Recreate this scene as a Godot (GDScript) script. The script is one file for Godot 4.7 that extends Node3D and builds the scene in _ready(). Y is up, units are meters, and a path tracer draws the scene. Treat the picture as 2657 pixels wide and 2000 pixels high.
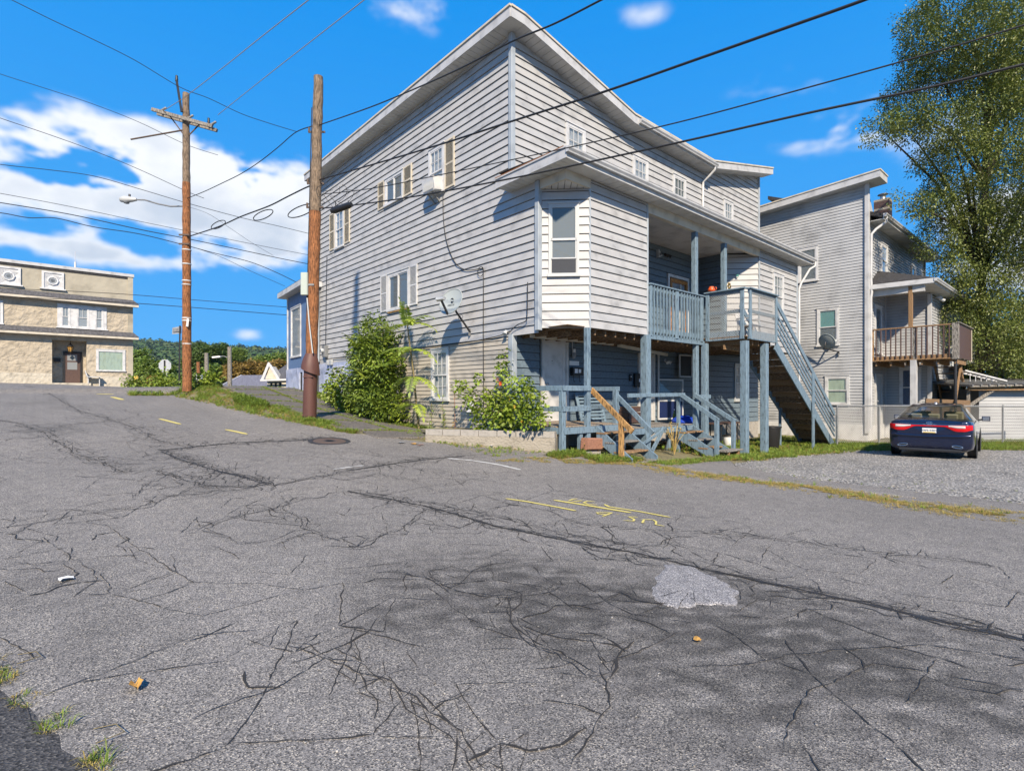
extends Node3D
# Street corner with a grey clapboard house. House frame: x = R (along the porch side), y = up, z = -L (L runs along the street, uphill).

const TURN := 48.35
const EYE := 1.6
var FB: Basis
var FBI: Basis
const ORG := Vector3(0, 0, -13.4)
var rng := RandomNumberGenerator.new()
var M := {}
var T := {}
var used := {}
var thing_at := {}

func P(r: float, l: float, y: float) -> Vector3:
	return Vector3(r, y, -l)

# a point given by metres to the right of the camera, metres in front of it and height, in the house frame
func X(x: float, d: float, y: float) -> Vector3:
	return FBI * (Vector3(x, y, -d) - ORG)

func rnd(a: float, b: float) -> float:
	return rng.randf_range(a, b)

func numbered(n: String) -> String:
	var k: int = used.get(n, 0)
	used[n] = k + 1
	return n if k == 0 else "%s_%03d" % [n, k]

func thing(called: String, label: String, category: String, at: Vector3, group := "", kind := "") -> Node3D:
	var o := Node3D.new()
	o.name = numbered(called)
	add_child(o)
	o.transform = Transform3D(FB, ORG + FB * at)
	thing_at[o] = at
	if label: o.set_meta("label", label)
	if category: o.set_meta("category", category)
	if group: o.set_meta("group", group)
	if kind: o.set_meta("kind", kind)
	return o

func sub(called: String, parent: Node3D, label := "") -> Node3D:
	var o := Node3D.new()
	o.name = called
	parent.add_child(o, true)
	thing_at[o] = thing_at[parent]
	if label: o.set_meta("label", label)
	return o

# a top-level thing that is one mesh
func solo(called: String, b: MB, m: Material, label: String, category: String, at: Vector3, group := "", kind := "") -> MeshInstance3D:
	var o := MeshInstance3D.new()
	o.name = numbered(called)
	o.mesh = b.done(at)
	o.material_override = m
	add_child(o)
	o.transform = Transform3D(FB, ORG + FB * at)
	thing_at[o] = at
	if label: o.set_meta("label", label)
	if category: o.set_meta("category", category)
	if group: o.set_meta("group", group)
	if kind: o.set_meta("kind", kind)
	return o

func part(called: String, b: MB, m: Material, parent: Node3D, label := "", kind := "") -> MeshInstance3D:
	var o := MeshInstance3D.new()
	o.name = called
	o.mesh = b.done(thing_at[parent])
	o.material_override = m
	parent.add_child(o, true)
	thing_at[o] = thing_at[parent]
	if label: o.set_meta("label", label)
	if kind: o.set_meta("kind", kind)
	return o

class MB:
	var v := PackedVector3Array()
	var n := PackedVector3Array()
	var c := PackedColorArray()
	var uv := PackedVector2Array()
	var ix := PackedInt32Array()
	var col := Color(1, 1, 1)
	var colored := false
	func tri(a: Vector3, b: Vector3, d: Vector3):
		var nn := (b - a).cross(d - a).normalized()
		var k := v.size()
		v.append(a); v.append(b); v.append(d)
		for i in 3:
			n.append(nn); c.append(col); uv.append(Vector2(0, 0))
		ix.append(k); ix.append(k + 2); ix.append(k + 1)
	# corners counter-clockwise seen from outside
	func quad(a: Vector3, b: Vector3, d: Vector3, e: Vector3):
		var nn := (d - a).cross(e - b).normalized()
		var k := v.size()
		v.append(a); v.append(b); v.append(d); v.append(e)
		uv.append(Vector2(0, 1)); uv.append(Vector2(1, 1)); uv.append(Vector2(1, 0)); uv.append(Vector2(0, 0))
		for i in 4:
			n.append(nn); c.append(col)
		for i in [0, 2, 1, 0, 3, 2]: ix.append(k + i)
	# box from a to b with axes u,w,t given by the corner o
	func obox(o: Vector3, u: Vector3, w: Vector3, t: Vector3):
		if u.cross(w).dot(t) < 0:
			var s := u; u = w; w = s
		quad(o + t, o + t + u, o + t + u + w, o + t + w)
		quad(o, o + w, o + w + u, o + u)
		quad(o, o + u, o + u + t, o + t)
		quad(o + w, o + w + t, o + w + t + u, o + w + u)
		quad(o, o + t, o + t + w, o + w)
		quad(o + u, o + u + w, o + u + w + t, o + u + t)
	func box(a: Vector3, b: Vector3):
		var lo := Vector3(min(a.x, b.x), min(a.y, b.y), min(a.z, b.z))
		var s := (b - a).abs()
		obox(lo, Vector3(s.x, 0, 0), Vector3(0, s.y, 0), Vector3(0, 0, s.z))
	# box with chamfered long edges between two points, w wide along side, h along the other axis
	func bar(a: Vector3, b: Vector3, w: float, h: float, side := Vector3.ZERO, ch := 0.0):
		var d := (b - a).normalized()
		var s := side
		if s == Vector3.ZERO: s = Vector3.UP.cross(d) if absf(d.y) < 0.95 else Vector3.RIGHT
		s = (s - d * s.dot(d)).normalized()
		var t := d.cross(s).normalized()
		if ch <= 0.0:
			obox(a - s * w / 2 - t * h / 2, s * w, t * h, b - a)
			return
		var ring: Array[Vector2] = [Vector2(w / 2 - ch, -h / 2), Vector2(w / 2, -h / 2 + ch), Vector2(w / 2, h / 2 - ch), Vector2(w / 2 - ch, h / 2), Vector2(-w / 2 + ch, h / 2), Vector2(-w / 2, h / 2 - ch), Vector2(-w / 2, -h / 2 + ch), Vector2(-w / 2 + ch, -h / 2)]
		for i in 8:
			var p := ring[i]; var q := ring[(i + 1) % 8]
			quad(a + s * p.x + t * p.y, a + s * q.x + t * q.y, b + s * q.x + t * q.y, b + s * p.x + t * p.y)
		for i in range(1, 7):
			tri(b + s * ring[0].x + t * ring[0].y, b + s * ring[i].x + t * ring[i].y, b + s * ring[i + 1].x + t * ring[i + 1].y)
			tri(a + s * ring[0].x + t * ring[0].y, a + s * ring[i + 1].x + t * ring[i + 1].y, a + s * ring[i].x + t * ring[i].y)
	# smooth tube through points
	func tube(pts: Array, rad, sides := 6, caps := true):
		var k0 := v.size()
		var m := pts.size()
		var s := Vector3.ZERO
		for i in m:
			var p: Vector3 = pts[i]
			var d: Vector3 = (pts[min(i + 1, m - 1)] - pts[max(i - 1, 0)]).normalized()
			if s == Vector3.ZERO:
				s = Vector3.UP.cross(d)
				if s.length() < 0.1: s = Vector3.RIGHT
			s = (s - d * s.dot(d)).normalized()
			var t := d.cross(s)
			var r: float = rad[i] if rad is Array else rad
			for j in sides:
				var a := TAU * j / sides
				var o := s * cos(a) + t * sin(a)
				v.append(p + o * r); n.append(o); c.append(col); uv.append(Vector2(float(j) / sides, float(i) / m))
		for i in m - 1:
			for j in sides:
				var a := k0 + i * sides + j
				var b := k0 + i * sides + (j + 1) % sides
				for q in [a, a + sides, b, b, a + sides, b + sides]: ix.append(q)
		if caps:
			for e in [0, m - 1]:
				var k := k0 + int(e) * sides
				var nn: Vector3 = ((pts[1] - pts[0]) * -1.0 if e == 0 else pts[m - 1] - pts[m - 2]).normalized()
				var kk := v.size()
				for j in sides:
					v.append(v[k + j]); n.append(nn); c.append(col); uv.append(Vector2.ZERO)
				for j in range(1, sides - 1):
					if e == 0:
						ix.append(kk); ix.append(kk + j); ix.append(kk + j + 1)
					else:
						ix.append(kk); ix.append(kk + j + 1); ix.append(kk + j)
	# flat polygon (convex) with thickness along t
	func slab(poly: Array, t: Vector3):
		var m := poly.size()
		var nn := Vector3.ZERO
		for i in m: nn += (poly[i] as Vector3).cross(poly[(i + 1) % m])
		if nn.dot(t) < 0: poly = poly.duplicate(); poly.reverse()
		for i in range(1, m - 1):
			tri(poly[0] + t, poly[i] + t, poly[i + 1] + t)
			tri(poly[0], poly[i + 1], poly[i])
		for i in m:
			var a: Vector3 = poly[i]; var b: Vector3 = poly[(i + 1) % m]
			quad(a, b, b + t, a + t)
	# grid of rows of points with smooth normals
	func sheet(rows: Array, cols = null, closed := false, flip := false):
		var h := rows.size()
		var w: int = rows[0].size()
		var k0 := v.size()
		for i in h:
			for j in w:
				var p: Vector3 = rows[i][j]
				var du: Vector3 = rows[i][(j + 1) % w if closed else min(j + 1, w - 1)] - rows[i][(j - 1 + w) % w if closed else max(j - 1, 0)]
				var dv: Vector3 = rows[min(i + 1, h - 1)][j] - rows[max(i - 1, 0)][j]
				var nn := du.cross(dv).normalized()
				v.append(p); n.append(-nn if flip else nn); uv.append(Vector2(float(j) / (w - 1), float(i) / (h - 1)))
				c.append(col if cols == null else cols[i][j])
		for i in h - 1:
			for j in (w if closed else w - 1):
				var a := k0 + i * w + j
				var b := k0 + i * w + (j + 1) % w
				if flip:
					for q in [a, b, a + w, b, b + w, a + w]: ix.append(q)
				else:
					for q in [a, a + w, b, b, a + w, b + w]: ix.append(q)
	func lathe(prof: Array, o: Vector3, axis := Vector3.UP, sides := 16):
		var s := axis.cross(Vector3.RIGHT)
		if s.length() < 0.1: s = axis.cross(Vector3.FORWARD)
		s = s.normalized()
		var t := axis.cross(s)
		var rows := []
		for p in prof:
			var row := []
			for j in sides:
				var a := TAU * j / sides
				row.append(o + axis * p.y + (s * cos(a) + t * sin(a)) * p.x)
			rows.append(row)
		sheet(rows, null, true)
	func done(at := Vector3.ZERO) -> ArrayMesh:
		var a := []
		a.resize(Mesh.ARRAY_MAX)
		var vv := v
		if at != Vector3.ZERO:
			vv = PackedVector3Array()
			vv.resize(v.size())
			for i in v.size(): vv[i] = v[i] - at
		a[Mesh.ARRAY_VERTEX] = vv
		a[Mesh.ARRAY_NORMAL] = n
		if colored: a[Mesh.ARRAY_COLOR] = c
		a[Mesh.ARRAY_INDEX] = ix
		var m := ArrayMesh.new()
		m.add_surface_from_arrays(Mesh.PRIMITIVE_TRIANGLES, a)
		return m

func lin(r: float, g: float, b: float) -> Color:
	return Color(r, g, b).linear_to_srgb()

func noise_tex(freq: float, oct: int, stops: Array, type := FastNoiseLite.TYPE_SIMPLEX_SMOOTH, size := 512, seed_ := 1, cell := -1) -> NoiseTexture2D:
	var f := FastNoiseLite.new()
	f.noise_type = type
	f.frequency = freq
	f.seed = seed_
	f.fractal_octaves = oct
	if oct <= 1: f.fractal_type = FastNoiseLite.FRACTAL_NONE
	if cell >= 0: f.cellular_return_type = cell
	var t := NoiseTexture2D.new()
	t.width = size; t.height = size
	t.seamless = true
	t.noise = f
	if stops.size() == 0:
		t.as_normal_map = true
		t.bump_strength = 6.0
	else:
		var g := Gradient.new()
		var off := PackedFloat32Array(); var cs := PackedColorArray()
		for s in stops:
			off.append(s[0])
			cs.append(Color(s[1], s[1], s[1]) if s.size() == 2 else Color(s[1], s[2], s[3]))
		g.offsets = off; g.colors = cs
		t.color_ramp = g
	return t

# base colour in linear values; tex multiplies it
func mk(key: String, r: float, g: float, b: float, rough := 0.8, tex = null, sc := Vector3.ONE, nrm = null, ns := 0.5, metal := 0.0, vcol := false) -> StandardMaterial3D:
	var m := StandardMaterial3D.new()
	m.resource_name = key
	m.albedo_color = lin(r, g, b)
	m.roughness = rough
	m.metallic = metal
	if tex != null: m.albedo_texture = T[tex]
	if nrm != null:
		m.normal_enabled = true
		m.normal_texture = T[nrm]
		m.normal_scale = ns
	if tex != null or nrm != null:
		m.uv1_triplanar = true
		m.uv1_world_triplanar = false
		m.uv1_scale = sc
		m.uv1_triplanar_sharpness = 4.0
	if vcol: m.vertex_color_use_as_albedo = true
	M[key] = m
	return m

func textures():
	T.mottle = noise_tex(0.008, 5, [[0.0, 0.80], [0.45, 0.95], [1.0, 1.0]], FastNoiseLite.TYPE_SIMPLEX_SMOOTH, 512, 3)
	T.weather = noise_tex(0.012, 5, [[0.0, 0.80], [0.25, 0.93], [0.5, 0.98], [1.0, 1.0]], FastNoiseLite.TYPE_SIMPLEX_SMOOTH, 512, 7)
	T.peel = noise_tex(0.03, 4, [[0.0, 0.74], [0.25, 0.9], [0.5, 0.97], [0.8, 1.0], [1.0, 0.92]], FastNoiseLite.TYPE_SIMPLEX_SMOOTH, 512, 9)
	T.flake = noise_tex(0.025, 5, [[0.0, 0.55, 0.5, 0.45], [0.22, 0.8, 0.8, 0.8], [0.45, 0.95, 0.95, 0.95], [0.75, 1.0, 1.0, 1.0], [1.0, 0.84, 0.84, 0.84]], FastNoiseLite.TYPE_SIMPLEX_SMOOTH, 512, 29)
	T.grain = noise_tex(0.03, 4, [[0.0, 0.18], [0.3, 0.6], [0.6, 0.95], [1.0, 1.0]], FastNoiseLite.TYPE_SIMPLEX_SMOOTH, 512, 5)
	T.stone = noise_tex(0.11, 1, [[0.0, 0.34, 0.34, 0.345], [0.22, 0.54, 0.535, 0.53], [0.5, 0.66, 0.655, 0.65], [0.78, 0.76, 0.75, 0.74], [0.93, 0.88, 0.86, 0.82], [1.0, 1.0, 0.98, 0.93]], FastNoiseLite.TYPE_CELLULAR, 1024, 11, FastNoiseLite.RETURN_CELL_VALUE)
	T.stone_n = noise_tex(0.11, 1, [], FastNoiseLite.TYPE_CELLULAR, 1024, 11, FastNoiseLite.RETURN_DISTANCE)
	T.fine_n = noise_tex(0.06, 4, [], FastNoiseLite.TYPE_SIMPLEX_SMOOTH, 512, 13)
	T.stucco_n = noise_tex(0.02, 4, [], FastNoiseLite.TYPE_SIMPLEX_SMOOTH, 512, 17)
	T.wave_n = noise_tex(0.004, 2, [], FastNoiseLite.TYPE_SIMPLEX_SMOOTH, 256, 19)
	T.tile = noise_tex(0.05, 2, [[0.0, 0.55], [0.5, 0.8], [1.0, 1.0]], FastNoiseLite.TYPE_CELLULAR, 512, 23, FastNoiseLite.RETURN_CELL_VALUE)

func materials():
	var gr := Vector3(0.35, 0.35, 0.35)
	mk("siding", 0.42, 0.425, 0.43, 0.55, "weather", Vector3(0.22, 0.3, 0.22), "wave_n", 0.12)
	mk("siding_b", 0.395, 0.405, 0.415, 0.55, "weather", Vector3(0.2, 0.4, 0.2), "wave_n", 0.12)
	mk("siding_blue", 0.13, 0.18, 0.225, 0.6, "peel", Vector3(0.5, 0.8, 0.5))
	mk("siding_beige", 0.43, 0.395, 0.335, 0.55, "weather", Vector3(0.25, 0.4, 0.25))
	mk("siding_vinyl", 0.42, 0.435, 0.45, 0.5, "mottle", Vector3(0.2, 0.2, 0.2))
	mk("wall_core", 0.05, 0.055, 0.06, 0.9)
	mk("trim", 0.50, 0.51, 0.52, 0.5, "mottle", Vector3(0.4, 0.4, 0.4))
	mk("trim_grey", 0.36, 0.41, 0.46, 0.55, "mottle", Vector3(0.4, 0.4, 0.4))
	mk("soffit", 0.55, 0.55, 0.54, 0.6, "mottle", Vector3(0.3, 0.3, 0.3))
	mk("white", 0.60, 0.61, 0.62, 0.45, "mottle", Vector3(0.5, 0.5, 0.5))
	mk("door_white", 0.56, 0.56, 0.55, 0.45, "mottle", Vector3(0.5, 0.5, 0.5))
	mk("cream", 0.58, 0.53, 0.43, 0.6, "mottle", Vector3(0.4, 0.4, 0.4))
	mk("rust", 0.25, 0.11, 0.045, 0.85, "peel", Vector3(1, 1, 1))
	mk("roofing", 0.05, 0.05, 0.055, 0.9, "tile", Vector3(0.8, 0.8, 0.8), "fine_n", 0.4)
	mk("roof_grey", 0.13, 0.13, 0.14, 0.9, "tile", Vector3(0.6, 0.6, 0.6), "fine_n", 0.4)
	mk("blue_wood", 0.16, 0.235, 0.30, 0.65, "flake", Vector3(1.1, 0.3, 1.1), "fine_n", 0.15)
	mk("blue_panel", 0.10, 0.18, 0.34, 0.6, "peel", Vector3(1.2, 0.2, 1.2))
	mk("blue_pale", 0.40, 0.45, 0.60, 0.75, "peel", Vector3(0.35, 0.08, 0.35), "fine_n", 0.3)
	mk("new_wood", 0.52, 0.30, 0.11, 0.65, "grain", Vector3(2.0, 0.3, 2.0))
	mk("old_wood", 0.36, 0.22, 0.11, 0.85, "grain", Vector3(0.5, 3.0, 3.0), "fine_n", 0.5)
	mk("old_wood2", 0.25, 0.16, 0.09, 0.85, "grain", Vector3(3.0, 3.0, 0.5), "fine_n", 0.5)
	mk("grey_wood", 0.30, 0.28, 0.25, 0.85, "grain", Vector3(2.0, 0.3, 2.0), "fine_n", 0.4)
	mk("brown_paint", 0.085, 0.05, 0.042, 0.6, "peel", Vector3(1, 0.3, 1))
	mk("orange_wood", 0.55, 0.22, 0.03, 0.5, "grain", Vector3(2, 0.4, 2))
	mk("pole_wood", 0.34, 0.14, 0.055, 0.9, "grain", Vector3(3.0, 0.22, 3.0), "fine_n", 0.9)
	mk("pole_wood_grey", 0.27, 0.20, 0.14, 0.9, "grain", Vector3(3.0, 0.22, 3.0), "fine_n", 0.9)
	mk("conduit", 0.105, 0.045, 0.035, 0.6, "mottle", Vector3(0.8, 0.3, 0.8))
	mk("black", 0.012, 0.012, 0.013, 0.5)
	mk("wire", 0.012, 0.012, 0.013, 0.6)
	mk("wire_pale", 0.30, 0.27, 0.25, 0.6)
	mk("metal", 0.42, 0.43, 0.44, 0.35, "mottle", Vector3(1, 1, 1), null, 0.5, 0.7)
	mk("galv", 0.26, 0.27, 0.275, 0.5, "mottle", Vector3(1, 1, 1), null, 0.5, 0.4)
	mk("grey_plastic", 0.42, 0.44, 0.45, 0.5)
	mk("green_grey", 0.38, 0.44, 0.40, 0.5)
	mk("dish", 0.34, 0.38, 0.38, 0.45)
	mk("dark_plastic", 0.02, 0.02, 0.022, 0.45)
	mk("glass_dark", 0.02, 0.025, 0.03, 0.04)
	mk("blind", 0.20, 0.22, 0.24, 0.8)
	mk("curtain", 0.36, 0.38, 0.40, 0.9, "grain", Vector3(4, 0.2, 4))
	mk("curtain_dark", 0.05, 0.055, 0.065, 0.9, "peel", Vector3(2, 2, 2))
	mk("curtain_teal", 0.06, 0.21, 0.20, 0.9, "peel", Vector3(1, 1, 1))
	mk("curtain_blue", 0.02, 0.04, 0.12, 0.9, "peel", Vector3(3, 3, 3))
	mk("curtain_green", 0.30, 0.38, 0.28, 0.9, "mottle", Vector3(1, 0.3, 1))
	mk("screen", 0.06, 0.065, 0.07, 0.7)
	mk("concrete", 0.33, 0.30, 0.25, 0.9, "weather", Vector3(0.5, 0.5, 0.5), "fine_n", 0.6)
	mk("block", 0.36, 0.34, 0.31, 0.9, "weather", Vector3(1, 1, 1), "fine_n", 0.6)
	mk("brick_red", 0.33, 0.16, 0.105, 0.9, "peel", Vector3(1, 1, 1), "fine_n", 0.6)
	mk("stucco", 0.42, 0.37, 0.29, 0.95, "weather", Vector3(0.2, 0.2, 0.2), "stucco_n", 1.2)
	mk("stucco_grey", 0.40, 0.37, 0.295, 0.9, "mottle", Vector3(0.15, 0.15, 0.15), "stucco_n", 0.25)
	mk("stucco_pale", 0.52, 0.48, 0.40, 0.95, "mottle", Vector3(0.3, 0.3, 0.3), "stucco_n", 1.0)
	mk("asphalt", 0.52, 0.505, 0.49, 0.92, "stone", Vector3(1.3, 1.3, 1.3), "stone_n", 0.9, 0.0, true)
	mk("asphalt_new", 0.135, 0.135, 0.14, 0.9, "stone", Vector3(0.9, 0.9, 0.9), "stone_n", 0.8)
	mk("patch", 0.60, 0.60, 0.625, 0.92, "stone", Vector3(1.3, 1.3, 1.3), "stone_n", 0.6, 0.0, true)
	mk("crack", 0.022, 0.021, 0.021, 0.95)
	mk("tar", 0.028, 0.028, 0.03, 0.7)
	mk("slab_asphalt", 0.31, 0.29, 0.265, 0.95, "stone", Vector3(0.7, 0.7, 0.7), "stone_n", 0.5, 0.0, true)
	mk("gravel", 0.66, 0.66, 0.65, 0.95, "stone", Vector3(0.35, 0.35, 0.35), "stone_n", 1.0, 0.0, true)
	mk("earth", 0.21, 0.19, 0.115, 0.95, "peel", Vector3(0.3, 0.3, 0.3), "fine_n", 0.6, 0.0, true)
	mk("paint_yellow", 0.62, 0.53, 0.15, 0.85, "peel", Vector3(2, 2, 2))
	mk("paint_white", 0.5, 0.5, 0.48, 0.85, "peel", Vector3(2, 2, 2))
	mk("iron", 0.10, 0.07, 0.055, 0.7, "peel", Vector3(2, 2, 2))
	mk("chain", 0.36, 0.36, 0.35, 0.5, null, Vector3.ONE, null, 0.5, 0.3)
	mk("bark", 0.075, 0.058, 0.042, 0.95, "grain", Vector3(3, 0.4, 3), "fine_n", 0.8)
	mk("twig", 0.16, 0.13, 0.06, 0.9)
	mk("car_blue", 0.007, 0.013, 0.045, 0.25, null, Vector3.ONE, null, 0.5, 0.45)
	M.car_blue.clearcoat_enabled = true
	M.car_blue.clearcoat = 1.0
	M.car_blue.clearcoat_roughness = 0.04
	mk("chrome", 0.75, 0.76, 0.77, 0.1, null, Vector3.ONE, null, 0.5, 1.0)
	mk("lamp_red", 0.55, 0.008, 0.012, 0.12)
	mk("lamp_white", 0.62, 0.55, 0.53, 0.15)
	mk("rubber", 0.018, 0.018, 0.018, 0.85)
	mk("beige_seat", 0.40, 0.38, 0.24, 0.8)
	mk("plate", 0.70, 0.71, 0.70, 0.5)
	mk("plate_yellow", 0.72, 0.50, 0.05, 0.5)
	mk("navy", 0.01, 0.02, 0.08, 0.5)
	mk("shingle_purple", 0.22, 0.22, 0.27, 0.9, "tile", Vector3(0.5, 0.5, 0.5))
	mk("blue_tarp", 0.01, 0.05, 0.42, 0.4)
	mk("orange_pot", 0.62, 0.095, 0.02, 0.35)
	mk("yellow_thing", 0.65, 0.45, 0.08, 0.6)
	mk("sign_back", 0.52, 0.54, 0.56, 0.45, "mottle", Vector3(1, 1, 1), null, 0.5, 0.3)
	mk("litter_white", 0.75, 0.75, 0.75, 0.7)
	mk("loose_stone", 0.42, 0.41, 0.40, 0.9, null, Vector3.ONE, null, 0.5, 0.0, true)
	mk("dry_leaf", 0.50, 0.27, 0.06, 0.8)
	for g in [["pane", 0.03, 0.12], ["pane_clear", 0.03, 0.10]]:
		var p := StandardMaterial3D.new()
		p.resource_name = g[0]
		p.albedo_color = Color(0.75, 0.85, 0.9, g[2])
		p.transparency = BaseMaterial3D.TRANSPARENCY_ALPHA
		p.roughness = g[1]
		p.metallic_specular = 0.6
		M[g[0]] = p
	for f in [["leaf", 0.19, 0.26, 0.045, 0.5], ["leaf_dark", 0.10, 0.155, 0.03, 0.5], ["leaf_bright", 0.26, 0.33, 0.04, 0.55], ["leaf_olive", 0.20, 0.225, 0.065, 0.45], ["leaf_pale", 0.25, 0.28, 0.09, 0.45], ["leaf_rust", 0.26, 0.16, 0.03, 0.7], ["grass_green", 0.20, 0.26, 0.035, 0.7], ["grass_dry", 0.48, 0.35, 0.125, 0.85], ["wood_far", 0.07, 0.115, 0.03, 0.8]]:
		var m := mk(f[0], f[1], f[2], f[3], f[4], null, Vector3.ONE, null, 0.5, 0.0, true)
		m.backlight_enabled = true
		m.backlight = lin(f[1] * 0.8, f[2] * 0.9, f[3] * 0.5)

const RK := [-45, -20, -9, -5, -3.9, -2.5, 0, 2, 6, 11, 16, 40]
const LK := [-40, -25, -10, -6, -3, -1.8, 0, 1.6, 3.5, 5.5, 8.2, 10.4, 12, 14, 18, 24, 30, 36, 45, 60]
const HT := [
[-1.2, -1.0, -0.9, -0.9, -0.9, -0.9, -0.9, -0.9, -0.9, -0.9, -0.9, -0.9],
[-0.5, -0.45, -0.4, -0.35, -0.35, -0.35, -0.35, -0.35, -0.4, -0.4, -0.4, -0.5],
[0.15, 0.05, 0.0, -0.02, -0.05, -0.05, -0.05, -0.08, -0.1, -0.14, -0.18, -0.3],
[0.25, 0.12, 0.08, 0.05, 0.03, 0.02, 0.0, -0.05, -0.1, -0.18, -0.22, -0.3],
[0.4, 0.25, 0.2, 0.15, 0.15, 0.14, 0.12, 0.0, -0.13, -0.3, -0.27, -0.3],
[0.5, 0.35, 0.3, 0.28, 0.28, 0.28, 0.28, 0.1, -0.05, -0.25, -0.2, -0.3],
[0.65, 0.5, 0.45, 0.42, 0.42, 0.42, 0.42, 0.2, 0.0, -0.2, -0.2, -0.3],
[0.75, 0.65, 0.58, 0.53, 0.54, 0.54, 0.45, 0.3, 0.0, -0.2, -0.2, -0.3],
[0.9, 0.9, 0.82, 0.77, 0.82, 0.77, 0.5, 0.4, 0.1, -0.1, -0.2, -0.3],
[1.1, 1.05, 0.98, 0.92, 1.0, 0.95, 0.62, 0.5, 0.2, 0.0, -0.1, -0.2],
[1.3, 1.2, 1.15, 1.08, 1.25, 1.2, 0.9, 0.7, 0.4, 0.2, 0.1, 0.0],
[1.5, 1.35, 1.3, 1.25, 1.5, 1.48, 1.25, 1.0, 0.8, 0.6, 0.5, 0.3],
[1.65, 1.5, 1.42, 1.38, 1.68, 1.68, 1.6, 1.5, 1.3, 1.1, 1.0, 0.7],
[1.8, 1.65, 1.55, 1.5, 1.9, 1.9, 1.82, 1.7, 1.6, 1.4, 1.3, 1.0],
[2.05, 1.9, 1.8, 1.7, 1.93, 1.93, 1.88, 1.8, 1.7, 1.6, 1.5, 1.2],
[2.3, 2.15, 2.0, 1.85, 1.88, 1.88, 1.85, 1.8, 1.7, 1.6, 1.5, 1.2],
[2.5, 2.35, 2.15, 2.0, 1.95, 1.9, 1.8, 1.75, 1.6, 1.5, 1.4, 1.0],
[2.6, 2.45, 2.25, 2.1, 1.98, 1.85, 1.65, 1.5, 1.3, 1.2, 1.0, 0.6],
[2.5, 2.2, 2.0, 1.8, 1.5, 1.2, 1.0, 0.9, 0.7, 0.5, 0.3, 0.0],
[1.0, 0.5, 0.0, -0.3, -0.6, -0.8, -1.0, -1.2, -1.4, -1.6, -2.0, -3.0]]
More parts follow.
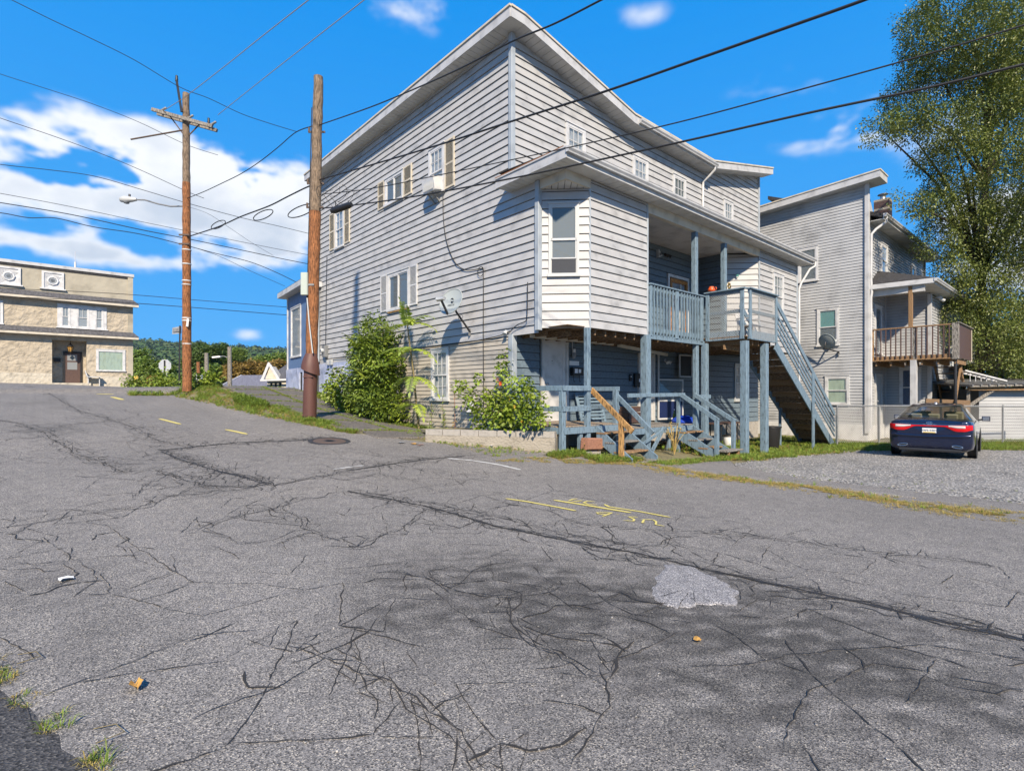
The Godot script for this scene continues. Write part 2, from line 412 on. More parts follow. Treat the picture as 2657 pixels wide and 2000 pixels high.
const CRACKS := [[5,-9.44,23.12,-8.68,15.94,-8.36,11.46,-8.19,8.87,-7.97,7.47,-7.65,5.79,-7.53,5.1,-7.36,4.18,-7.22,2.9,-7.05,2.4,-6.79,1.88],
[5,-9.54,6.14,-9.23,5.42,-9.02,4.54,-8.83,4.01,-8.73,3.05,-8.59,2.45,-8.48,1.76,-8.34,1.28,-8.17,0.69,-8.06,0.15,-7.94,-0.29],
[2,-8.83,4.49,-8.52,4.97,-8.09,5.18,-7.49,5.59,-6.89,6.98,-6.05,6.68],
[1,-9.42,3.07,-9.01,3.19,-8.84,3.32],
[1,-9.04,2,-8.59,2.19],
[1,-8.2,1.22,-7.77,1.45,-7.39,1.57,-7.26,1.62],
[9,-7.26,1.62,-6.62,1.84,-5.81,2.04,-4.62,1.93,-3.74,1.9],
[8,-7.25,1.53,-7.04,0.26,-6.78,-0.71,-6.53,-1.45,-6.4,-1.9],
[3,-7.16,1.5,-6.88,0.11,-6.62,-0.79,-6.43,-1.5],
[4,-6.41,-1.94,-5.96,-1.79,-5.7,-1.75,-5.04,-1.5],
[8,-5.04,-1.5,-4.12,-1.33,-3.28,-1.22,-2.39,-1.26],
[5,-7.58,-0.2,-7.48,-0.63,-7.33,-1.16,-7.18,-1.56,-6.98,-1.76,-6.77,-1.87,-6.4,-1.9],
[2,-9.2,-2.52,-8.97,-2.48,-8.68,-2.36,-8.38,-2.32,-8.11,-2.25,-7.85,-2.19,-7.65,-1.97,-7.44,-1.95,-7.21,-2.02],
[1,-9.21,-1.76,-8.97,-2.03,-8.65,-2.14,-8.38,-2.32],
[2,-7.98,-1.8,-7.84,-1.32,-7.64,-0.9,-7.46,-0.76],
[2,-7.64,-3.61,-7.37,-3.29,-7.07,-3.15,-6.79,-3.05,-6.64,-3.15],
[1,-7.64,-3.61,-7.5,-3.87,-7.46,-4.29,-7.21,-4.43],
[2,-6.79,-3.15,-6.53,-2.84,-6.28,-2.7,-6.1,-2.79],
[2,-6.64,-3.15,-6.61,-3.7,-6.75,-4.09,-6.71,-4.56,-6.59,-4.86],
[1,-8.54,-2.66,-8.37,-2.96,-8.27,-3.36,-8.21,-3.77,-8.15,-4.21,-8.07,-4.67,-7.99,-4.96,-7.97,-5.19,-8.15,-5.29,-8.39,-5.36],
[1,-8.9,-3.06,-8.81,-3.58,-8.65,-3.96,-8.56,-4.4,-8.54,-4.71,-8.63,-4.81,-8.71,-4.97],
[1,-8.53,-4.51,-8.48,-4.92,-8.51,-5.05,-8.64,-4.99],
[1,-9.18,-2.93,-9.12,-2.86,-8.99,-2.47],
[1,-9.05,-3.81,-8.9,-4.01,-8.73,-4.04,-8.66,-4.41,-8.77,-4.59,-8.9,-4.68],
[1,-9.73,10.96,-9.07,10.67,-8.3,10.92],
[1,-9.93,15.82,-9.2,16.26],
[1,-7.67,8.64,-7.09,8.42,-7.03,7.22],
[7,-5.55,-2.63,-5.3,-3.29,-5.1,-3.97,-5.01,-4.53,-4.98,-5.23,-4.81,-5.85,-4.69,-6.3,-4.5,-6.88,-4.43,-7.27,-4.4,-7.63,-4.31,-7.94,-4.28,-8.11,-4.15,-8.75,-4.03,-9.51,-4.02,-9.69,-3.95,-10.25],
[2,-4.92,-3.83,-4.73,-4.48,-4.66,-5.02,-4.57,-5.73,-4.41,-6.32,-4.28,-6.8,-3.97,-6.9,-3.68,-6.76,-3.59,-6.63],
[2,-4.1,-4.37,-3.89,-5.05,-4.02,-5.45,-4,-5.81,-3.68,-6.3,-3.52,-6.58,-3.11,-6.95,-2.84,-7.51,-2.52,-8.32,-2.08,-9.31],
[1,-6,-3.61,-5.56,-3.78,-5.22,-3.88],
[2,-6.64,-5.11,-6.29,-4.93,-5.92,-4.79,-5.11,-4.09],
[3,-6.64,-5.95,-6.49,-6.18,-6.44,-6.55,-6.35,-6.78,-6.2,-6.95,-5.87,-7.06,-5.74,-7.01],
[3,-6.2,-6.95,-6.47,-7.29,-6.55,-7.62,-6.52,-7.8,-6.56,-8.09],
[1,-6.15,-6.09,-6.14,-6.35,-5.85,-6.32,-5.62,-6.37],
[1,-4.47,-5.69,-4.13,-5.49,-3.86,-5.56],
[3,-5.5,-7.41,-5.54,-7.62,-5.45,-7.79,-5.3,-7.87],
[1,-3.76,-2.45,-2.92,-2.66,-2.28,-2.77],
[1,-5.24,-1.94,-4.87,-1.98,-4.48,-2.41,-3.78,-2.58],
[1,-5.18,-3.08,-4.46,-2.95,-3.06,-2.83],
[1,-4.71,-1.23,-3.89,-0.36,-4.02,0.75],
[3,-7.77,-6.66,-7.65,-6.94,-7.5,-7.39,-7.48,-7.69,-7.43,-8.01,-7.49,-8.28],
[1,-5.85,-8.58,-5.17,-8.86,-4.62,-9.22,-4.34,-9.66],
[1,-8.39,-7.11,-7.92,-7.1,-7.65,-6.94],
[1,-7.22,-8.51,-6.74,-8.36,-6.48,-8.06,-5.71,-8.08],
[1,-6.4,-9.05,-5.83,-8.97,-5.22,-9.11,-4.89,-9.7],
[1,-8.88,-6.41,-8.56,-6.32,-8.18,-6.21,-7.83,-6.33],
]

var HM := PackedFloat32Array()
const HR0 := -50.0
const HL0 := -42.0
const HS := 0.25
const HW := 400
const HH := 420

func herm(K: Array, V, x: float) -> float:
	var n := K.size()
	var i := 0
	while i < n - 2 and x > K[i + 1]: i += 1
	var h: float = K[i + 1] - K[i]
	var t := clampf((x - K[i]) / h, 0, 1)
	var m := [0.0, 0.0]
	for q in 2:
		var j := i + q
		if j == 0: m[q] = (V[1] - V[0]) / (K[1] - K[0])
		elif j == n - 1: m[q] = (V[n - 1] - V[n - 2]) / (K[n - 1] - K[n - 2])
		else:
			var a: float = (V[j] - V[j - 1]) / (K[j] - K[j - 1])
			var b: float = (V[j + 1] - V[j]) / (K[j + 1] - K[j])
			m[q] = 0.0 if a * b <= 0 else 2 * a * b / (a + b)
	return (2 * t * t * t - 3 * t * t + 1) * V[i] + (t * t * t - 2 * t * t + t) * h * m[0] + (-2 * t * t * t + 3 * t * t) * V[i + 1] + (t * t * t - t * t) * h * m[1]

func height_map():
	HM.resize(HW * HH)
	var rows := []
	for j in LK.size():
		var row := PackedFloat32Array()
		row.resize(HW)
		for i in HW: row[i] = herm(RK, HT[j], HR0 + i * HS)
		rows.append(row)
	for i in HW:
		var V := PackedFloat32Array()
		for j in LK.size(): V.append(rows[j][i])
		for j in HH: HM[j * HW + i] = herm(LK, V, HL0 + j * HS)

func H(r: float, l: float) -> float:
	var a := clampf((r - HR0) / HS, 0, HW - 1.001)
	var b := clampf((l - HL0) / HS, 0, HH - 1.001)
	var i := int(a); var j := int(b)
	a -= i; b -= j
	var k := j * HW + i
	return lerpf(lerpf(HM[k], HM[k + 1], a), lerpf(HM[k + HW], HM[k + HW + 1], a), b)

func G(r: float, l: float, up := 0.0) -> Vector3:
	return Vector3(r, H(r, l) + up, -l)

# edge of the asphalt towards the houses
func edge(l: float) -> float:
	return herm([-30, -4.2, -3.2, -2.5, -1.7, 0.5, 1.9, 2.9, 4.4, 6.4, 10.2, 13.5, 14.6, 15.6, 16.4], [2.3, 2.3, 1.9, 0.75, -0.42, -2.0, -2.75, -3.55, -4.05, -4.3, -4.6, -4.9, -4.7, -3.0, 30.0], l)

func sky_dir(px: float, py: float) -> Vector3:
	return Vector3((px - 1328.5) / 1380.0, (1022.0 - py) / 1380.0, -1).normalized()

func make_sky() -> Sky:
	var f := FastNoiseLite.new()
	f.noise_type = FastNoiseLite.TYPE_SIMPLEX_SMOOTH
	f.frequency = 1.0
	f.fractal_octaves = 6
	f.fractal_gain = 0.55
	f.seed = 4
	# clouds: direction, half width, half height (degrees), density
	var blobs := []
	for q in [[400, 480, 12.5, 4.2, 1.25], [300, 450, 8, 3.4, 1.0], [620, 500, 8, 3.6, 1.1], [760, 560, 6, 3.0, 0.7], [200, 630, 9, 2.4, 0.42], [60, 600, 6, 3.0, 0.40], [560, 690, 7, 1.5, 0.42], [720, 640, 5, 1.6, 0.42], [645, 868, 2.2, 0.7, 0.36], [1150, 45, 6.0, 1.8, 0.35], [1040, 10, 5, 1.6, 0.34], [2050, 215, 7, 2.4, 0.36], [2240, 320, 6, 2.2, 0.40], [2480, 330, 5, 3, 0.5], [2600, 640, 4, 5, 0.75], [1660, 35, 4.5, 1.3, 0.27], [2560, 450, 4, 3, 0.5], [2150, 350, 5, 1.4, 0.34]]:
		var d := sky_dir(q[0], q[1])
		blobs.append([atan2(d.x, -d.z), asin(d.y), deg_to_rad(q[2]), deg_to_rad(q[3]), q[4]])
	rng.seed = 77
	for k in 34:
		blobs.append([rnd(0.85, TAU - 0.85), rnd(0.12, 1.15), rnd(0.08, 0.24), rnd(0.03, 0.08), rnd(0.45, 1.15)])
	var W := 2048
	var Hh := 1024
	var img := Image.create(W, Hh, false, Image.FORMAT_RGB8)
	var base := Color(0.02, 0.2, 0.6)
	for j in Hh / 2 + 4:
		var el := (0.5 - (j + 0.5) / Hh) * PI
		var t := clampf(el / 0.75, 0, 1)
		# linear radiance of clear air, deeper towards the top
		var cr := lerpf(0.155, 0.002, pow(t, 0.4))
		var cg := lerpf(0.46, 0.25, pow(t, 0.6))
		var cb := lerpf(0.88, 0.76, t)
		var near := []
		for b in blobs:
			if absf(el - b[1]) < b[3] * 2.2: near.append(b)
		for i in W:
			var az := (i + 0.5) / W * TAU
			var bias := 0.0
			var low := 0.0
			for b in near:
				var da := absf(az - b[0])
				if b[0] < 0: da = absf(az - TAU - b[0])
				if da > PI: da = TAU - da
				da /= b[2]
				if da > 2.0: continue
				var de: float = (el - b[1]) / b[3]
				var g: float = b[4] * exp(-(da * da + de * de) * 1.1)
				bias += g
				low -= g * de
			var c := Color(cr, cg, cb)
			if bias > 0.04:
				var sx := sin(az) * cos(el); var sz := cos(az) * cos(el); var sy := sin(el)
				var nn := f.get_noise_3d(sx * 5.0, sy * 9.0, sz * 5.0)
				var wisp := f.get_noise_3d(sx * 2.2 + sy * 3.0 + 9, sy * 16.0, sz * 2.2)
				var d := bias * (0.95 + nn * 2.5 + wisp * 1.3) - 0.26
				var a := smoothstep(0.0, 0.75, d)
				if a > 0:
					var under := clampf(0.25 + nn * 1.2 + 0.55 * low / bias, 0, 1) * smoothstep(0.35, 1.0, d)
					var white := Color(0.9, 0.92, 0.95).lerp(Color(0.56, 0.63, 0.74), under)
					c = c.lerp(white, a * 0.96)
			img.set_pixel(i, j, c.linear_to_srgb())
	for j in range(Hh / 2 + 4, Hh):
		img.fill_rect(Rect2i(0, j, W, 1), Color(0.16, 0.155, 0.15).linear_to_srgb())
	var pm := PanoramaSkyMaterial.new()
	pm.panorama = ImageTexture.create_from_image(img)
	var s := Sky.new()
	s.sky_material = pm
	return s

func lights_and_camera():
	var cam := Camera3D.new()
	cam.name = "camera"
	cam.projection = Camera3D.PROJECTION_FRUSTUM
	cam.near = 0.05
	cam.far = 6000
	cam.size = 2.0 * 0.05 * 1000.0 / 1380.0
	cam.frustum_offset = Vector2(0, 0.05 * 22.0 / 1380.0)
	cam.position = Vector3(0, EYE, 0)
	add_child(cam)
	cam.current = true
	var env := Environment.new()
	env.background_mode = Environment.BG_SKY
	env.sky = make_sky()
	env.background_energy_multiplier = 0.51
	env.tonemap_mode = Environment.TONE_MAPPER_LINEAR
	env.tonemap_exposure = 2.25
	env.sdfgi_enabled = true
	env.ssao_enabled = true
	env.ssil_enabled = true
	env.fog_enabled = true
	env.fog_density = 0.00005
	env.fog_light_color = Color(0.62, 0.74, 0.86)
	var we := WorldEnvironment.new()
	we.name = "world_environment"
	we.environment = env
	add_child(we)
	var sun := DirectionalLight3D.new()
	sun.name = "sun"
	sun.light_energy = 1.16
	sun.light_color = Color(1.0, 0.93, 0.83)
	sun.light_angular_distance = 1.6
	sun.shadow_enabled = true
	add_child(sun)
	var to := Vector3(-0.10, -tan(deg_to_rad(38.0)), -1.0)
	sun.look_at_from_position(Vector3(0, 50, 50), Vector3(0, 50, 50) + to)

func ribbon(b: MB, pts: Array, w: float, up: float, jit := 0.3, step := 0.1, wander := 0.0):
	# pts: [r, l, r, l ...]; a flat strip lying on the ground
	var path: Array[Vector2] = []
	for i in range(0, pts.size() - 2, 2):
		var a := Vector2(pts[i], pts[i + 1]); var c := Vector2(pts[i + 2], pts[i + 3])
		var m: int = max(1, int(a.distance_to(c) / step))
		for k in m: path.append(a.lerp(c, float(k) / m))
	path.append(Vector2(pts[pts.size() - 2], pts[pts.size() - 1]))
	var n := path.size()
	var side0: Vector3; var side1: Vector3
	var wob := 0.0
	for i in n:
		var d := (path[min(i + 1, n - 1)] - path[max(i - 1, 0)]).normalized()
		var o := Vector2(-d.y, d.x)
		var ww := w * (1.0 + jit * rnd(-1, 1))
		if i == 0 or i == n - 1: ww *= 0.3
		wob = clampf(wob + rnd(-1, 1) * 0.5, -1.0, 1.0)
		var p := path[i] + o * wob * wander
		var q0 := p - o * ww / 2; var q1 := p + o * ww / 2
		var s0 := G(q0.x, q0.y, up); var s1 := G(q1.x, q1.y, up)
		if i > 0: b.quad(side0, side1, s1, s0)
		side0 = s0; side1 = s1

func ramp_axis(lo: float, a: float, c: float, hi: float, fine: float, grow := 1.18) -> Array:
	var out := []
	var x := a
	while x <= c: out.append(x); x += fine
	var st := fine
	x = c
	while x < hi:
		st *= grow
		x = min(x + st, hi)
		out.append(x)
	st = fine
	x = a
	while x > lo:
		st *= grow
		x = max(x - st, lo)
		out.push_front(x)
	return out

const STAINS := [-8.3, -5.7, 1.2, 0.16, -8.0, -3.0, 1.6, 0.10, -6.4, -8.6, 1.3, -0.2, -5.2, -9.4, 1.3, -0.2, -8.9, -4.4, 0.5, -0.2, -5.6, -7.0, 0.9, -0.22, -5.0, -8.6, 0.9, -0.22, -6.6, -7.0, 0.7, -0.18, -6.3, -6.1, 0.6, -0.2, -5.88, -6.57, 0.55, -0.34, -5.73, -7.46, 0.5, -0.36, -6.41, -7.41, 0.45, -0.25, -7.06, -6.69, 0.4, -0.28, -5.45, -7.55, 0.22, -0.45, -5.31, -8.9, 0.5, -0.38, -5.25, -9.34, 0.4, -0.4, -5.5, -8.5, 0.35, -0.35, -8.74, -4.84, 0.5, -0.22, -8.53, -5.68, 0.5, -0.25, -7.72, -5.85, 0.5, 0.16, -6.9, -7.57, 0.35, 0.16, -6.79, -5.98, 0.4, -0.2, -7.1, -1.5, 0.45, -0.3, -8.8, 4.07, 0.7, -0.25, -4.5, -7.9, 0.4, -0.3, -4.2, -9.0, 0.6, -0.25, -6.2, -8.7, 0.5, -0.22, -8.9, -6.4, 0.25, 0.25, -8.95, -5.3, 0.3, 0.2]

func ground():
	# one earth sheet to the horizon, in the camera's own axes turned to the house frame
	var nz := FastNoiseLite.new()
	nz.frequency = 0.15
	nz.seed = 21
	nz.fractal_octaves = 4
	var xs := ramp_axis(-2600, -26, 26, 1800, 0.5, 1.13)
	var ds := ramp_axis(-60, 0, 42, 2600, 0.5, 1.12)
	var b := MB.new()
	b.colored = true
	var rows := []
	var cols := []
	for d in ds:
		var row := []; var cr := []
		for x in xs:
			var h := X(x, d, 0)
			row.append(Vector3(h.x, land(x, d), h.z))
			var g := 0.5 + 0.5 * nz.get_noise_2d(x * 3, d * 3)
			cr.append(Color(0.75, 0.78, 0.62).lerp(Color(1.0, 0.95, 0.85), g))
		rows.append(row); cols.append(cr)
	b.sheet(rows, cols)
	solo("ground", b, M.earth, "", "", Vector3.ZERO, "", "structure")
	# asphalt street: runs along L, widening at the cross street
	nz.frequency = 0.9
	var fine := FastNoiseLite.new()
	fine.frequency = 3.5
	fine.fractal_octaves = 3
	fine.seed = 5
	b = MB.new()
	b.colored = true
	rows = []; cols = []
	var ls := ramp_axis(-30, -10.5, 3, 35.4, 0.09, 1.06)
	var ts := ramp_axis(-36, -10.2, 0, 0, 0.1, 1.15)
	for l in ls:
		var row := []; var cr := []
		var e := edge(l) + 0.07 * nz.get_noise_1d(l * 4.0) + 0.04 * fine.get_noise_1d(l * 3)
		for t in ts:
			var r: float = e + t * (1.0 if l < 15.6 else 1.0 + (e - 2.3) / 60.0)
			row.append(G(r, l))
			# worn and stained patches
			var k := 0.85 + 0.12 * nz.get_noise_2d(r * 0.6, l * 0.35) + 0.13 * fine.get_noise_2d(r, l)
			for i in range(0, STAINS.size(), 4):
				var dx: float = r - STAINS[i]; var dy: float = l - STAINS[i + 1]
				var q: float = (dx * dx * 1.6 + dy * dy * 0.7) / (STAINS[i + 2] * STAINS[i + 2])
				if q < 4.0: k += STAINS[i + 3] * 0.85 * exp(-q) * (0.8 + 1.6 * fine.get_noise_2d(r * 1.7 + 40, l * 1.7))
			k = clampf(k, 0.3, 1.0)
			cr.append(Color(k, k * 0.995, k * 0.985))
		rows.append(row); cols.append(cr)
	b.sheet(rows, cols)
	var road := solo("street", b, M.asphalt, "", "", Vector3.ZERO, "", "structure")
	# cracks, tar seams, patches, paint
	rng.seed = 5
	b = MB.new()
	var tar := MB.new()
	for c in CRACKS:
		var w: float = c[0]
		var pts: Array = c.slice(1)
		if w >= 7: ribbon(tar, pts, 0.034, 0.005, 0.75, 0.06, 0.02)
		var cw := 0.005 + 0.0009 * w
		ribbon(b, pts, cw, 0.007, 0.75, 0.05, 0.035)
		if w >= 2: ribbon(b, pts, cw * 0.7, 0.0075, 0.8, 0.06, 0.07)
		if w >= 4:
			ribbon(b, pts, cw * 0.8, 0.0065, 0.8, 0.07, 0.16)
			ribbon(b, pts, cw * 0.5, 0.006, 0.8, 0.06, 0.22)
		# side branches
		for i in range(0, pts.size() - 2, 2):
			var a := Vector2(pts[i], pts[i + 1]); var e := Vector2(pts[i + 2], pts[i + 3])
			var len := a.distance_to(e)
			for k in int(len * (1.5 + w * 1.2)):
				var p := a.lerp(e, rng.randf()) + Vector2(rnd(-1, 1), rnd(-1, 1)) * 0.03 * w
				var br := [p.x, p.y]
				var ang := rnd(0, TAU)
				for s in rng.randi_range(2, 5):
					ang += rnd(-1.1, 1.1)
					p += Vector2(cos(ang), sin(ang)) * rnd(0.08, 0.22)
					br.append(p.x); br.append(p.y)
				ribbon(b, br, rnd(0.004, 0.011), 0.006, 0.8, 0.045, 0.02)
	# fine map cracking: edges of a jittered hexagonal net, kept where the street is tired
	var dist_to := func(p: Vector2) -> float:
		var best := 9.0
		for c in CRACKS:
			if c[0] < 2: continue
			for i in range(1, c.size() - 3, 2):
				var q := Geometry2D.get_closest_point_to_segment(p, Vector2(c[i], c[i + 1]), Vector2(c[i + 2], c[i + 3]))
				best = minf(best, p.distance_to(q) * (1.6 - 0.1 * c[0]))
		return best
	for lev in 2:
		var cell: float = [0.42, 0.17][lev]
		var nr := int(7.6 / cell); var nl := int((17.0 if lev == 0 else 15.0) / cell)
		var net := {}
		for i in nr:
			for j in nl: net[Vector2i(i, j)] = Vector2(-9.4 + (i + 0.5 * (j % 2) + rnd(-0.42, 0.42)) * cell, -9.8 + (j + rnd(-0.42, 0.42)) * cell)
		for key in net:
			var p: Vector2 = net[key]
			if p.x > edge(p.y) - 0.5: continue
			var near: float = dist_to.call(p)
			var pk: float = clampf(0.26 + 0.35 * nz.get_noise_2d(p.x * 1.2, p.y * 1.2), 0.04, 0.6) if lev == 0 else clampf(0.62 - near * 1.9, 0.0, 0.6)
			for dd in [Vector2i(1, 0), Vector2i(0, 1), Vector2i(-1 + (key.y % 2) * 2, 1)]:
				if not net.has(key + dd) or rng.randf() > pk: continue
				var q: Vector2 = net[key + dd]
				ribbon(b, [p.x, p.y, q.x, q.y], rnd(0.003, 0.0075) if lev == 0 else rnd(0.003, 0.006), 0.0055, 0.8, 0.04, 0.018)
	part("crack", b, M.crack, road, "", "stuff")
	part("tar_seam", tar, M.tar, road)
	var pp := [-5.12, -7.53, -4.57, -7.27, -4.42, -7.44, -4.58, -7.85, -4.7, -8.02, -5.01, -8.14, -5.16, -7.99, -5.37, -7.89, -5.39, -7.67]
	var ring := []
	for i in range(0, pp.size(), 2): ring.append(Vector2(pp[i], pp[i + 1]))
	slab_patch(road, "repair_patch", ring, M.patch, 0.012, 0.02)
	b = MB.new()
	for s in [[-3.89, -4.23, -3.76, -4.55, -3.66, -4.97, -3.59, -5.32, 0.05], [-3.37, -4.69, -3.22, -5.21, -3.07, -5.82, 0.06], [-2.97, -5.29, -3.04, -5.43, -2.92, -5.86, -2.87, -6.28, 0.045], [-3.25, -4.86, -3.11, -4.82, -3.01, -4.83, 0.03], [-3.26, -4.92, -3.14, -4.94, -3.03, -4.95, 0.03], [-2.95, -5.11, -3.02, -5.02, -3.13, -5.05, -3.16, -5.16, -3.07, -5.25, 0.03], [-3.55, -5.72, -3.28, -5.67, -3.44, -5.54, -3.48, -5.6, -3.41, -5.73, 0.03], [-3.31, -5.75, -3.27, -5.78, 0.03], [-3.27, -5.83, -3.25, -5.86, 0.03], [-3.21, -6.02, -3.28, -5.93, -3.34, -6.06, -3.42, -6.1, -3.49, -6, 0.03], [-3.28, -6.11, -3.25, -6.14, -3.4, -6.22, -3.38, -6.25, 0.028], [-3.25, -6.13, -3.16, -6.21, -3.21, -6.29, -3.34, -6.37, -3.32, -6.48, 0.028]]:
		ribbon(b, s.slice(0, -1), s[-1], 0.009, 0.12, 0.05)
	part("utility_marking", b, M.paint_yellow, road, "yellow spray-painted utility lines and scrawled letters")
	for s in [[-6.99, 13.5, -6.81, 12.04, 0.16], [-6.64, 5.95, -6.4, 4.65, 0.1], [-5.71, 3.53, -5.42, 2.84, 0.09], [-7.43, 16.6, -7.0, 14.9, 0.5], [-7.9, 19.5, -7.7, 18.5, 0.25]]:
		b = MB.new()
		ribbon(b, s.slice(0, -1), s[-1], 0.009, 0.12, 0.1)
		part("lane_dash", b, M.paint_yellow, road)
	for s in [[-2.87, -1.31, -2.59, -1.66, -2.28, -2.22, -2.14, -2.66, 0.07], [-5.86, 24.97, -5.34, 22.82, 0.35], [-5.2, -1.3, -4.6, -1.22, 0.05]]:
		b = MB.new()
		ribbon(b, s.slice(0, -1), s[-1], 0.008, 0.5, 0.06)
		part("white_marking", b, M.paint_white, road)
	# dark newer asphalt at the near left
	b = MB.new()
	var rows2 := []
	for i in 60:
		var l := -9.5 + i * 0.12
		var r1 := -9.02 - (l + 6.2) * 0.29 + 0.06 * nz.get_noise_1d(l * 9)
		var row := []
		for k in 9: row.append(G(r1 - (0.0 if k == 0 else pow(k / 8.0, 2) * 7.0), l, -0.004 if k == 0 else 0.012))
		rows2.append(row)
	b.sheet(rows2, null, false, true)
	solo("driveway", b, M.asphalt_new, "", "", Vector3.ZERO, "", "structure")
	# gravel lot
	b = MB.new()
	b.colored = true
	rows = []; cols = []
	for l in ramp_axis(-16, -12, -3.6, -3.55, 0.16, 1.2):
		var row := []; var cr := []
		for r in ramp_axis(1.9, 1.9, 13.8, 15.2, 0.16, 1.2):
			var e: float = clampf(1.0 - max((l + 4.15 + 0.5 * nz.get_noise_1d(r * 1.5) + (r - 4.0) * 0.085) / 0.35, (2.55 + 0.45 * nz.get_noise_1d(l * 2.0 + 30) - r) / 0.5), 0, 1)
			var lift := lerpf(-0.05, 0.012, e)
			row.append(G(r, l, lift + 0.01 * fine.get_noise_2d(r * 0.5, l * 0.5)))
			var k := clampf(0.80 + 0.2 * nz.get_noise_2d(r * 0.7, l * 0.7) + 0.12 * fine.get_noise_2d(r, l), 0.4, 1)
			cr.append(Color(k, k, k))
		rows.append(row); cols.append(cr)
	b.sheet(rows, cols)
	fix_up(b)
	solo("gravel_lot", b, M.gravel, "", "", Vector3.ZERO, "", "structure")

func fix_up(b: MB):
	for i in b.n.size():
		if b.n[i].y < 0: b.n[i] = -b.n[i]

# terrain height in the camera's axes: the measured street corner, a valley beyond it, then a wooded ridge
func land(x: float, d: float) -> float:
	var h := X(x, d, 0)
	var near := H(h.x, -h.z) - 0.035
	var dist := sqrt(x * x + d * d)
	var out := smoothstep(40.0, 62.0, dist)
	if out <= 0: return near
	var far := lerpf(near, -9.0, smoothstep(42.0, 110.0, dist))
	if d > 0:
		var u := x / maxf(d, 1.0)
		var top: float = 0.0825 - 0.066 * (u + 0.55)
		if u < -0.712: top = 0.0932 + 0.01 * (u + 0.712)
		top = clampf(top, 0.02, 0.11)
		# concave hillside up to the ridge
		var rise := clampf((d - 110.0) / 1390.0, 0, 1)
		far += (0.30 * rise + 0.70 * rise * rise) * (top * 1500.0 + 9.0 - 8.0)
		if d > 1500: far -= (d - 1500.0) * 0.05
	return lerpf(near, far, out)

# a wall: s runs along d from o, y is height, out is along the outward normal n
class Wall:
	var o: Vector3
	var d: Vector3
	var n: Vector3
	func _init(o_: Vector3, d_: Vector3, n_: Vector3):
		o = o_; d = d_.normalized(); n = n_.normalized()
	func p(s: float, y: float, out := 0.0) -> Vector3:
		return o + d * s + n * out + Vector3(0, y, 0)
	func quad(b: MB, s0: float, s1: float, y0: float, y1: float, out: float):
		if d.cross(Vector3.UP).dot(n) > 0: b.quad(p(s0, y0, out), p(s1, y0, out), p(s1, y1, out), p(s0, y1, out))
		else: b.quad(p(s1, y0, out), p(s0, y0, out), p(s0, y1, out), p(s1, y1, out))
	func box(b: MB, s0: float, s1: float, y0: float, y1: float, o0: float, o1: float):
		b.obox(p(s0, y0, o0), d * (s1 - s0), Vector3(0, y1 - y0, 0), n * (o1 - o0))

# lapped boards; every course is a part of its own unless joined
func siding(t: Node3D, w: Wall, s0: float, s1: float, y0: float, y1: float, e: float, holes: Array, m, proud := 0.03, top = null, joined := false, called := "clapboard"):
	var y := y0
	var all := MB.new()
	var k := 0
	var flip := w.d.cross(Vector3.UP).dot(w.n) < 0
	var gap := 0.016 if e > 0.15 else 0.008
	while y < y1 - 0.01:
		var yb: float = min(y + e, y1)
		var a := s0; var z := s1
		var spans := [[a, z]]
		if top != null:
			spans = []
			for i in range(0, top.size() - 2, 2):
				var ta: float = top[i]; var ha: float = top[i + 1]; var tb: float = top[i + 2]; var hb: float = top[i + 3]
				if max(ha, hb) <= y: continue
				if ha < y: ta = lerpf(ta, tb, (y - ha) / (hb - ha))
				elif hb < y: tb = lerpf(ta, tb, (y - ha) / (hb - ha))
				if spans.size() and absf(spans[-1][1] - ta) < 0.001: spans[-1][1] = tb
				else: spans.append([ta, tb])
		var b := all if joined else MB.new()
		var any := false
		var brk := false
		for sp in spans:
			var lo_s: float = max(sp[0], s0); var hi_s: float = min(sp[1], s1)
			var cuts := [lo_s, hi_s]
			if hi_s <= lo_s: continue
			if any and not joined:
				part(called, b, m if not (m is Array) else m[k % m.size()], t)
				b = MB.new()
				any = false
			for h in holes:
				if h[2] < yb and h[3] > y:
					for q in [h[0], h[1]]:
						if q > lo_s and q < hi_s: cuts.append(q)
			cuts.sort()
			for i in cuts.size() - 1:
				var c0: float = cuts[i]; var c1: float = cuts[i + 1]
				if c1 - c0 < 0.005: continue
				if brk and any and not joined:
					part(called, b, m if not (m is Array) else m[k % m.size()], t)
					b = MB.new()
					any = false
				brk = false
				var mid := (c0 + c1) / 2
				var lo := y; var hi := yb
				for h in holes:
					if h[0] < mid and h[1] > mid and h[2] < yb and h[3] > y:
						if h[2] <= y and h[3] >= yb:
							lo = hi
							brk = true
						elif h[2] <= y: lo = max(lo, h[3])
						else: hi = min(hi, h[2])
				if hi >= yb - 0.001 and hi < y1 - 0.01: hi -= gap
				if hi - lo < 0.004: continue
				any = true
				var pl := 0.003 + proud * (1.0 - (lo - y) / e)
				var ph := 0.003 + proud * (1.0 - (hi - y) / e)
				var q := [w.p(c0, lo, pl), w.p(c1, lo, pl), w.p(c1, hi, ph), w.p(c0, hi, ph)]
				if flip: b.quad(q[1], q[0], q[3], q[2])
				else: b.quad(q[0], q[1], q[2], q[3])
				var u := [w.p(c0, lo, -0.02), w.p(c1, lo, -0.02)]
				if flip: b.quad(u[1], u[0], q[0], q[1])
				else: b.quad(u[0], u[1], q[1], q[0])
				# ends
				b.tri(q[0], q[3], w.p(c0, lo, 0)); b.tri(q[1], w.p(c1, lo, 0), q[2])
		if any and not joined:
			part(called, b, m if not (m is Array) else m[k % m.size()], t)
		k += 1
		y += e
	if joined: part("siding", all, m, t, "", "stuff")

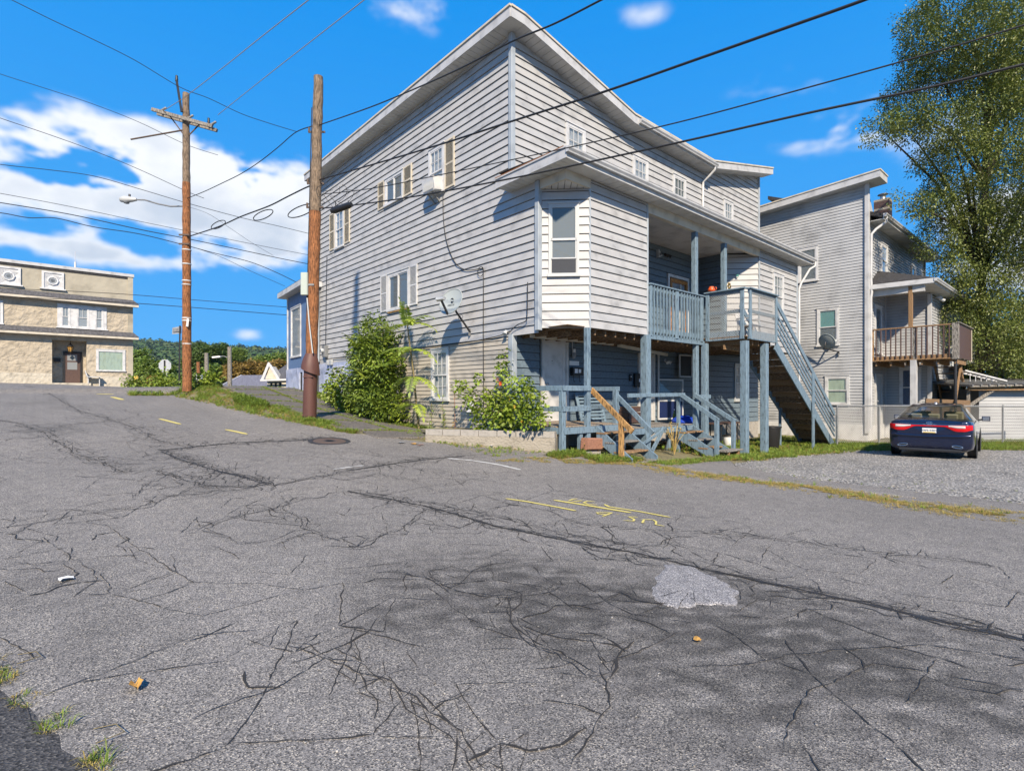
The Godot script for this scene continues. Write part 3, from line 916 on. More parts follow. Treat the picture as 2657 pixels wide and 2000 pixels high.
# a plain wall slab behind the boards
func core(t: Node3D, w: Wall, s0: float, s1: float, y0: float, y1: float, thick := 0.12):
	var b := MB.new()
	w.box(b, s0, s1, y0, y1, -thick, -0.004)
	part("wall", b, M.wall_core, t)

# window with trim, sashes, panes, muntins, blind and sill
func window(t: Node3D, w: Wall, s0: float, s1: float, y0: float, y1: float, kind := "double", grid := [3, 2], inside = null, trim = null, called := "window", label := "", tw := 0.085, screened := false):
	var g := sub(called, t, label)
	if trim == null: trim = M.white
	var b := MB.new()
	var pr := 0.058
	w.box(b, s0, s0 + tw, y0, y1, -0.03, pr)
	w.box(b, s1 - tw, s1, y0, y1, -0.03, pr)
	w.box(b, s0 + tw, s1 - tw, y1 - tw, y1, -0.03, pr - 0.003)
	w.box(b, s0 - 0.02, s1 + 0.02, y1, y1 + 0.03, -0.02, pr + 0.02)
	part("frame", b, trim, g)
	b = MB.new()
	w.box(b, s0 - 0.03, s1 + 0.03, y0 - 0.04, y0 + 0.035, -0.03, pr + 0.03)
	part("sill", b, trim, g)
	var a := s0 + tw; var z := s1 - tw
	var lo := y0 + 0.035; var hi := y1 - tw
	b = MB.new()
	w.quad(b, a, z, lo, hi, 0.002)
	part("curtain", b, inside if inside != null else M.blind, g)
	if screened:
		b = MB.new()
		w.quad(b, a, z, lo, (lo + hi) / 2, 0.012)
		part("insect_screen", b, M.screen, g)
	var halves := []
	if kind == "slider": halves = [[a, (a + z) / 2 + 0.015, lo, hi, 0.018], [(a + z) / 2 - 0.015, z, lo, hi, 0.034]]
	elif kind == "fixed": halves = [[a, z, lo, hi, 0.025]]
	else: halves = [[a, z, (lo + hi) / 2 - 0.018, hi, 0.034], [a, z, lo, (lo + hi) / 2 + 0.018, 0.018]]
	for k in halves.size():
		var q: Array = halves[k]
		var sw := 0.04 if kind != "fixed" else 0.02
		b = MB.new()
		w.box(b, q[0], q[0] + sw, q[2], q[3], 0.0, q[4] + 0.016)
		w.box(b, q[1] - sw, q[1], q[2], q[3], 0.0, q[4] + 0.016)
		w.box(b, q[0] + sw, q[1] - sw, q[2], q[2] + sw, 0.0, q[4] + 0.014)
		w.box(b, q[0] + sw, q[1] - sw, q[3] - sw, q[3], 0.0, q[4] + 0.014)
		part("sash", b, trim, g)
		b = MB.new()
		w.quad(b, q[0] + sw, q[1] - sw, q[2] + sw, q[3] - sw, q[4])
		part("pane", b, M.pane, g)
		var nx: int = grid[0] if k == 0 or grid.size() > 2 else 0
		var ny: int = grid[1] if k == 0 or grid.size() > 2 else 0
		if nx > 0:
			b = MB.new()
			for i in range(1, nx):
				var s := lerpf(q[0] + sw, q[1] - sw, float(i) / nx)
				w.box(b, s - 0.01, s + 0.01, q[2] + sw, q[3] - sw, q[4] + 0.002, q[4] + 0.012)
			for j in range(1, ny):
				var y := lerpf(q[2] + sw, q[3] - sw, float(j) / ny)
				w.box(b, q[0] + sw, q[1] - sw, y - 0.01, y + 0.01, q[4] + 0.001, q[4] + 0.011)
			part("muntin", b, trim, g)
	return g

func shutter(t: Node3D, w: Wall, s0: float, s1: float, y0: float, y1: float, m, fine := true):
	var g := sub("shutter", t)
	var b := MB.new()
	var f := 0.05
	w.box(b, s0, s0 + f, y0, y1, 0.022, 0.062)
	w.box(b, s1 - f, s1, y0, y1, 0.022, 0.062)
	for y in [y0, (y0 + y1) / 2 - f / 2, y1 - f]: w.box(b, s0 + f, s1 - f, y, y + f, 0.022, 0.060)
	part("frame", b, m, g)
	b = MB.new()
	var n := int((y1 - y0) / 0.042)
	for i in n:
		var y := y0 + f + (y1 - y0 - 2 * f) * (i + 0.5) / n
		if absf(y - (y0 + y1) / 2) < f / 2 + 0.01: continue
		b.bar(w.p(s0 + f, y, 0.042), w.p(s1 - f, y, 0.042), 0.036, 0.02, (w.n - Vector3(0, 0.9, 0)).normalized())
	w.quad(b, s0 + f, s1 - f, y0 + f, y1 - f, 0.026)
	part("slat", b, m, g, "", "stuff")

func holes_of(list: Array) -> Array:
	var o := []
	for q in list: o.append([q[0] + 0.01, q[1] - 0.01, q[2] - 0.0, q[3]])
	return o

var home: Node3D

# soffit boards between two parallel edges a0-a1 (wall side) and b0-b1 (outer side)
func soffit_boards(t: Node3D, a0: Vector3, a1: Vector3, b0: Vector3, b1: Vector3, step: float, m, th := 0.02):
	var n: int = max(1, int(round(a0.distance_to(a1) / step)))
	for i in n:
		var f0 := (i + 0.03) / n; var f1 := (i + 0.97) / n
		var b := MB.new()
		b.slab([a0.lerp(a1, f0), a0.lerp(a1, f1), b0.lerp(b1, f1), b0.lerp(b1, f0)], Vector3(0, th, 0))
		part("soffit_board", b, m, t)

func gutter(t: Node3D, a: Vector3, c: Vector3, out: Vector3, m):
	# K-shaped profile swept from a to c
	var prof := [Vector2(0, 0), Vector2(0.075, 0), Vector2(0.082, 0.03), Vector2(0.115, 0.075), Vector2(0.118, 0.115), Vector2(0.104, 0.118), Vector2(0.1, 0.085), Vector2(0.06, 0.02), Vector2(0.012, 0.02), Vector2(0.012, 0.12), Vector2(0, 0.12)]
	var b := MB.new()
	var n := prof.size()
	for i in n:
		var p: Vector2 = prof[i]; var q: Vector2 = prof[(i + 1) % n]
		b.quad(a + out * p.x + Vector3(0, p.y, 0), a + out * q.x + Vector3(0, q.y, 0), c + out * q.x + Vector3(0, q.y, 0), c + out * p.x + Vector3(0, p.y, 0))
	for e in [a, c]:
		b.slab([e, e + out * 0.08, e + out * 0.116 + Vector3(0, 0.08, 0), e + out * 0.116 + Vector3(0, 0.115, 0), e + Vector3(0, 0.118, 0)], (c - a).normalized() * (0.004 if e == a else -0.004))
	part("gutter", b, m, t)

func house():
	var t := thing("clapboard_house", "large grey clapboard house with blue porches on the street corner", "house", P(0, 0, 0.3))
	home = t
	var wl := Wall.new(P(0, 0, 0), Vector3(0, 0, -1), Vector3(-1, 0, 0))       # street side, s = L
	var wr := Wall.new(P(0, 0, 0), Vector3(1, 0, 0), Vector3(0, 0, 1))         # porch side, s = R
	var wf := Wall.new(P(0, -1.82, 0), Vector3(1, 0, 0), Vector3(0, 0, 1))     # addition front
	var wc := Wall.new(P(0, -0.96, 0), Vector3(0.84, 0, 0.86), Vector3(-0.86, 0, 0.84))
	var wc2 := Wall.new(P(9.15, -0.96, 0), Vector3(0.85, 0, 0.86), Vector3(-0.86, 0, 0.85))
	var LE := 12.35
	# street side
	var W := [[9.81, 10.64, 7.40, 8.88], [5.3, 6.52, 8.03, 8.93], [2.94, 3.78, 7.55, 8.98], [4.93, 6.32, 4.42, 5.65], [2.72, 3.64, 1.43, 2.93], [9.86, 10.78, 1.33, 2.66], [5.65, 6.45, 1.5, 2.9]]
	var hl := holes_of(W)
	var sd := [M.siding, M.siding_b, M.siding]
	var YB := 3.06
	var YM := YB + 18 * 0.203
	siding(t, wl, -0.96, LE, YB, YM, 0.203, hl, sd)
	siding(t, wl, 0.0, LE, YM, 10.67, 0.203, hl, sd)
	core(t, wl, 0.0, LE, 0.3, 10.66)
	core(t, wl, -0.95, -0.0, 3.1, 6.66)
	window(t, wl, W[0][0], W[0][1], W[0][2], W[0][3], "double", [2, 2, 1], M.blind)
	window(t, wl, W[1][0], W[1][1], W[1][2], W[1][3], "slider", [0, 0], M.curtain_dark)
	window(t, wl, W[2][0], W[2][1], W[2][2], W[2][3], "double", [3, 2], M.curtain)
	window(t, wl, W[3][0], W[3][1], W[3][2], W[3][3], "slider", [0, 0], M.curtain_dark)
	window(t, wl, W[4][0], W[4][1], W[4][2], W[4][3], "double", [3, 2, 1], M.curtain)
	window(t, wl, W[5][0], W[5][1], W[5][2], W[5][3], "double", [2, 2, 1], M.blind)
	window(t, wl, W[6][0], W[6][1], W[6][2], W[6][3], "double", [2, 2, 1], M.blind)
	for q in [[9.3, 9.77, 7.42, 8.9], [10.68, 11.16, 7.42, 8.9], [4.76, 5.26, 8.0, 8.96], [6.56, 7.02, 8.0, 8.96], [2.44, 2.9, 7.57, 8.98]]: shutter(t, wl, q[0], q[1], q[2], q[3], M.cream)
	for q in [[4.44, 4.89, 4.42, 5.69], [6.36, 6.82, 4.42, 5.69]]: shutter(t, wl, q[0], q[1], q[2], q[3], M.white)
	var b := MB.new()
	wl.box(b, 4.95, 6.3, 4.33, 4.385, 0.02, 0.075)
	part("sill_board", b, M.new_wood, t, "bare orange timber strip under the shuttered window")
	# beige ground storey and pale blue foundation on the street side
	siding(t, wl, 0.0, 8.0, 0.42, YB - 0.02, 0.1165, hl, M.siding_beige, 0.02)
	b = MB.new()
	wl.box(b, 8.0, LE, 0.6, 2.86, -0.05, 0.03)
	part("foundation", b, M.blue_pale, t, "pale blue painted foundation wall")
	b = MB.new()
	wl.box(b, 8.0, LE, 2.86, YB, -0.05, 0.012)
	part("skirt_board", b, M.siding, t)
	# porch side, upper storey with raked soffit line
	var U := [[1.96, 2.78, 7.62, 9.12], [5.06, 5.89, 7.7, 9.14], [7.38, 8.21, 7.7, 9.18], [11.0, 11.77, 7.75, 9.19]]
	siding(t, wr, 0.0, 14.1, 6.92, 11.0, 0.203, holes_of(U), sd, 0.03, [0.0, 10.68, 4.55, 9.82, 9.4, 9.82, 14.1, 10.95])
	core(t, wr, 0.0, 14.1, 0.3, 9.8)
	for i in 4:
		var q: Array = U[i]
		window(t, wr, q[0], q[1], q[2], q[3], "double", [3, 2], [M.curtain, M.curtain, M.curtain_dark, M.blind][i])
	# upper rear and far ends so that the block is closed
	b = MB.new()
	b.box(P(14.1, 0.0, 0.0), P(14.0, LE, 10.9))
	b.box(P(0.13, LE, 0.6), P(14.0, LE - 0.12, 9.8))
	part("rear_wall", b, M.siding, t)
	# addition: chamfered bay, balcony recess, second chamfer, end room
	var A0 := 3.17
	var A1 := A0 + 17 * 0.203
	var Lc := 1.202
	siding(t, wc, 0.0, Lc, A0, 6.46, 0.203, [[0.245, 0.945, 4.42, 6.1]], sd)
	siding(t, wf, 0.84, 3.2, A0, 6.66, 0.203, [], sd)
	core(t, wc, 0.0, Lc, A0, 6.6, 0.1)
	core(t, wf, 0.9, 3.18, A0, 6.66, 0.1)
	window(t, wc, 0.235, 0.955, 4.42, 6.11, "double", [0, 0], M.screen, M.grey_plastic, "window", "tall weathered aluminium storm window with a patterned lower screen", 0.05)
	b = MB.new()
	wc.box(b, 0.30, 0.89, 5.255, 5.29, 0.0, 0.05)
	wc.box(b, 0.30, 0.89, 4.80, 4.83, 0.0, 0.055)
	part("screen_bar", b, M.metal, t)
	b = MB.new()
	wc.quad(b, 0.31, 0.88, 4.48, 4.80, 0.045)
	part("lower_screen", b, M.curtain_dark, t)
	b = MB.new()
	b.box(P(3.2, -1.82, A0), P(3.08, -0.02, 6.66))
	part("side_wall", b, M.siding_blue, t)
	siding(t, wr, 3.2, 9.15, 3.3, 6.55, 0.203, [[7.02, 8.42, 3.3, 5.72]], M.siding_blue)
	var ws := Wall.new(P(9.15, 0, 0), Vector3(0, 0, 1), Vector3(-1, 0, 0))
	siding(t, ws, 0.0, 0.96, 3.3, 6.55, 0.203, [], M.siding_blue)
	core(t, ws, 0.0, 0.96, 3.3, 6.6, 0.1)
	siding(t, wc2, 0.0, 1.21, A0, 6.5, 0.203, [], sd)
	core(t, wc2, 0.0, 1.2, A0, 6.6, 0.1)
	siding(t, wf, 10.0, 13.35, A0, 6.66, 0.203, [[11.12, 12.04, 4.4, 6.03]], sd)
	core(t, wf, 10.06, 13.33, A0, 6.66, 0.1)
	window(t, wf, 11.11, 12.05, 4.4, 6.04, "double", [3, 2], M.curtain)
	b = MB.new()
	b.box(P(13.35, -1.80, A0), P(13.25, 0, 6.66))
	part("end_wall", b, M.siding, t)
	# corner boards
	for q in [[P(-0.02, -0.02, 6.95), P(-0.02, -0.02, 10.66), 0.13], [P(-0.02, -0.97, 3.12), P(-0.02, -0.97, 6.66), 0.13], [P(0.84, -1.83, 3.12), P(0.84, -1.83, 6.45), 0.045], [P(3.19, -1.83, 3.12), P(3.19, -1.83, 6.66), 0.06], [P(0.02, 0.0, 0.55), P(0.02, 0.0, 3.1), 0.16], [P(9.99, -1.83, 3.12), P(9.99, -1.83, 6.6), 0.06], [P(13.36, -1.82, 3.12), P(13.36, -1.82, 6.66), 0.09], [P(-0.02, LE, 3.0), P(-0.02, LE, 10.66), 0.12], [P(14.11, -0.02, 6.95), P(14.11, -0.02, 10.9), 0.1]]:
		b = MB.new()
		b.bar(q[0], q[1], q[2], q[2], Vector3.RIGHT, 0.008)
		part("corner_board", b, M.trim_grey, t)
	# main roof: slabs following the soffit line
	var ov := 0.45
	var prof := [-ov, 10.69, 0.0, 10.69, 4.55, 9.83, 9.4, 9.83, 14.5, 11.0]
	var rf := sub("roof", t)
	b = MB.new()
	for i in range(0, prof.size() - 2, 2):
		var p0 := P(prof[i], -ov + 0.03, prof[i + 1] + 0.025); var p1 := P(prof[i + 2], -ov + 0.03, prof[i + 3] + 0.025)
		var q0 := P(prof[i], LE + ov, prof[i + 1] + 0.025); var q1 := P(prof[i + 2], LE + ov, prof[i + 3] + 0.025)
		b.slab([p0, p1, q1, q0], Vector3(0, 0.22, 0))
	part("roof_deck", b, M.roofing, rf)
	# fascia, eave on the street side and rakes on the porch side
	b = MB.new()
	b.box(P(-ov - 0.025, -ov, 10.66), P(-ov, LE + ov, 10.90))
	part("fascia", b, M.trim, rf)
	b = MB.new()
	b.box(P(-ov - 0.055, -ov - 0.03, 10.90), P(-ov + 0.1, LE + ov, 10.95))
	part("drip_edge", b, M.cream, rf)
	for i in range(0, prof.size() - 2, 2):
		b = MB.new()
		var p0 := P(prof[i], -ov, prof[i + 1] - 0.03); var p1 := P(prof[i + 2], -ov, prof[i + 3] - 0.03)
		b.slab([p0, p1, p1 + Vector3(0, 0.24, 0), p0 + Vector3(0, 0.24, 0)], Vector3(0, 0, 0.026))
		part("fascia", b, M.trim, rf)
		b = MB.new()
		var u0 := p0 + Vector3(0, 0.24, -0.08); var u1 := p1 + Vector3(0, 0.24, -0.08)
		b.slab([u0, u1, u1 + Vector3(0, 0, 0.135), u0 + Vector3(0, 0, 0.135)], Vector3(0, 0.05, 0))
		part("drip_edge", b, M.cream, rf)
	soffit_boards(rf, P(0, 0.0, 10.665), P(0, LE + ov, 10.665), P(-ov, 0.0, 10.665), P(-ov, LE + ov, 10.665), 0.2, M.soffit)
	soffit_boards(rf, P(0.0, 0, 10.665), P(4.55, 0, 9.80), P(0.0, -ov, 10.665), P(4.55, -ov, 9.80), 0.2, M.soffit)
	soffit_boards(rf, P(4.55, 0, 9.80), P(9.4, 0, 9.80), P(4.55, -ov, 9.80), P(9.4, -ov, 9.80), 0.2, M.soffit)
	soffit_boards(rf, P(9.4, 0, 9.80), P(14.5, 0, 10.97), P(9.4, -ov, 9.80), P(14.5, -ov, 10.97), 0.2, M.soffit)
	b = MB.new()
	b.slab([P(-ov, 0, 10.665), P(0, 0, 10.665), P(-ov + 0.0, -ov, 10.665)], Vector3(0, 0.02, 0))
	b.slab([P(0, 0, 10.665), P(0, -ov, 10.665), P(-ov, -ov, 10.665)], Vector3(0, 0.02, 0))
	part("soffit_corner", b, M.soffit, rf)
	gutter(rf, P(4.75, -ov - 0.026, 9.84), P(9.55, -ov - 0.026, 9.84), Vector3(0, 0, 1), M.trim)
	b = MB.new()
	b.tube([P(9.42, -0.5, 9.84), P(9.42, -0.5, 9.74), P(9.40, -0.32, 9.58), P(9.36, -0.08, 9.42), P(9.36, -0.06, 9.2), P(9.36, -0.06, 7.2)], 0.045, 8)
	part("downspout", b, M.white, rf)
	# addition roof
	var ar := sub("porch_roof", t)
	b = MB.new()
	b.slab([P(-0.45, -2.25, 6.71), P(13.8, -2.25, 6.71), P(13.8, 0.05, 6.71), P(-0.45, 0.05, 6.71)], Vector3(0, 0.2, 0))
	b.slab([P(-0.45, -2.25, 6.915), P(13.8, -2.25, 6.915), P(13.8, -0.01, 7.02), P(-0.45, -0.01, 7.02)], Vector3(0, 0.02, 0))
	part("roof_deck", b, M.roofing, ar)
	b = MB.new()
	b.box(P(-0.475, -2.28, 6.67), P(-0.45, 0.08, 6.88))
	part("fascia", b, M.trim, ar)
	b = MB.new()
	b.box(P(-0.5, -2.3, 6.88), P(-0.40, 0.09, 6.91))
	part("drip_edge", b, M.trim, ar)
	b = MB.new()
	b.box(P(-0.49, -2.2, 6.913), P(-0.36, 0.09, 6.94))
	part("rusted_edge", b, M.rust, ar, "rusty orange metal edge on the porch roof")
	b = MB.new()
	b.box(P(-0.45, -2.28, 6.67), P(13.8, -2.255, 6.9))
	part("fascia", b, M.trim, ar)
	gutter(ar, P(-0.5, -2.282, 6.77), P(13.95, -2.282, 6.77), Vector3(0, 0, 1), M.trim)
	b = MB.new()
	b.tube([P(13.85, -2.34, 6.78), P(13.85, -2.34, 6.62), P(13.7, -2.2, 6.5), P(13.5, -1.95, 5.95), P(13.43, -1.9, 5.75), P(13.43, -1.9, 0.3)], 0.042, 8)
	part("downspout", b, M.white, ar)
	soffit_boards(ar, P(0.84, -1.82, 6.68), P(13.8, -1.82, 6.68), P(0.84, -2.26, 6.68), P(13.8, -2.26, 6.68), 0.3, M.soffit)
	soffit_boards(ar, P(0, 0.05, 6.68), P(0, -2.26, 6.68), P(-0.45, 0.05, 6.68), P(-0.45, -2.26, 6.68), 0.2, M.soffit)
	b = MB.new()
	b.slab([P(0, -1.82, 6.68), P(0.84, -1.82, 6.68), P(0.84, -2.26, 6.68), P(0, -2.26, 6.68)], Vector3(0, 0.02, 0))
	part("soffit_corner", b, M.soffit, ar)
	# boxed corner over the chamfer: two boards and a ribbed triangular underside
	b = MB.new()
	b.box(P(-0.03, -0.99, 6.46), P(0.03, -1.86, 6.675))
	part("corner_beam", b, M.cream, ar)
	b = MB.new()
	b.box(P(0.03, -1.80, 6.46), P(0.84, -1.86, 6.675))
	part("corner_beam", b, M.cream, ar)
	for i in 8:
		var f0 := (i + 0.04) / 8.0; var f1 := (i + 0.96) / 8.0
		b = MB.new()
		# strips across the triangle (0,-0.96) (0.84,-1.82) (0,-1.82)
		var a0 := P(0.84 * f0, lerpf(-0.96, -1.82, f0), 6.47); var a1 := P(0.84 * f1, lerpf(-0.96, -1.82, f1), 6.47)
		var c0 := P(0.0, -0.96 - 0.86 * f0 * 2, 6.47) if f0 < 0.5 else P(0.84 * (f0 - 0.5) * 2, -1.82, 6.47)
		var c1 := P(0.0, -0.96 - 0.86 * f1 * 2, 6.47) if f1 <= 0.5 else P(0.84 * (f1 - 0.5) * 2, -1.82, 6.47)
		b.slab([a0, a1, c1, c0], Vector3(0, 0.02, 0))
		part("soffit_board", b, M.soffit, ar)
	# balcony header, ceiling boards and posts
	b = MB.new()
	b.box(P(3.2, -1.74, 6.42), P(10.0, -1.86, 6.675))
	part("header_beam", b, M.cream, ar)
	for i in 17:
		var l := -1.74 + i * 0.102
		b = MB.new()
		b.box(P(3.2, l, 6.56), P(9.6, l + 0.098, 6.575))
		part("ceiling_board", b, M.soffit, ar)

func shop_front():
	# the blue shop bay at the street end of the house
	var t := thing("shop_front", "low blue panelled shop bay with a tall window beside the utility pole", "shop front", P(-0.3, 13.7, 1.5))
	var w := Wall.new(P(-0.42, 12.36, 0), P(-0.12, 15.7, 0) - P(-0.42, 12.36, 0), Vector3(-1, 0, -0.1))
	var n := 12
	var Ls := 3.353
	for i in n:
		var b := MB.new()
		var s0 := Ls * i / n + 0.004; var s1 := Ls * (i + 1) / n - 0.004
		if s1 > 1.2 and s0 < 2.75:
			w.box(b, s0, s1, 2.75, 3.3, 0, 0.03)
			part("panel", b, M.blue_panel, t)
			b = MB.new()
			w.box(b, s0, s1, 5.5, 6.1, 0, 0.03)
		else: w.box(b, s0, s1, 2.75, 6.1, 0, 0.03)
		part("panel", b, M.blue_panel, t)
	var b := MB.new()
	w.box(b, 0, Ls, 1.2, 6.12, -0.5, 0.0)
	part("wall", b, M.wall_core, t)
	b = MB.new()
	w.box(b, -0.05, 0.75, 1.3, 2.75, 0.002, 0.045)
	w.box(b, 1.6, Ls + 0.25, 1.3, 2.75, 0.002, 0.06)
	w.box(b, 0.75, 1.6, 2.55, 2.75, 0.002, 0.045)
	part("foundation", b, M.blue_pale, t)
	b = MB.new()
	w.box(b, 0.8, 1.55, 1.4, 2.5, 0.004, 0.012)
	part("hatch_opening", b, M.black, t)
	b = MB.new()
	for s in [[0.72, 0.8], [1.3, 1.6]]: w.box(b, s[0], s[1], 1.4, 2.56, 0.0, 0.07)
	part("hatch_board", b, M.blue_pale, t)
	window(t, w, 1.15, 2.8, 3.28, 5.52, "fixed", [0, 0], M.curtain, M.white)
	b = MB.new()
	w.box(b, Ls - 0.02, Ls + 0.09, 2.7, 6.12, -0.05, 0.07)
	part("corner_board", b, M.white, t)
	b = MB.new()
	w.box(b, -0.3, Ls + 0.4, 6.1, 6.32, -0.8, 0.42)
	part("eave", b, M.trim, t)
	b = MB.new()
	w.box(b, -0.3, Ls + 0.37, 6.322, 6.36, -0.8, 0.39)
	part("roof", b, M.roof_grey, t)

func beam(t: Node3D, called: String, a: Vector3, c: Vector3, w: float, h: float, m, side := Vector3.ZERO, ch := 0.006, label := "") -> MeshInstance3D:
	var b := MB.new()
	b.bar(a, c, w, h, side, ch)
	return part(called, b, m, t, label)

# diamond wire mesh in the rectangle spanned by o, u (horizontal) and v (vertical)
func wire_mesh(b: MB, o: Vector3, u: Vector3, v: Vector3, step: float, r: float):
	var lu := u.length(); var lv := v.length()
	var du := u / lu; var dv := v / lv
	var k := -lv
	while k < lu:
		# line rising to the right and its mirror
		var s0: float = max(k, 0.0); var s1: float = min(k + lv, lu)
		if s1 > s0:
			for mir in 2:
				var p := o + du * s0 + dv * (s0 - k); var q := o + du * s1 + dv * (s1 - k)
				if mir == 1:
					p = o + du * (lu - s0) + dv * (s0 - k); q = o + du * (lu - s1) + dv * (s1 - k)
				b.tube([p, q], r, 4, false)
		k += step

func porch():
	var U := Vector3.UP
	var t := thing("balcony", "blue timber balcony with slatted rail, meshed landing and long outside stair", "balcony", P(6.0, -2.4, -0.15))
	var bw: Material = M.blue_wood
	# floor boards and joists
	for i in 18:
		beam(t, "floor_board", P(3.2, -0.06 - i * 0.1, 3.285), P(9.12, -0.06 - i * 0.1, 3.285), 0.095, 0.03, M.old_wood2)
	for i in 14:
		beam(t, "floor_board", P(6.1, -1.9 - i * 0.092, 3.25), P(8.12, -1.9 - i * 0.092, 3.25), 0.087, 0.03, M.old_wood2)
	for i in 24:
		beam(t, "joist", P(0.35 + i * 0.4, -0.03, 3.10), P(0.35 + i * 0.4, -1.74 if i > 1 else -0.9 - i * 0.4, 3.10), 0.045, 0.16, M.old_wood2, Vector3.RIGHT)
	for i in 5:
		beam(t, "joist", P(6.35 + i * 0.4, -1.9, 3.13), P(6.35 + i * 0.4, -3.05, 3.13), 0.045, 0.19, M.old_wood, Vector3.RIGHT)
	beam(t, "joist", P(6.2, -2.45, 2.98), P(8.0, -2.45, 2.98), 0.05, 0.14, M.old_wood, Vector3(0, 0, 1))
	var b := MB.new()
	b.box(P(0.14, -0.02, 3.185), P(13.2, -1.76, 3.20))
	part("underside", b, M.old_wood2, t)
	beam(t, "rim_board", P(3.2, -1.86, 3.13), P(6.12, -1.86, 3.13), 0.05, 0.13, bw, Vector3(0, 0, 1))
	# slatted rail
	beam(t, "top_rail", P(3.2, -1.86, 4.53), P(6.08, -1.86, 4.53), 0.15, 0.04, bw, Vector3(0, 0, 1))
	beam(t, "rail", P(3.22, -1.85, 4.42), P(6.05, -1.85, 4.42), 0.035, 0.09, bw, Vector3(0, 0, 1))
	beam(t, "rail", P(3.22, -1.85, 3.32), P(6.05, -1.85, 3.32), 0.035, 0.12, bw, Vector3(0, 0, 1))
	for i in 17:
		var r := 3.42 + i * 0.152
		if i == 7 or i == 8: continue
		b = MB.new()
		b.slab([P(r - 0.022, -1.872, 4.50), P(r + 0.022, -1.872, 4.50), P(r + 0.022, -1.872, 3.21), P(r - 0.022, -1.872, 3.17)], Vector3(0, 0, 0.04))
		part("baluster", b, bw, t)
	for r in [[3.28, 0.1], [4.56, 0.16], [5.95, 0.12]]:
		beam(t, "rail_post", P(r[0], -1.885, 3.16), P(r[0], -1.885, 4.5), r[1], 0.045, bw, Vector3.RIGHT)
	# upper posts
	beam(t, "post", P(5.72, -1.78, 3.3), P(5.72, -1.78, 6.42), 0.15, 0.15, bw, Vector3.RIGHT, 0.01)
	beam(t, "post", P(7.52, -1.78, 3.3), P(7.52, -1.78, 6.42), 0.15, 0.15, bw, Vector3.RIGHT, 0.01)
	# landing rails with wire mesh
	var Z1 := Vector3(0, 0, 1)
	for q in [[P(6.13, -1.95, 0), P(6.13, -3.08, 0), Vector3(-1, 0, 0)], [P(6.25, -3.15, 0), P(8.1, -3.15, 0), Z1]]:
		var a: Vector3 = q[0]; var c: Vector3 = q[1]; var n: Vector3 = q[2]
		var d := (c - a).normalized()
		beam(t, "top_rail", a - d * 0.05 + U * 4.62 + n * 0.02, c + d * 0.05 + U * 4.62 + n * 0.02, 0.16, 0.04, bw, n)
		beam(t, "rail", a + U * 4.54, c + U * 4.54, 0.04, 0.11, bw, n)
		beam(t, "rail", a + U * 3.98, c + U * 3.98, 0.04, 0.10, bw, n)
		beam(t, "rim_board", a + U * 3.3, c + U * 3.3, 0.05, 0.26, bw, n)
		for e in [a + d * 0.04, c - d * 0.04]:
			beam(t, "rail_post", e + n * 0.035 + U * 3.18, e + n * 0.035 + U * 4.58, 0.11, 0.05, bw, d)
		b = MB.new()
		wire_mesh(b, a + n * 0.026 + U * 3.2, c - a, U * 1.36, 0.075, 0.0042)
		part("wire_mesh", b, M.chain, t, "", "stuff")
	# supporting posts
	for q in [[6.16, -3.08, 0.19], [7.47, -3.08, 0.19], [6.1, -1.9, 0.17], [5.78, -1.78, 0.14]]:
		var y0 := H(q[0], q[1]) - 0.05
		beam(t, "post", P(q[0], q[1], y0), P(q[0], q[1], 3.12), q[2], q[2], bw, Vector3.RIGHT, 0.012)
	# stair
	var s0 := P(8.12, -3.12, 3.2); var s1 := P(13.35, -3.12, -0.27)
	var run := s1 - s0
	var sd := run.normalized()
	var inn := Vector3(0, 0, -1.02)
	beam(t, "stringer", s0 - U * 0.1 + Vector3(0, 0, 0.02), s1 - U * 0.1 + Vector3(0, 0, 0.02), 0.045, 0.30, bw, Z1)
	beam(t, "stringer", s0 - U * 0.12 + inn, s1 - U * 0.12 + inn, 0.045, 0.28, M.blue_wood, Z1)
	for i in 17:
		var p := s0 + run * ((i + 0.6) / 17.5)
		beam(t, "tread", p + Vector3(0.06, 0.0, -0.03), p + Vector3(0.06, 0.0, 0.03) + inn, 0.27, 0.035, M.old_wood2 if i % 3 else M.old_wood, Vector3.RIGHT)
		b = MB.new()
		b.box(p + Vector3(-0.06, -0.19, -0.04), p + Vector3(-0.035, -0.02, 0.04) + inn)
		part("riser", b, M.old_wood if i % 2 else M.old_wood2, t)
		if i % 3 == 1:
			b = MB.new()
			b.box(p + Vector3(-0.03, -0.12, -0.06), p + Vector3(0.12, -0.02, -0.12))
			part("cleat", b, M.old_wood, t)
	for side in 2:
		var off := Vector3(0, 0, 0.05) if side == 0 else inn + Vector3(0, 0, -0.03)
		beam(t, "stair_rail", s0 + off + U * 1.22 + sd * -0.1, s1 + off + U * 1.12, 0.04, 0.16, bw, Z1)
		for k in 4:
			var y := 0.88 - k * 0.185
			beam(t, "stair_slat", s0 + off + U * y, s1 + off + U * (y - 0.02), 0.03, 0.085, bw, Z1)
		beam(t, "stair_post", P(11.05, 0, H(11.05, -3.1) - 0.05) + Vector3(0, 0, 3.17) * 1.0 + off, P(11.05, 0, 2.36) + Vector3(0, 0, 3.17) + off, 0.13, 0.06, bw, Vector3.RIGHT)
		beam(t, "newel_post", P(13.45, 0, -0.35) + Vector3(0, 0, 3.17) + off, P(13.45, 0, 0.78) + Vector3(0, 0, 3.17) + off, 0.12, 0.06, bw, Vector3.RIGHT)
	b = MB.new()
	b.box(P(3.5, -0.5, 3.0), P(0.2, -0.44, 3.08))
	part("trim_strip", b, M.cream, t)
	b = MB.new()
	b.bar(P(3.55, -0.6, 3.0), P(6.2, -0.55, 2.86), 0.05, 0.09, Z1)
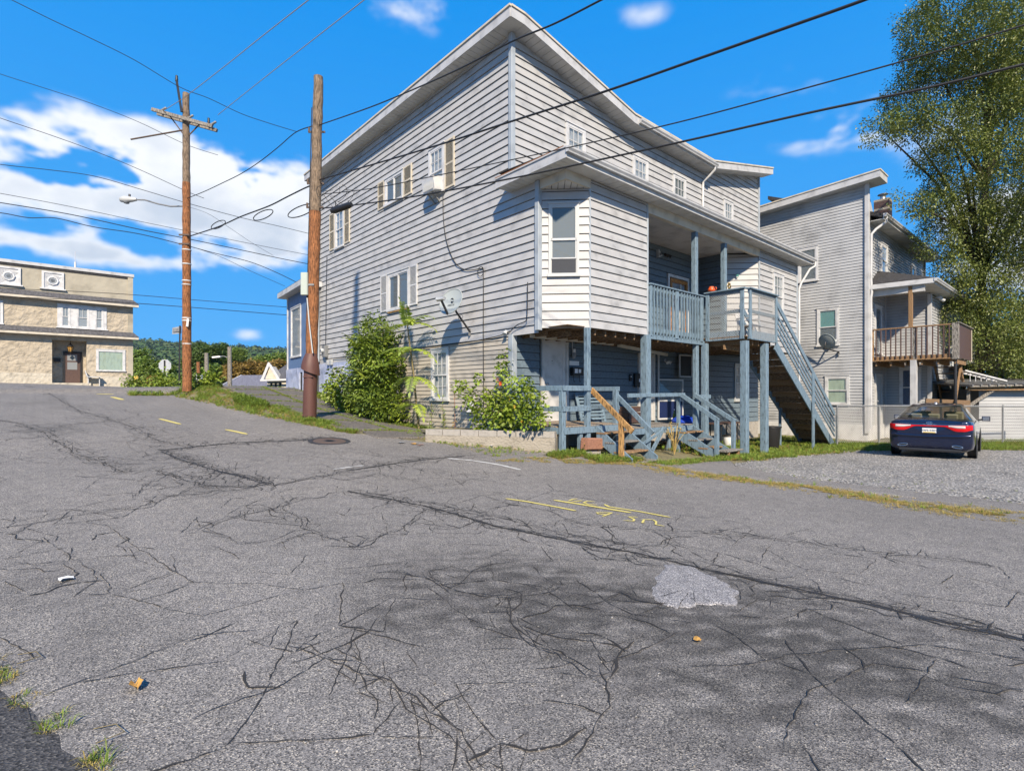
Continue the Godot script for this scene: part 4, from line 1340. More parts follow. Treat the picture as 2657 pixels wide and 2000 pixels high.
	part("trim_strip", b, M.cream, t, "loose cream board sagging under the balcony")
	# balcony door, part of the house
	var wr := Wall.new(P(0, 0, 0), Vector3(1, 0, 0), Z1)
	var dr := sub("balcony_door", home, "door with a bright orange inner frame on the balcony")
	b = MB.new()
	wr.box(b, 7.05, 7.15, 3.3, 5.7, -0.02, 0.06); wr.box(b, 8.3, 8.4, 3.3, 5.7, -0.02, 0.06); wr.box(b, 7.15, 8.3, 5.6, 5.7, -0.02, 0.058)
	part("frame", b, M.white, dr)
	b = MB.new()
	wr.box(b, 7.18, 7.29, 3.3, 5.56, -0.02, 0.075); wr.box(b, 8.17, 8.28, 3.3, 5.56, -0.02, 0.075); wr.box(b, 7.29, 8.17, 5.44, 5.56, -0.02, 0.073)
	part("inner_frame", b, M.orange_wood, dr)
	b = MB.new()
	wr.box(b, 7.29, 8.17, 3.3, 5.44, -0.03, 0.0)
	part("leaf", b, M.curtain, dr)
	b = MB.new()
	wr.quad(b, 7.29, 8.17, 3.9, 5.44, 0.03)
	part("pane", b, M.pane, dr)
	b = MB.new()
	wr.box(b, 7.86, 7.90, 3.9, 5.44, 0.0, 0.04)
	part("glazing_bar", b, M.white, dr)

func door_slab(t: Node3D, w: Wall, s0: float, s1: float, y0: float, y1: float, m, called := "door", label := "") -> Node3D:
	var d := sub(called, t, label)
	var b := MB.new()
	w.box(b, s0 - 0.09, s0, y0, y1 + 0.09, -0.01, 0.06); w.box(b, s1, s1 + 0.09, y0, y1 + 0.09, -0.01, 0.06); w.box(b, s0, s1, y1, y1 + 0.09, -0.01, 0.058)
	part("frame", b, M.door_white, d)
	b = MB.new()
	w.box(b, s0, s1, y0, y1, -0.01, 0.03)
	w.box(b, s1 - 0.14, s1 - 0.125, y0 + 0.4, y1 - 0.25, 0.03, 0.037)
	part("leaf", b, m, d)
	b = MB.new()
	b.lathe([Vector2(0.0, 0.08), Vector2(0.03, 0.075), Vector2(0.032, 0.05), Vector2(0.012, 0.03), Vector2(0.012, 0)], w.p(s0 + 0.08, y0 + 1.0, 0.03), w.n, 10)
	part("knob", b, M.metal, d)
	b = MB.new()
	b.lathe([Vector2(0.0, 0.01), Vector2(0.012, 0.01), Vector2(0.012, 0)], w.p((s0 + s1) / 2 - 0.12, y0 + 1.62, 0.03), w.n, 8)
	part("peephole", b, M.black, d)
	return d

func steps(label: String, r0: float, r1: float, l0: float, l1: float, y0: float, y1: float, n: int, zig: bool) -> Node3D:
	var t := thing("porch_steps", label, "steps", P((r0 + r1) / 2, (l0 + l1) / 2, y1))
	for r in [r0, r1]:
		var poly := []
		var b := MB.new()
		b.slab([P(r - 0.02, l0, y0 - 0.02), P(r - 0.02, l1, y1 + 0.12), P(r - 0.02, l1, y1 - 0.06), P(r - 0.02, l1 + 0.15, y1 - 0.06), P(r - 0.02, l0, y0 - 0.38)], Vector3(0.04, 0, 0))
		part("stringer", b, M.blue_wood, t)
	for i in n:
		var f := (i + 0.9) / n
		var l := lerpf(l0, l1, f - 0.35 / n); var y := lerpf(y0, y1, f)
		beam(t, "tread", P(r0 - 0.03, l, y), P(r1 + 0.03, l, y), 0.27, 0.035, M.grey_wood if i % 2 else M.old_wood, Vector3(0, 0, 1))
		if zig:
			var b := MB.new()
			b.box(P(r0 + 0.03, l + 0.1, y - 0.19), P(r1 - 0.03, l + 0.12, y - 0.02))
			part("riser", b, M.blue_wood, t)
	return t

func lower_porch():
	var Z1 := Vector3(0, 0, 1)
	var bw: Material = M.blue_wood
	var wr := Wall.new(P(0, 0, 0), Vector3(1, 0, 0), Z1)
	# back wall under the balcony
	siding(home, wr, 0.0, 14.1, 0.45, 3.12, 0.203, [[0.95, 2.1, 0.6, 3.08], [5.33, 6.3, 0.5, 2.92], [11.9, 12.7, 1.33, 2.8]], M.siding_blue)
	var b := MB.new()
	wr.box(b, 0.1, 14.1, -0.4, 0.45, -0.1, 0.02)
	part("foundation", b, M.block, home)
	door_slab(home, wr, 1.11, 1.96, 0.87, 2.96, M.door_white, "door", "plain white door beside the black mailbox")
	door_slab(home, wr, 5.45, 6.18, 0.73, 2.82, M.door_white, "door", "narrow white door behind the thick porch post")
	window(home, wr, 11.9, 12.7, 1.33, 2.8, "double", [2, 2], M.curtain, M.grey_plastic)
	var t := thing("porch_deck", "low blue porch deck with rails in front of the white door", "deck", P(1.5, -0.9, 0.2))
	# deck boards: left deck and the slightly lower right deck
	for i in 18:
		beam(t, "deck_board", P(-0.1, -0.05 - i * 0.102, 0.845), P(2.08, -0.05 - i * 0.102, 0.845), 0.096, 0.03, M.grey_wood if i % 4 else M.new_wood)
		beam(t, "deck_board", P(2.1, -0.05 - i * 0.102, 0.705), P(5.5, -0.05 - i * 0.102, 0.705), 0.096, 0.03, M.grey_wood)
	beam(t, "rim_board", P(-0.1, -1.88, 0.76), P(2.1, -1.88, 0.76), 0.04, 0.15, bw, Z1)
	beam(t, "rim_board", P(2.1, -1.87, 0.615), P(5.5, -1.87, 0.615), 0.04, 0.15, bw, Z1)
	beam(t, "rim_board", P(-0.11, 0, 0.76), P(-0.11, -1.86, 0.76), 0.04, 0.15, bw, Vector3.RIGHT)
	for q in [[-0.1, -1.82, 0.12, 1.72], [0.76, -1.82, 0.12, 3.16], [3.14, -1.82, 0.2, 3.16], [4.72, -1.84, 0.09, 1.56], [1.98, -1.72, 0.12, 1.72], [0.5, -1.82, 0.1, 0.7], [4.6, -1.6, 0.1, 0.6], [2.3, -1.7, 0.1, 0.6]]:
		beam(t, "post", P(q[0], q[1], H(q[0], q[1]) - 0.05), P(q[0], q[1], q[3]), q[2], q[2], bw, Vector3.RIGHT, 0.008)
	# rails
	for y in [1.73, 1.26]:
		beam(t, "rail", P(-0.16, -1.89, y), P(0.8, -1.89, y), 0.04, 0.12, bw, Z1)
		beam(t, "rail", P(-0.15, -0.05, y), P(-0.15, -1.84, y), 0.04, 0.12, bw, Vector3.RIGHT)
		beam(t, "rail", P(2.02, -0.8, y), P(2.02, -1.8, y), 0.04, 0.11, bw, Vector3.RIGHT)
	beam(t, "rail", P(2.2, -1.93, 1.56), P(4.9, -1.93, 1.58), 0.04, 0.10, bw, Z1)
	beam(t, "rail", P(5.5, -1.93, 1.52), P(6.3, -1.97, 1.52), 0.04, 0.11, bw, Z1)
	beam(t, "brace", P(3.2, -1.98, 0.1), P(3.75, -1.98, 0.68), 0.04, 0.12, bw, Z1)
	beam(t, "brace", P(2.6, -1.98, 0.25), P(3.75, -1.98, 0.62), 0.035, 0.08, bw, Z1)
	# steps
	var s1 := steps("narrow porch steps with a raw yellow timber handrail", 1.02, 2.0, -1.9, -2.92, 0.86, 0.02, 4, false)
	beam(s1, "handrail", P(0.93, -1.80, 1.70), P(0.93, -2.98, 0.76), 0.045, 0.13, M.new_wood, Vector3.RIGHT, 0.005, "raw yellow timber handrail")
	beam(s1, "newel_post", P(0.95, -2.66, 0.12), P(0.95, -2.66, 0.99), 0.10, 0.10, M.new_wood, Vector3.RIGHT, 0.005)
	beam(s1, "handrail", P(2.03, -1.62, 1.64), P(2.03, -2.78, 0.66), 0.045, 0.12, bw, Vector3.RIGHT)
	var s2 := steps("wider porch steps with two blue handrails facing the gravel lot", 4.6, 5.42, -1.92, -3.1, 0.7, -0.1, 4, true)
	for q in [[4.6, -2.0, 1.58, -3.1, 0.88], [5.44, -1.92, 1.58, -3.15, 0.84]]:
		beam(s2, "handrail", P(q[0], q[1], q[2]), P(q[0], q[3], q[4]), 0.045, 0.12, bw, Vector3.RIGHT)
		beam(s2, "newel_post", P(q[0], q[3] + 0.05, -0.2), P(q[0], q[3] + 0.05, q[4] + 0.02), 0.1, 0.1, bw, Vector3.RIGHT)
	beam(s2, "tread", P(4.62, -3.2, 0.08), P(5.5, -3.2, 0.08), 0.3, 0.04, M.grey_wood, Z1)
	for r in [4.75, 5.3]: beam(s2, "tread_block", P(r, -3.2, -0.2), P(r, -3.2, 0.06), 0.06, 0.26, M.old_wood, Vector3.RIGHT)
	# storm door standing open against the wall
	var sd := thing("storm_door", "glazed storm door with a dark lower panel standing by the second porch door", "door", P(6.6, -0.1, 0.72))
	var ws := Wall.new(P(6.4, -0.06, 0), Vector3(1, 0, 0.12), Vector3(-0.12, 0, 1))
	b = MB.new()
	ws.box(b, 0.0, 0.05, 0.74, 2.9, 0, 0.04); ws.box(b, 1.25, 1.3, 0.74, 2.1, 0, 0.04)
	ws.box(b, 0.05, 1.25, 1.35, 1.40, 0, 0.038); ws.box(b, 0.05, 1.25, 2.05, 2.1, 0, 0.038); ws.box(b, 0.05, 1.25, 0.74, 0.8, 0, 0.038)
	part("frame", b, M.white, sd)
	b = MB.new()
	ws.quad(b, 0.05, 1.25, 1.4, 2.05, 0.02)
	part("pane", b, M.pane, sd)
	b = MB.new()
	ws.quad(b, 0.05, 1.25, 0.8, 1.35, 0.02)
	part("lower_panel", b, M.navy, sd)
	b = MB.new()
	ws.box(b, 1.1, 1.14, 2.18, 2.95, 0, 0.04); ws.box(b, 1.75, 1.79, 2.18, 2.95, 0, 0.04); ws.box(b, 1.14, 1.75, 2.91, 2.95, 0, 0.038); ws.box(b, 1.14, 1.75, 2.18, 2.22, 0, 0.038)
	part("transom_frame", b, M.white, sd)
	b = MB.new()
	ws.quad(b, 1.14, 1.75, 2.22, 2.91, 0.015)
	ws.box(b, 0.0, 1.06, 2.12, 2.14, 0.0, 0.02)
	part("transom", b, M.black, sd)

func neighbour():
	var t := thing("grey_house", "grey vinyl-sided house with a brown balcony behind the parked car", "house", P(16.1, -3.5, -0.2))
	var Z1 := Vector3(0, 0, 1)
	var w := Wall.new(P(16.1, 0, 0), Vector3(0, 0, -1), Vector3(-1, 0, 0))     # s = L
	var wf := Wall.new(P(0, -3.5, 0), Vector3(1, 0, 0), Z1)                    # s = R
	var wi := Wall.new(P(18.7, 0, 0), Vector3(0, 0, -1), Vector3(-1, 0, 0))
	var wo := Wall.new(P(0, -5.05, 0), Vector3(1, 0, 0), Z1)
	var v: Material = M.siding_vinyl
	var e := 0.122
	siding(t, w, -3.48, 8.0, 0.35, 10.05, e, [[-2.46, -1.7, 3.68, 5.22], [-1.66, -0.92, 6.5, 7.95], [-2.85, -2.0, 1.2, 2.35]], v, 0.02, [-3.48, 10.05, 8.0, 9.4], true)
	core(t, w, -3.45, 8.0, -0.3, 9.4, 0.25)
	var b := MB.new()
	w.box(b, -3.5, 8.0, -0.4, 0.35, -0.1, 0.03)
	wf.box(b, 16.1, 18.7, -0.4, 0.3, -0.1, 0.03)
	wi.box(b, -5.05, -3.5, -0.4, 0.3, -0.1, 0.03)
	wo.box(b, 18.7, 26.0, -0.4, 0.3, -0.1, 0.03)
	part("foundation", b, M.white, t)
	window(t, w, -2.5, -1.66, 3.66, 5.25, "double", [0, 0], M.curtain_teal, null, "window", "window with a teal curtain above a grey insect screen", 0.085, true)
	window(t, w, -1.7, -0.9, 6.5, 7.97, "double", [0, 0], M.curtain_dark)
	window(t, w, -2.88, -1.97, 1.18, 2.36, "double", [0, 0], M.curtain_green)
	# upper wall of the wing, recessed porch walls and projecting room
	siding(t, wf, 16.1, 26.0, 5.9, 8.6, e, [[18.0, 18.9, 6.7, 8.05], [23.2, 24.0, 6.9, 7.9]], v, 0.02, null, true)
	siding(t, wf, 16.1, 18.7, 0.3, 5.9, e, [[17.1, 18.0, 3.3, 5.3], [17.1, 18.1, 0.3, 2.45]], v, 0.02, null, true)
	siding(t, wi, -5.05, -3.5, 0.3, 5.9, e, [[-4.75, -4.05, 1.1, 2.7]], v, 0.02, null, true)
	siding(t, wo, 18.7, 26.0, 0.3, 5.75, e, [], v, 0.02, null, true)
	core(t, wf, 16.1, 26.0, -0.3, 8.6, 0.2)
	core(t, wi, -5.05, -3.5, -0.3, 5.9, 0.2)
	core(t, wo, 18.75, 26.0, -0.3, 5.8, 0.2)
	window(t, wf, 18.0, 18.9, 6.7, 8.06, "double", [0, 0], M.curtain)
	window(t, wf, 23.2, 24.0, 6.9, 7.9, "fixed", [0, 0], M.black)
	window(t, wi, -4.78, -4.02, 1.08, 2.72, "double", [0, 0], M.curtain_blue)
	window(t, wf, 17.08, 18.02, 3.3, 5.3, "double", [0, 0], M.curtain_dark)
	door_slab(t, wf, 17.2, 18.0, 0.3, 2.36, M.grey_plastic, "door", "grey back door under the brown balcony")
	for q in [[P(16.09, -3.51, 0.0), P(16.09, -3.51, 10.1), 0.15], [P(18.69, -5.06, 0.0), P(18.69, -5.06, 5.75), 0.14], [P(18.68, -3.52, 0.3), P(18.68, -3.52, 5.9), 0.06], [P(26.0, -5.06, 0.0), P(26.0, -5.06, 5.75), 0.14], [P(26.0, -3.51, 5.8), P(26.0, -3.51, 8.6), 0.14]]:
		beam(t, "corner_board", q[0], q[1], q[2], q[2], M.trim, Vector3.RIGHT)
	# tall roof edge over the side wall
	b = MB.new()
	b.slab([P(15.65, -4.05, 10.1), P(16.7, -4.05, 10.1), P(16.7, 8.4, 9.45), P(15.65, 8.4, 9.45)], Vector3(0, 0.26, 0))
	part("roof", b, M.trim, t)
	b = MB.new()
	b.slab([P(15.62, -4.08, 10.362), P(16.72, -4.08, 10.362), P(16.72, 8.42, 9.712), P(15.62, 8.42, 9.712)], Vector3(0, 0.05, 0))
	part("roof_edge", b, M.cream, t)
	b = MB.new()
	b.box(P(16.35, -3.45, 8.6), P(16.12, 8.0, 9.45))
	b.slab([P(16.36, -3.45, 10.09), P(16.36, -3.45, 8.6), P(17.6, -3.45, 8.6)], Vector3(0, 0, -0.1))
	part("parapet", b, v, t)
	# wing roof, gutter, dormer, chimney
	b = MB.new()
	b.slab([P(16.3, -4.0, 8.66), P(26.5, -4.0, 8.66), P(26.5, 0.5, 10.6), P(16.3, 0.5, 10.6)], Vector3(0, 0.16, 0))
	part("roof", b, M.roofing, t)
	soffit_boards(t, P(16.3, -3.5, 8.6), P(26.5, -3.5, 8.6), P(16.3, -4.0, 8.6), P(26.5, -4.0, 8.6), 0.6, M.soffit)
	b = MB.new()
	b.box(P(16.3, -4.03, 8.58), P(26.5, -4.0, 8.82))
	part("fascia", b, M.trim, t)
	gutter(t, P(16.25, -4.03, 8.68), P(26.5, -4.03, 8.68), Z1, M.trim)
	b = MB.new()
	b.tube([P(16.5, -4.08, 8.7), P(16.5, -4.05, 8.5), P(16.35, -3.75, 8.25), P(16.22, -3.62, 8.05), P(16.22, -3.6, 6.2), P(16.25, -3.62, 5.7), P(16.22, -3.6, 5.5), P(16.22, -3.6, 0.2)], 0.055, 8)
	part("downspout", b, M.trim, t)
	b = MB.new()
	b.box(P(24.0, -2.9, 8.9), P(27.0, 1.0, 10.3))
	part("dormer", b, M.roof_grey, t)
	var ch := sub("chimney", t)
	var k := 0
	for i in 17:
		b = MB.new()
		var y := 8.9 + i * 0.105
		for q in 3:
			pass
		b.box(P(20.4, -3.25, y), P(20.95, -2.65, y + 0.098))
		part("brick_course", b, M.brown_paint if i % 4 else M.concrete, ch)
	b = MB.new()
	b.lathe([Vector2(0.0, 0.30), Vector2(0.2, 0.28), Vector2(0.22, 0.25), Vector2(0.12, 0.24), Vector2(0.12, 0.06), Vector2(0.17, 0.02), Vector2(0.17, 0)], P(20.68, -2.95, 10.68), Vector3.UP, 14)
	part("chimney_cap", b, M.metal, ch)
	# porch roof over the notch and the room
	b = MB.new()
	var c := [P(16.45, -5.6, 5.98), P(26.9, -5.6, 5.98), P(26.0, -3.5, 6.75), P(17.6, -3.5, 6.75), P(16.2, -3.5, 5.98)]
	b.slab([c[0], c[1], c[2], c[3]], Vector3(0, 0.05, 0))
	b.slab([c[0], c[3], c[4]], Vector3(0, 0.05, 0))
	part("porch_roof", b, M.roofing, t)
	b = MB.new()
	b.box(P(16.42, -5.6, 5.82), P(26.9, -5.57, 6.0))
	b.slab([P(16.17, -3.5, 5.82), P(16.42, -5.58, 5.82), P(16.42, -5.58, 6.0), P(16.17, -3.5, 6.0)], Vector3(0.03, 0, 0))
	part("fascia", b, M.trim, t)
	gutter(t, P(16.4, -5.6, 5.88), P(26.9, -5.6, 5.88), Z1, M.trim)
	b = MB.new()
	b.slab([P(16.2, -3.5, 5.80), P(16.45, -5.58, 5.80), P(26.85, -5.58, 5.80), P(26.85, -3.5, 5.80)], Vector3(0, 0.02, 0))
	part("porch_soffit", b, M.soffit, t)
	b = MB.new()
	b.box(P(16.5, -3.55, 5.56), P(16.62, -5.3, 5.8))
	part("porch_beam", b, M.soffit, t)
	beam(t, "porch_post", P(16.55, -4.85, 4.2), P(16.55, -4.85, 5.8), 0.13, 0.13, M.old_wood, Vector3.RIGHT)
	for q in [[19.4, -5.1], [24.5, -5.1]]:
		b = MB.new()
		b.lathe([Vector2(0.0, 0.06), Vector2(0.1, 0.06), Vector2(0.12, 0), Vector2(0.05, -0.06), Vector2(0, -0.06)], P(q[0], q[1] - 0.15, 5.66), Vector3.UP, 12)
		b.tube([P(q[0], q[1] - 0.15, 5.62), P(q[0] + 0.12, q[1] - 0.3, 5.52)], [0.05, 0.07], 10)
		part("floodlight", b, M.dark_plastic if q[0] > 20 else M.grey_plastic, t)
	# balcony
	var bal := thing("brown_balcony", "brown slatted timber balcony on posts beside the grey vinyl house", "balcony", P(17, -5, -0.2))
	beam(bal, "top_rail", P(16.5, -3.6, 4.2), P(16.5, -6.3, 4.2), 0.12, 0.05, M.old_wood, Vector3.RIGHT)
	beam(bal, "bottom_rail", P(16.5, -3.6, 3.02), P(16.5, -6.3, 3.02), 0.05, 0.16, M.old_wood, Vector3.RIGHT)
	for i in 15:
		beam(bal, "baluster", P(16.46, -3.72 - i * 0.166, 3.0), P(16.46, -3.72 - i * 0.166, 4.19), 0.045, 0.04, M.brown_paint, Vector3.RIGHT)
	beam(bal, "rail_post", P(16.5, -3.58, 2.95), P(16.5, -3.58, 4.2), 0.09, 0.09, M.new_wood, Vector3.RIGHT)
	beam(bal, "rail_post", P(16.5, -5.0, 2.95), P(16.5, -5.0, 4.2), 0.15, 0.06, M.grey_wood, Z1)
	beam(bal, "rail_post", P(16.5, -6.22, 2.9), P(16.5, -6.22, 4.24), 0.20, 0.16, M.grey_wood, Z1)
	b = MB.new()
	b.box(P(16.6, -6.30, 2.95), P(19.3, -6.26, 4.2))
	part("side_panel", b, M.brown_paint, bal)
	beam(bal, "top_rail", P(16.4, -6.3, 4.24), P(19.4, -6.3, 4.24), 0.12, 0.04, M.grey_wood, Z1)
	beam(bal, "rail_post", P(19.35, -6.28, 2.9), P(19.35, -6.28, 4.22), 0.06, 0.06, M.cream, Z1)
	for i in 18:
		beam(bal, "floor_board", P(16.5 + 0.12 * i, -3.55, 2.93), P(16.5 + 0.12 * i, -6.25, 2.93), 0.115, 0.03, M.old_wood)
	for i in 6: beam(bal, "joist", P(16.55, -3.7 - i * 0.5, 2.82), P(18.6, -3.7 - i * 0.5, 2.82), 0.05, 0.18, M.old_wood, Z1)
	beam(bal, "post", P(16.55, -4.95, H(16.5, -5) - 0.1), P(16.55, -4.95, 2.92), 0.24, 0.2, M.trim, Vector3.RIGHT)
	b = MB.new()
	b.tube([P(16.6, -6.2, -0.3), P(16.6, -6.2, 2.9)], 0.05, 10)
	part("iron_post", b, M.dark_plastic, bal)
	# stair from the balcony down to the yard and a second landing
	for s in [-6.0, -5.2]:
		beam(bal, "stringer", P(18.8, s, 2.9), P(21.2, s, 0.4), 0.05, 0.26, M.old_wood, Z1)
	for i in 10: beam(bal, "tread", P(18.95 + i * 0.24, -6.05, 2.7 - i * 0.25), P(18.95 + i * 0.24, -5.15, 2.7 - i * 0.25), 0.26, 0.04, M.old_wood2, Vector3.RIGHT)
	beam(bal, "brace", P(17.0, -6.1, 0.9), P(18.4, -6.1, 2.8), 0.06, 0.1, M.old_wood, Z1)
	var up := thing("brown_landing", "dark brown boxed timber landing hidden behind the balcony and garage", "landing", P(23.2, -6.4, 0))
	b = MB.new()
	b.box(P(22.6, -6.7, 2.75), P(22.66, -6.0, 4.05)); b.box(P(22.7, -6.72, 2.75), P(24.6, -6.66, 4.05)); b.box(P(22.6, -6.7, 2.7), P(24.6, -4.5, 2.76))
	part("panel", b, M.brown_paint, up)
	for q in [[22.62, -6.7], [24.6, -6.7], [22.62, -4.6]]: beam(up, "post", P(q[0], q[1], -0.2), P(q[0], q[1], 4.1), 0.1, 0.1, M.dark_plastic, Vector3.RIGHT)
	b = MB.new()
	b.slab([P(21.6, -5.3, 3.8), P(22.5, -6.0, 4.0), P(22.5, -6.0, 3.0), P(21.2, -5.3, 2.8)], Vector3(0, 0, -0.04))
	part("tarpaulin", b, M.grey_plastic, up)

func garage_and_fence():
	# low garage with horizontal siding, faces the street corner
	var o := X(18.45, 21.0, 0); var q := X(24.5, 21.0, 0)
	var t := thing("garage", "low white garage with horizontal siding and a rough timber eave", "garage", Vector3(o.x, -0.25, o.z))
	var w := Wall.new(Vector3(o.x, 0, o.z), q - o, FBI * Vector3(0, 0, 1))
	siding(t, w, 0.0, 6.05, -0.22, 1.8, 0.12, [], M.siding_vinyl, 0.025)
	core(t, w, 0.02, 6.0, -0.4, 1.8, 3.0)
	var b := MB.new()
	b.slab([w.p(-0.75, 1.86, 0.5), w.p(6.5, 2.02, 0.5), w.p(6.5, 2.3, -3.3), w.p(-0.75, 2.2, -3.3)], Vector3(0, 0.06, 0))
	part("roof", b, M.grey_wood, t)
	for i in 22:
		b = MB.new()
		b.tube([w.p(-0.7 + i * 0.33, 1.935 + i * 0.0075, 0.55), w.p(-0.7 + i * 0.33, 2.27, -3.3)], 0.035, 6)
		part("roof_corrugation", b, M.galv, t)
	b = MB.new()
	w.box(b, -0.7, 6.4, 1.74, 1.86, 0.3, 0.36)
	part("eave_beam", b, M.old_wood, t)
	beam(t, "brace", w.p(-0.55, 1.05, 0.05), w.p(0.3, 1.75, 0.28), 0.08, 0.12, M.grey_wood)
	beam(t, "post", w.p(-0.5, -0.3, 0.1), w.p(-0.5, 1.8, 0.1), 0.1, 0.1, M.grey_wood)
	# ladder lying on the roof
	var l := thing("ladder", "white aluminium ladder lying on the garage roof", "ladder", w.p(0.3, 2.2, -1.0))
	for k in 2:
		b = MB.new()
		b.bar(w.p(-0.2, 2.55 - k * 0.02, -0.4 - k * 0.45), w.p(1.3, 2.12, -0.2 - k * 0.45), 0.035, 0.05)
		part("stile", b, M.white, l)
	for k in 9:
		b = MB.new()
		var f := (k + 0.5) / 9.0
		b.tube([w.p(lerpf(-0.2, 1.3, f), lerpf(2.55, 2.12, f), lerpf(-0.4, -0.2, f)), w.p(lerpf(-0.2, 1.3, f), lerpf(2.53, 2.12, f), lerpf(-0.85, -0.65, f))], 0.02, 6)
		part("rung", b, M.white, l)
	for k in 5:
		b = MB.new()
		b.tube([w.p(0.0 + k * 0.22, 2.48 - k * 0.06, -0.4), w.p(0.0 + k * 0.22, 2.1, -0.4)], 0.014, 6)
		part("strut", b, M.white, l)
	# chain-link fence
	var f0 := X(11.75, 19.2, 0); var f1 := X(19.6, 19.6, 0)
	var ft := thing("chain_link_fence", "grey chain-link fence between the blue stair and the garage", "fence", Vector3(f0.x, -0.2, f0.z))
	var fd := (f1 - f0)
	var n := 5
	for i in n + 1:
		var p := f0 + fd * (float(i) / n)
		var gy := H(p.x, -p.z)
		b = MB.new()
		b.tube([Vector3(p.x, gy - 0.1, p.z), Vector3(p.x, 1.2, p.z)], 0.03, 8)
		part("post", b, M.galv, ft)
	b = MB.new()
	b.tube([f0 + Vector3(0, 1.17, 0), f1 + Vector3(0, 1.13, 0)], 0.024, 8)
	part("top_rail", b, M.galv, ft)
	b = MB.new()
	wire_mesh(b, f0 + Vector3(0, -0.15, 0), fd, Vector3(0, 1.36, 0), 0.085, 0.0045)
	part("wire_mesh", b, M.chain, ft, "", "stuff")
	# brown tarpaulin wall and white shed foundation behind the fence
	var br := thing("plywood_sheet", "brown plywood sheet standing behind the fence", "plywood", X(16.5, 20.4, 0.3))
	b = MB.new()
	b.slab([X(15.9, 20.4, 0.35), X(17.6, 20.4, 0.35), X(17.6, 20.4, 1.35), X(15.9, 20.4, 1.42)], FBI * Vector3(0, 0, -0.05))
	part("board", b, M.old_wood2, br)

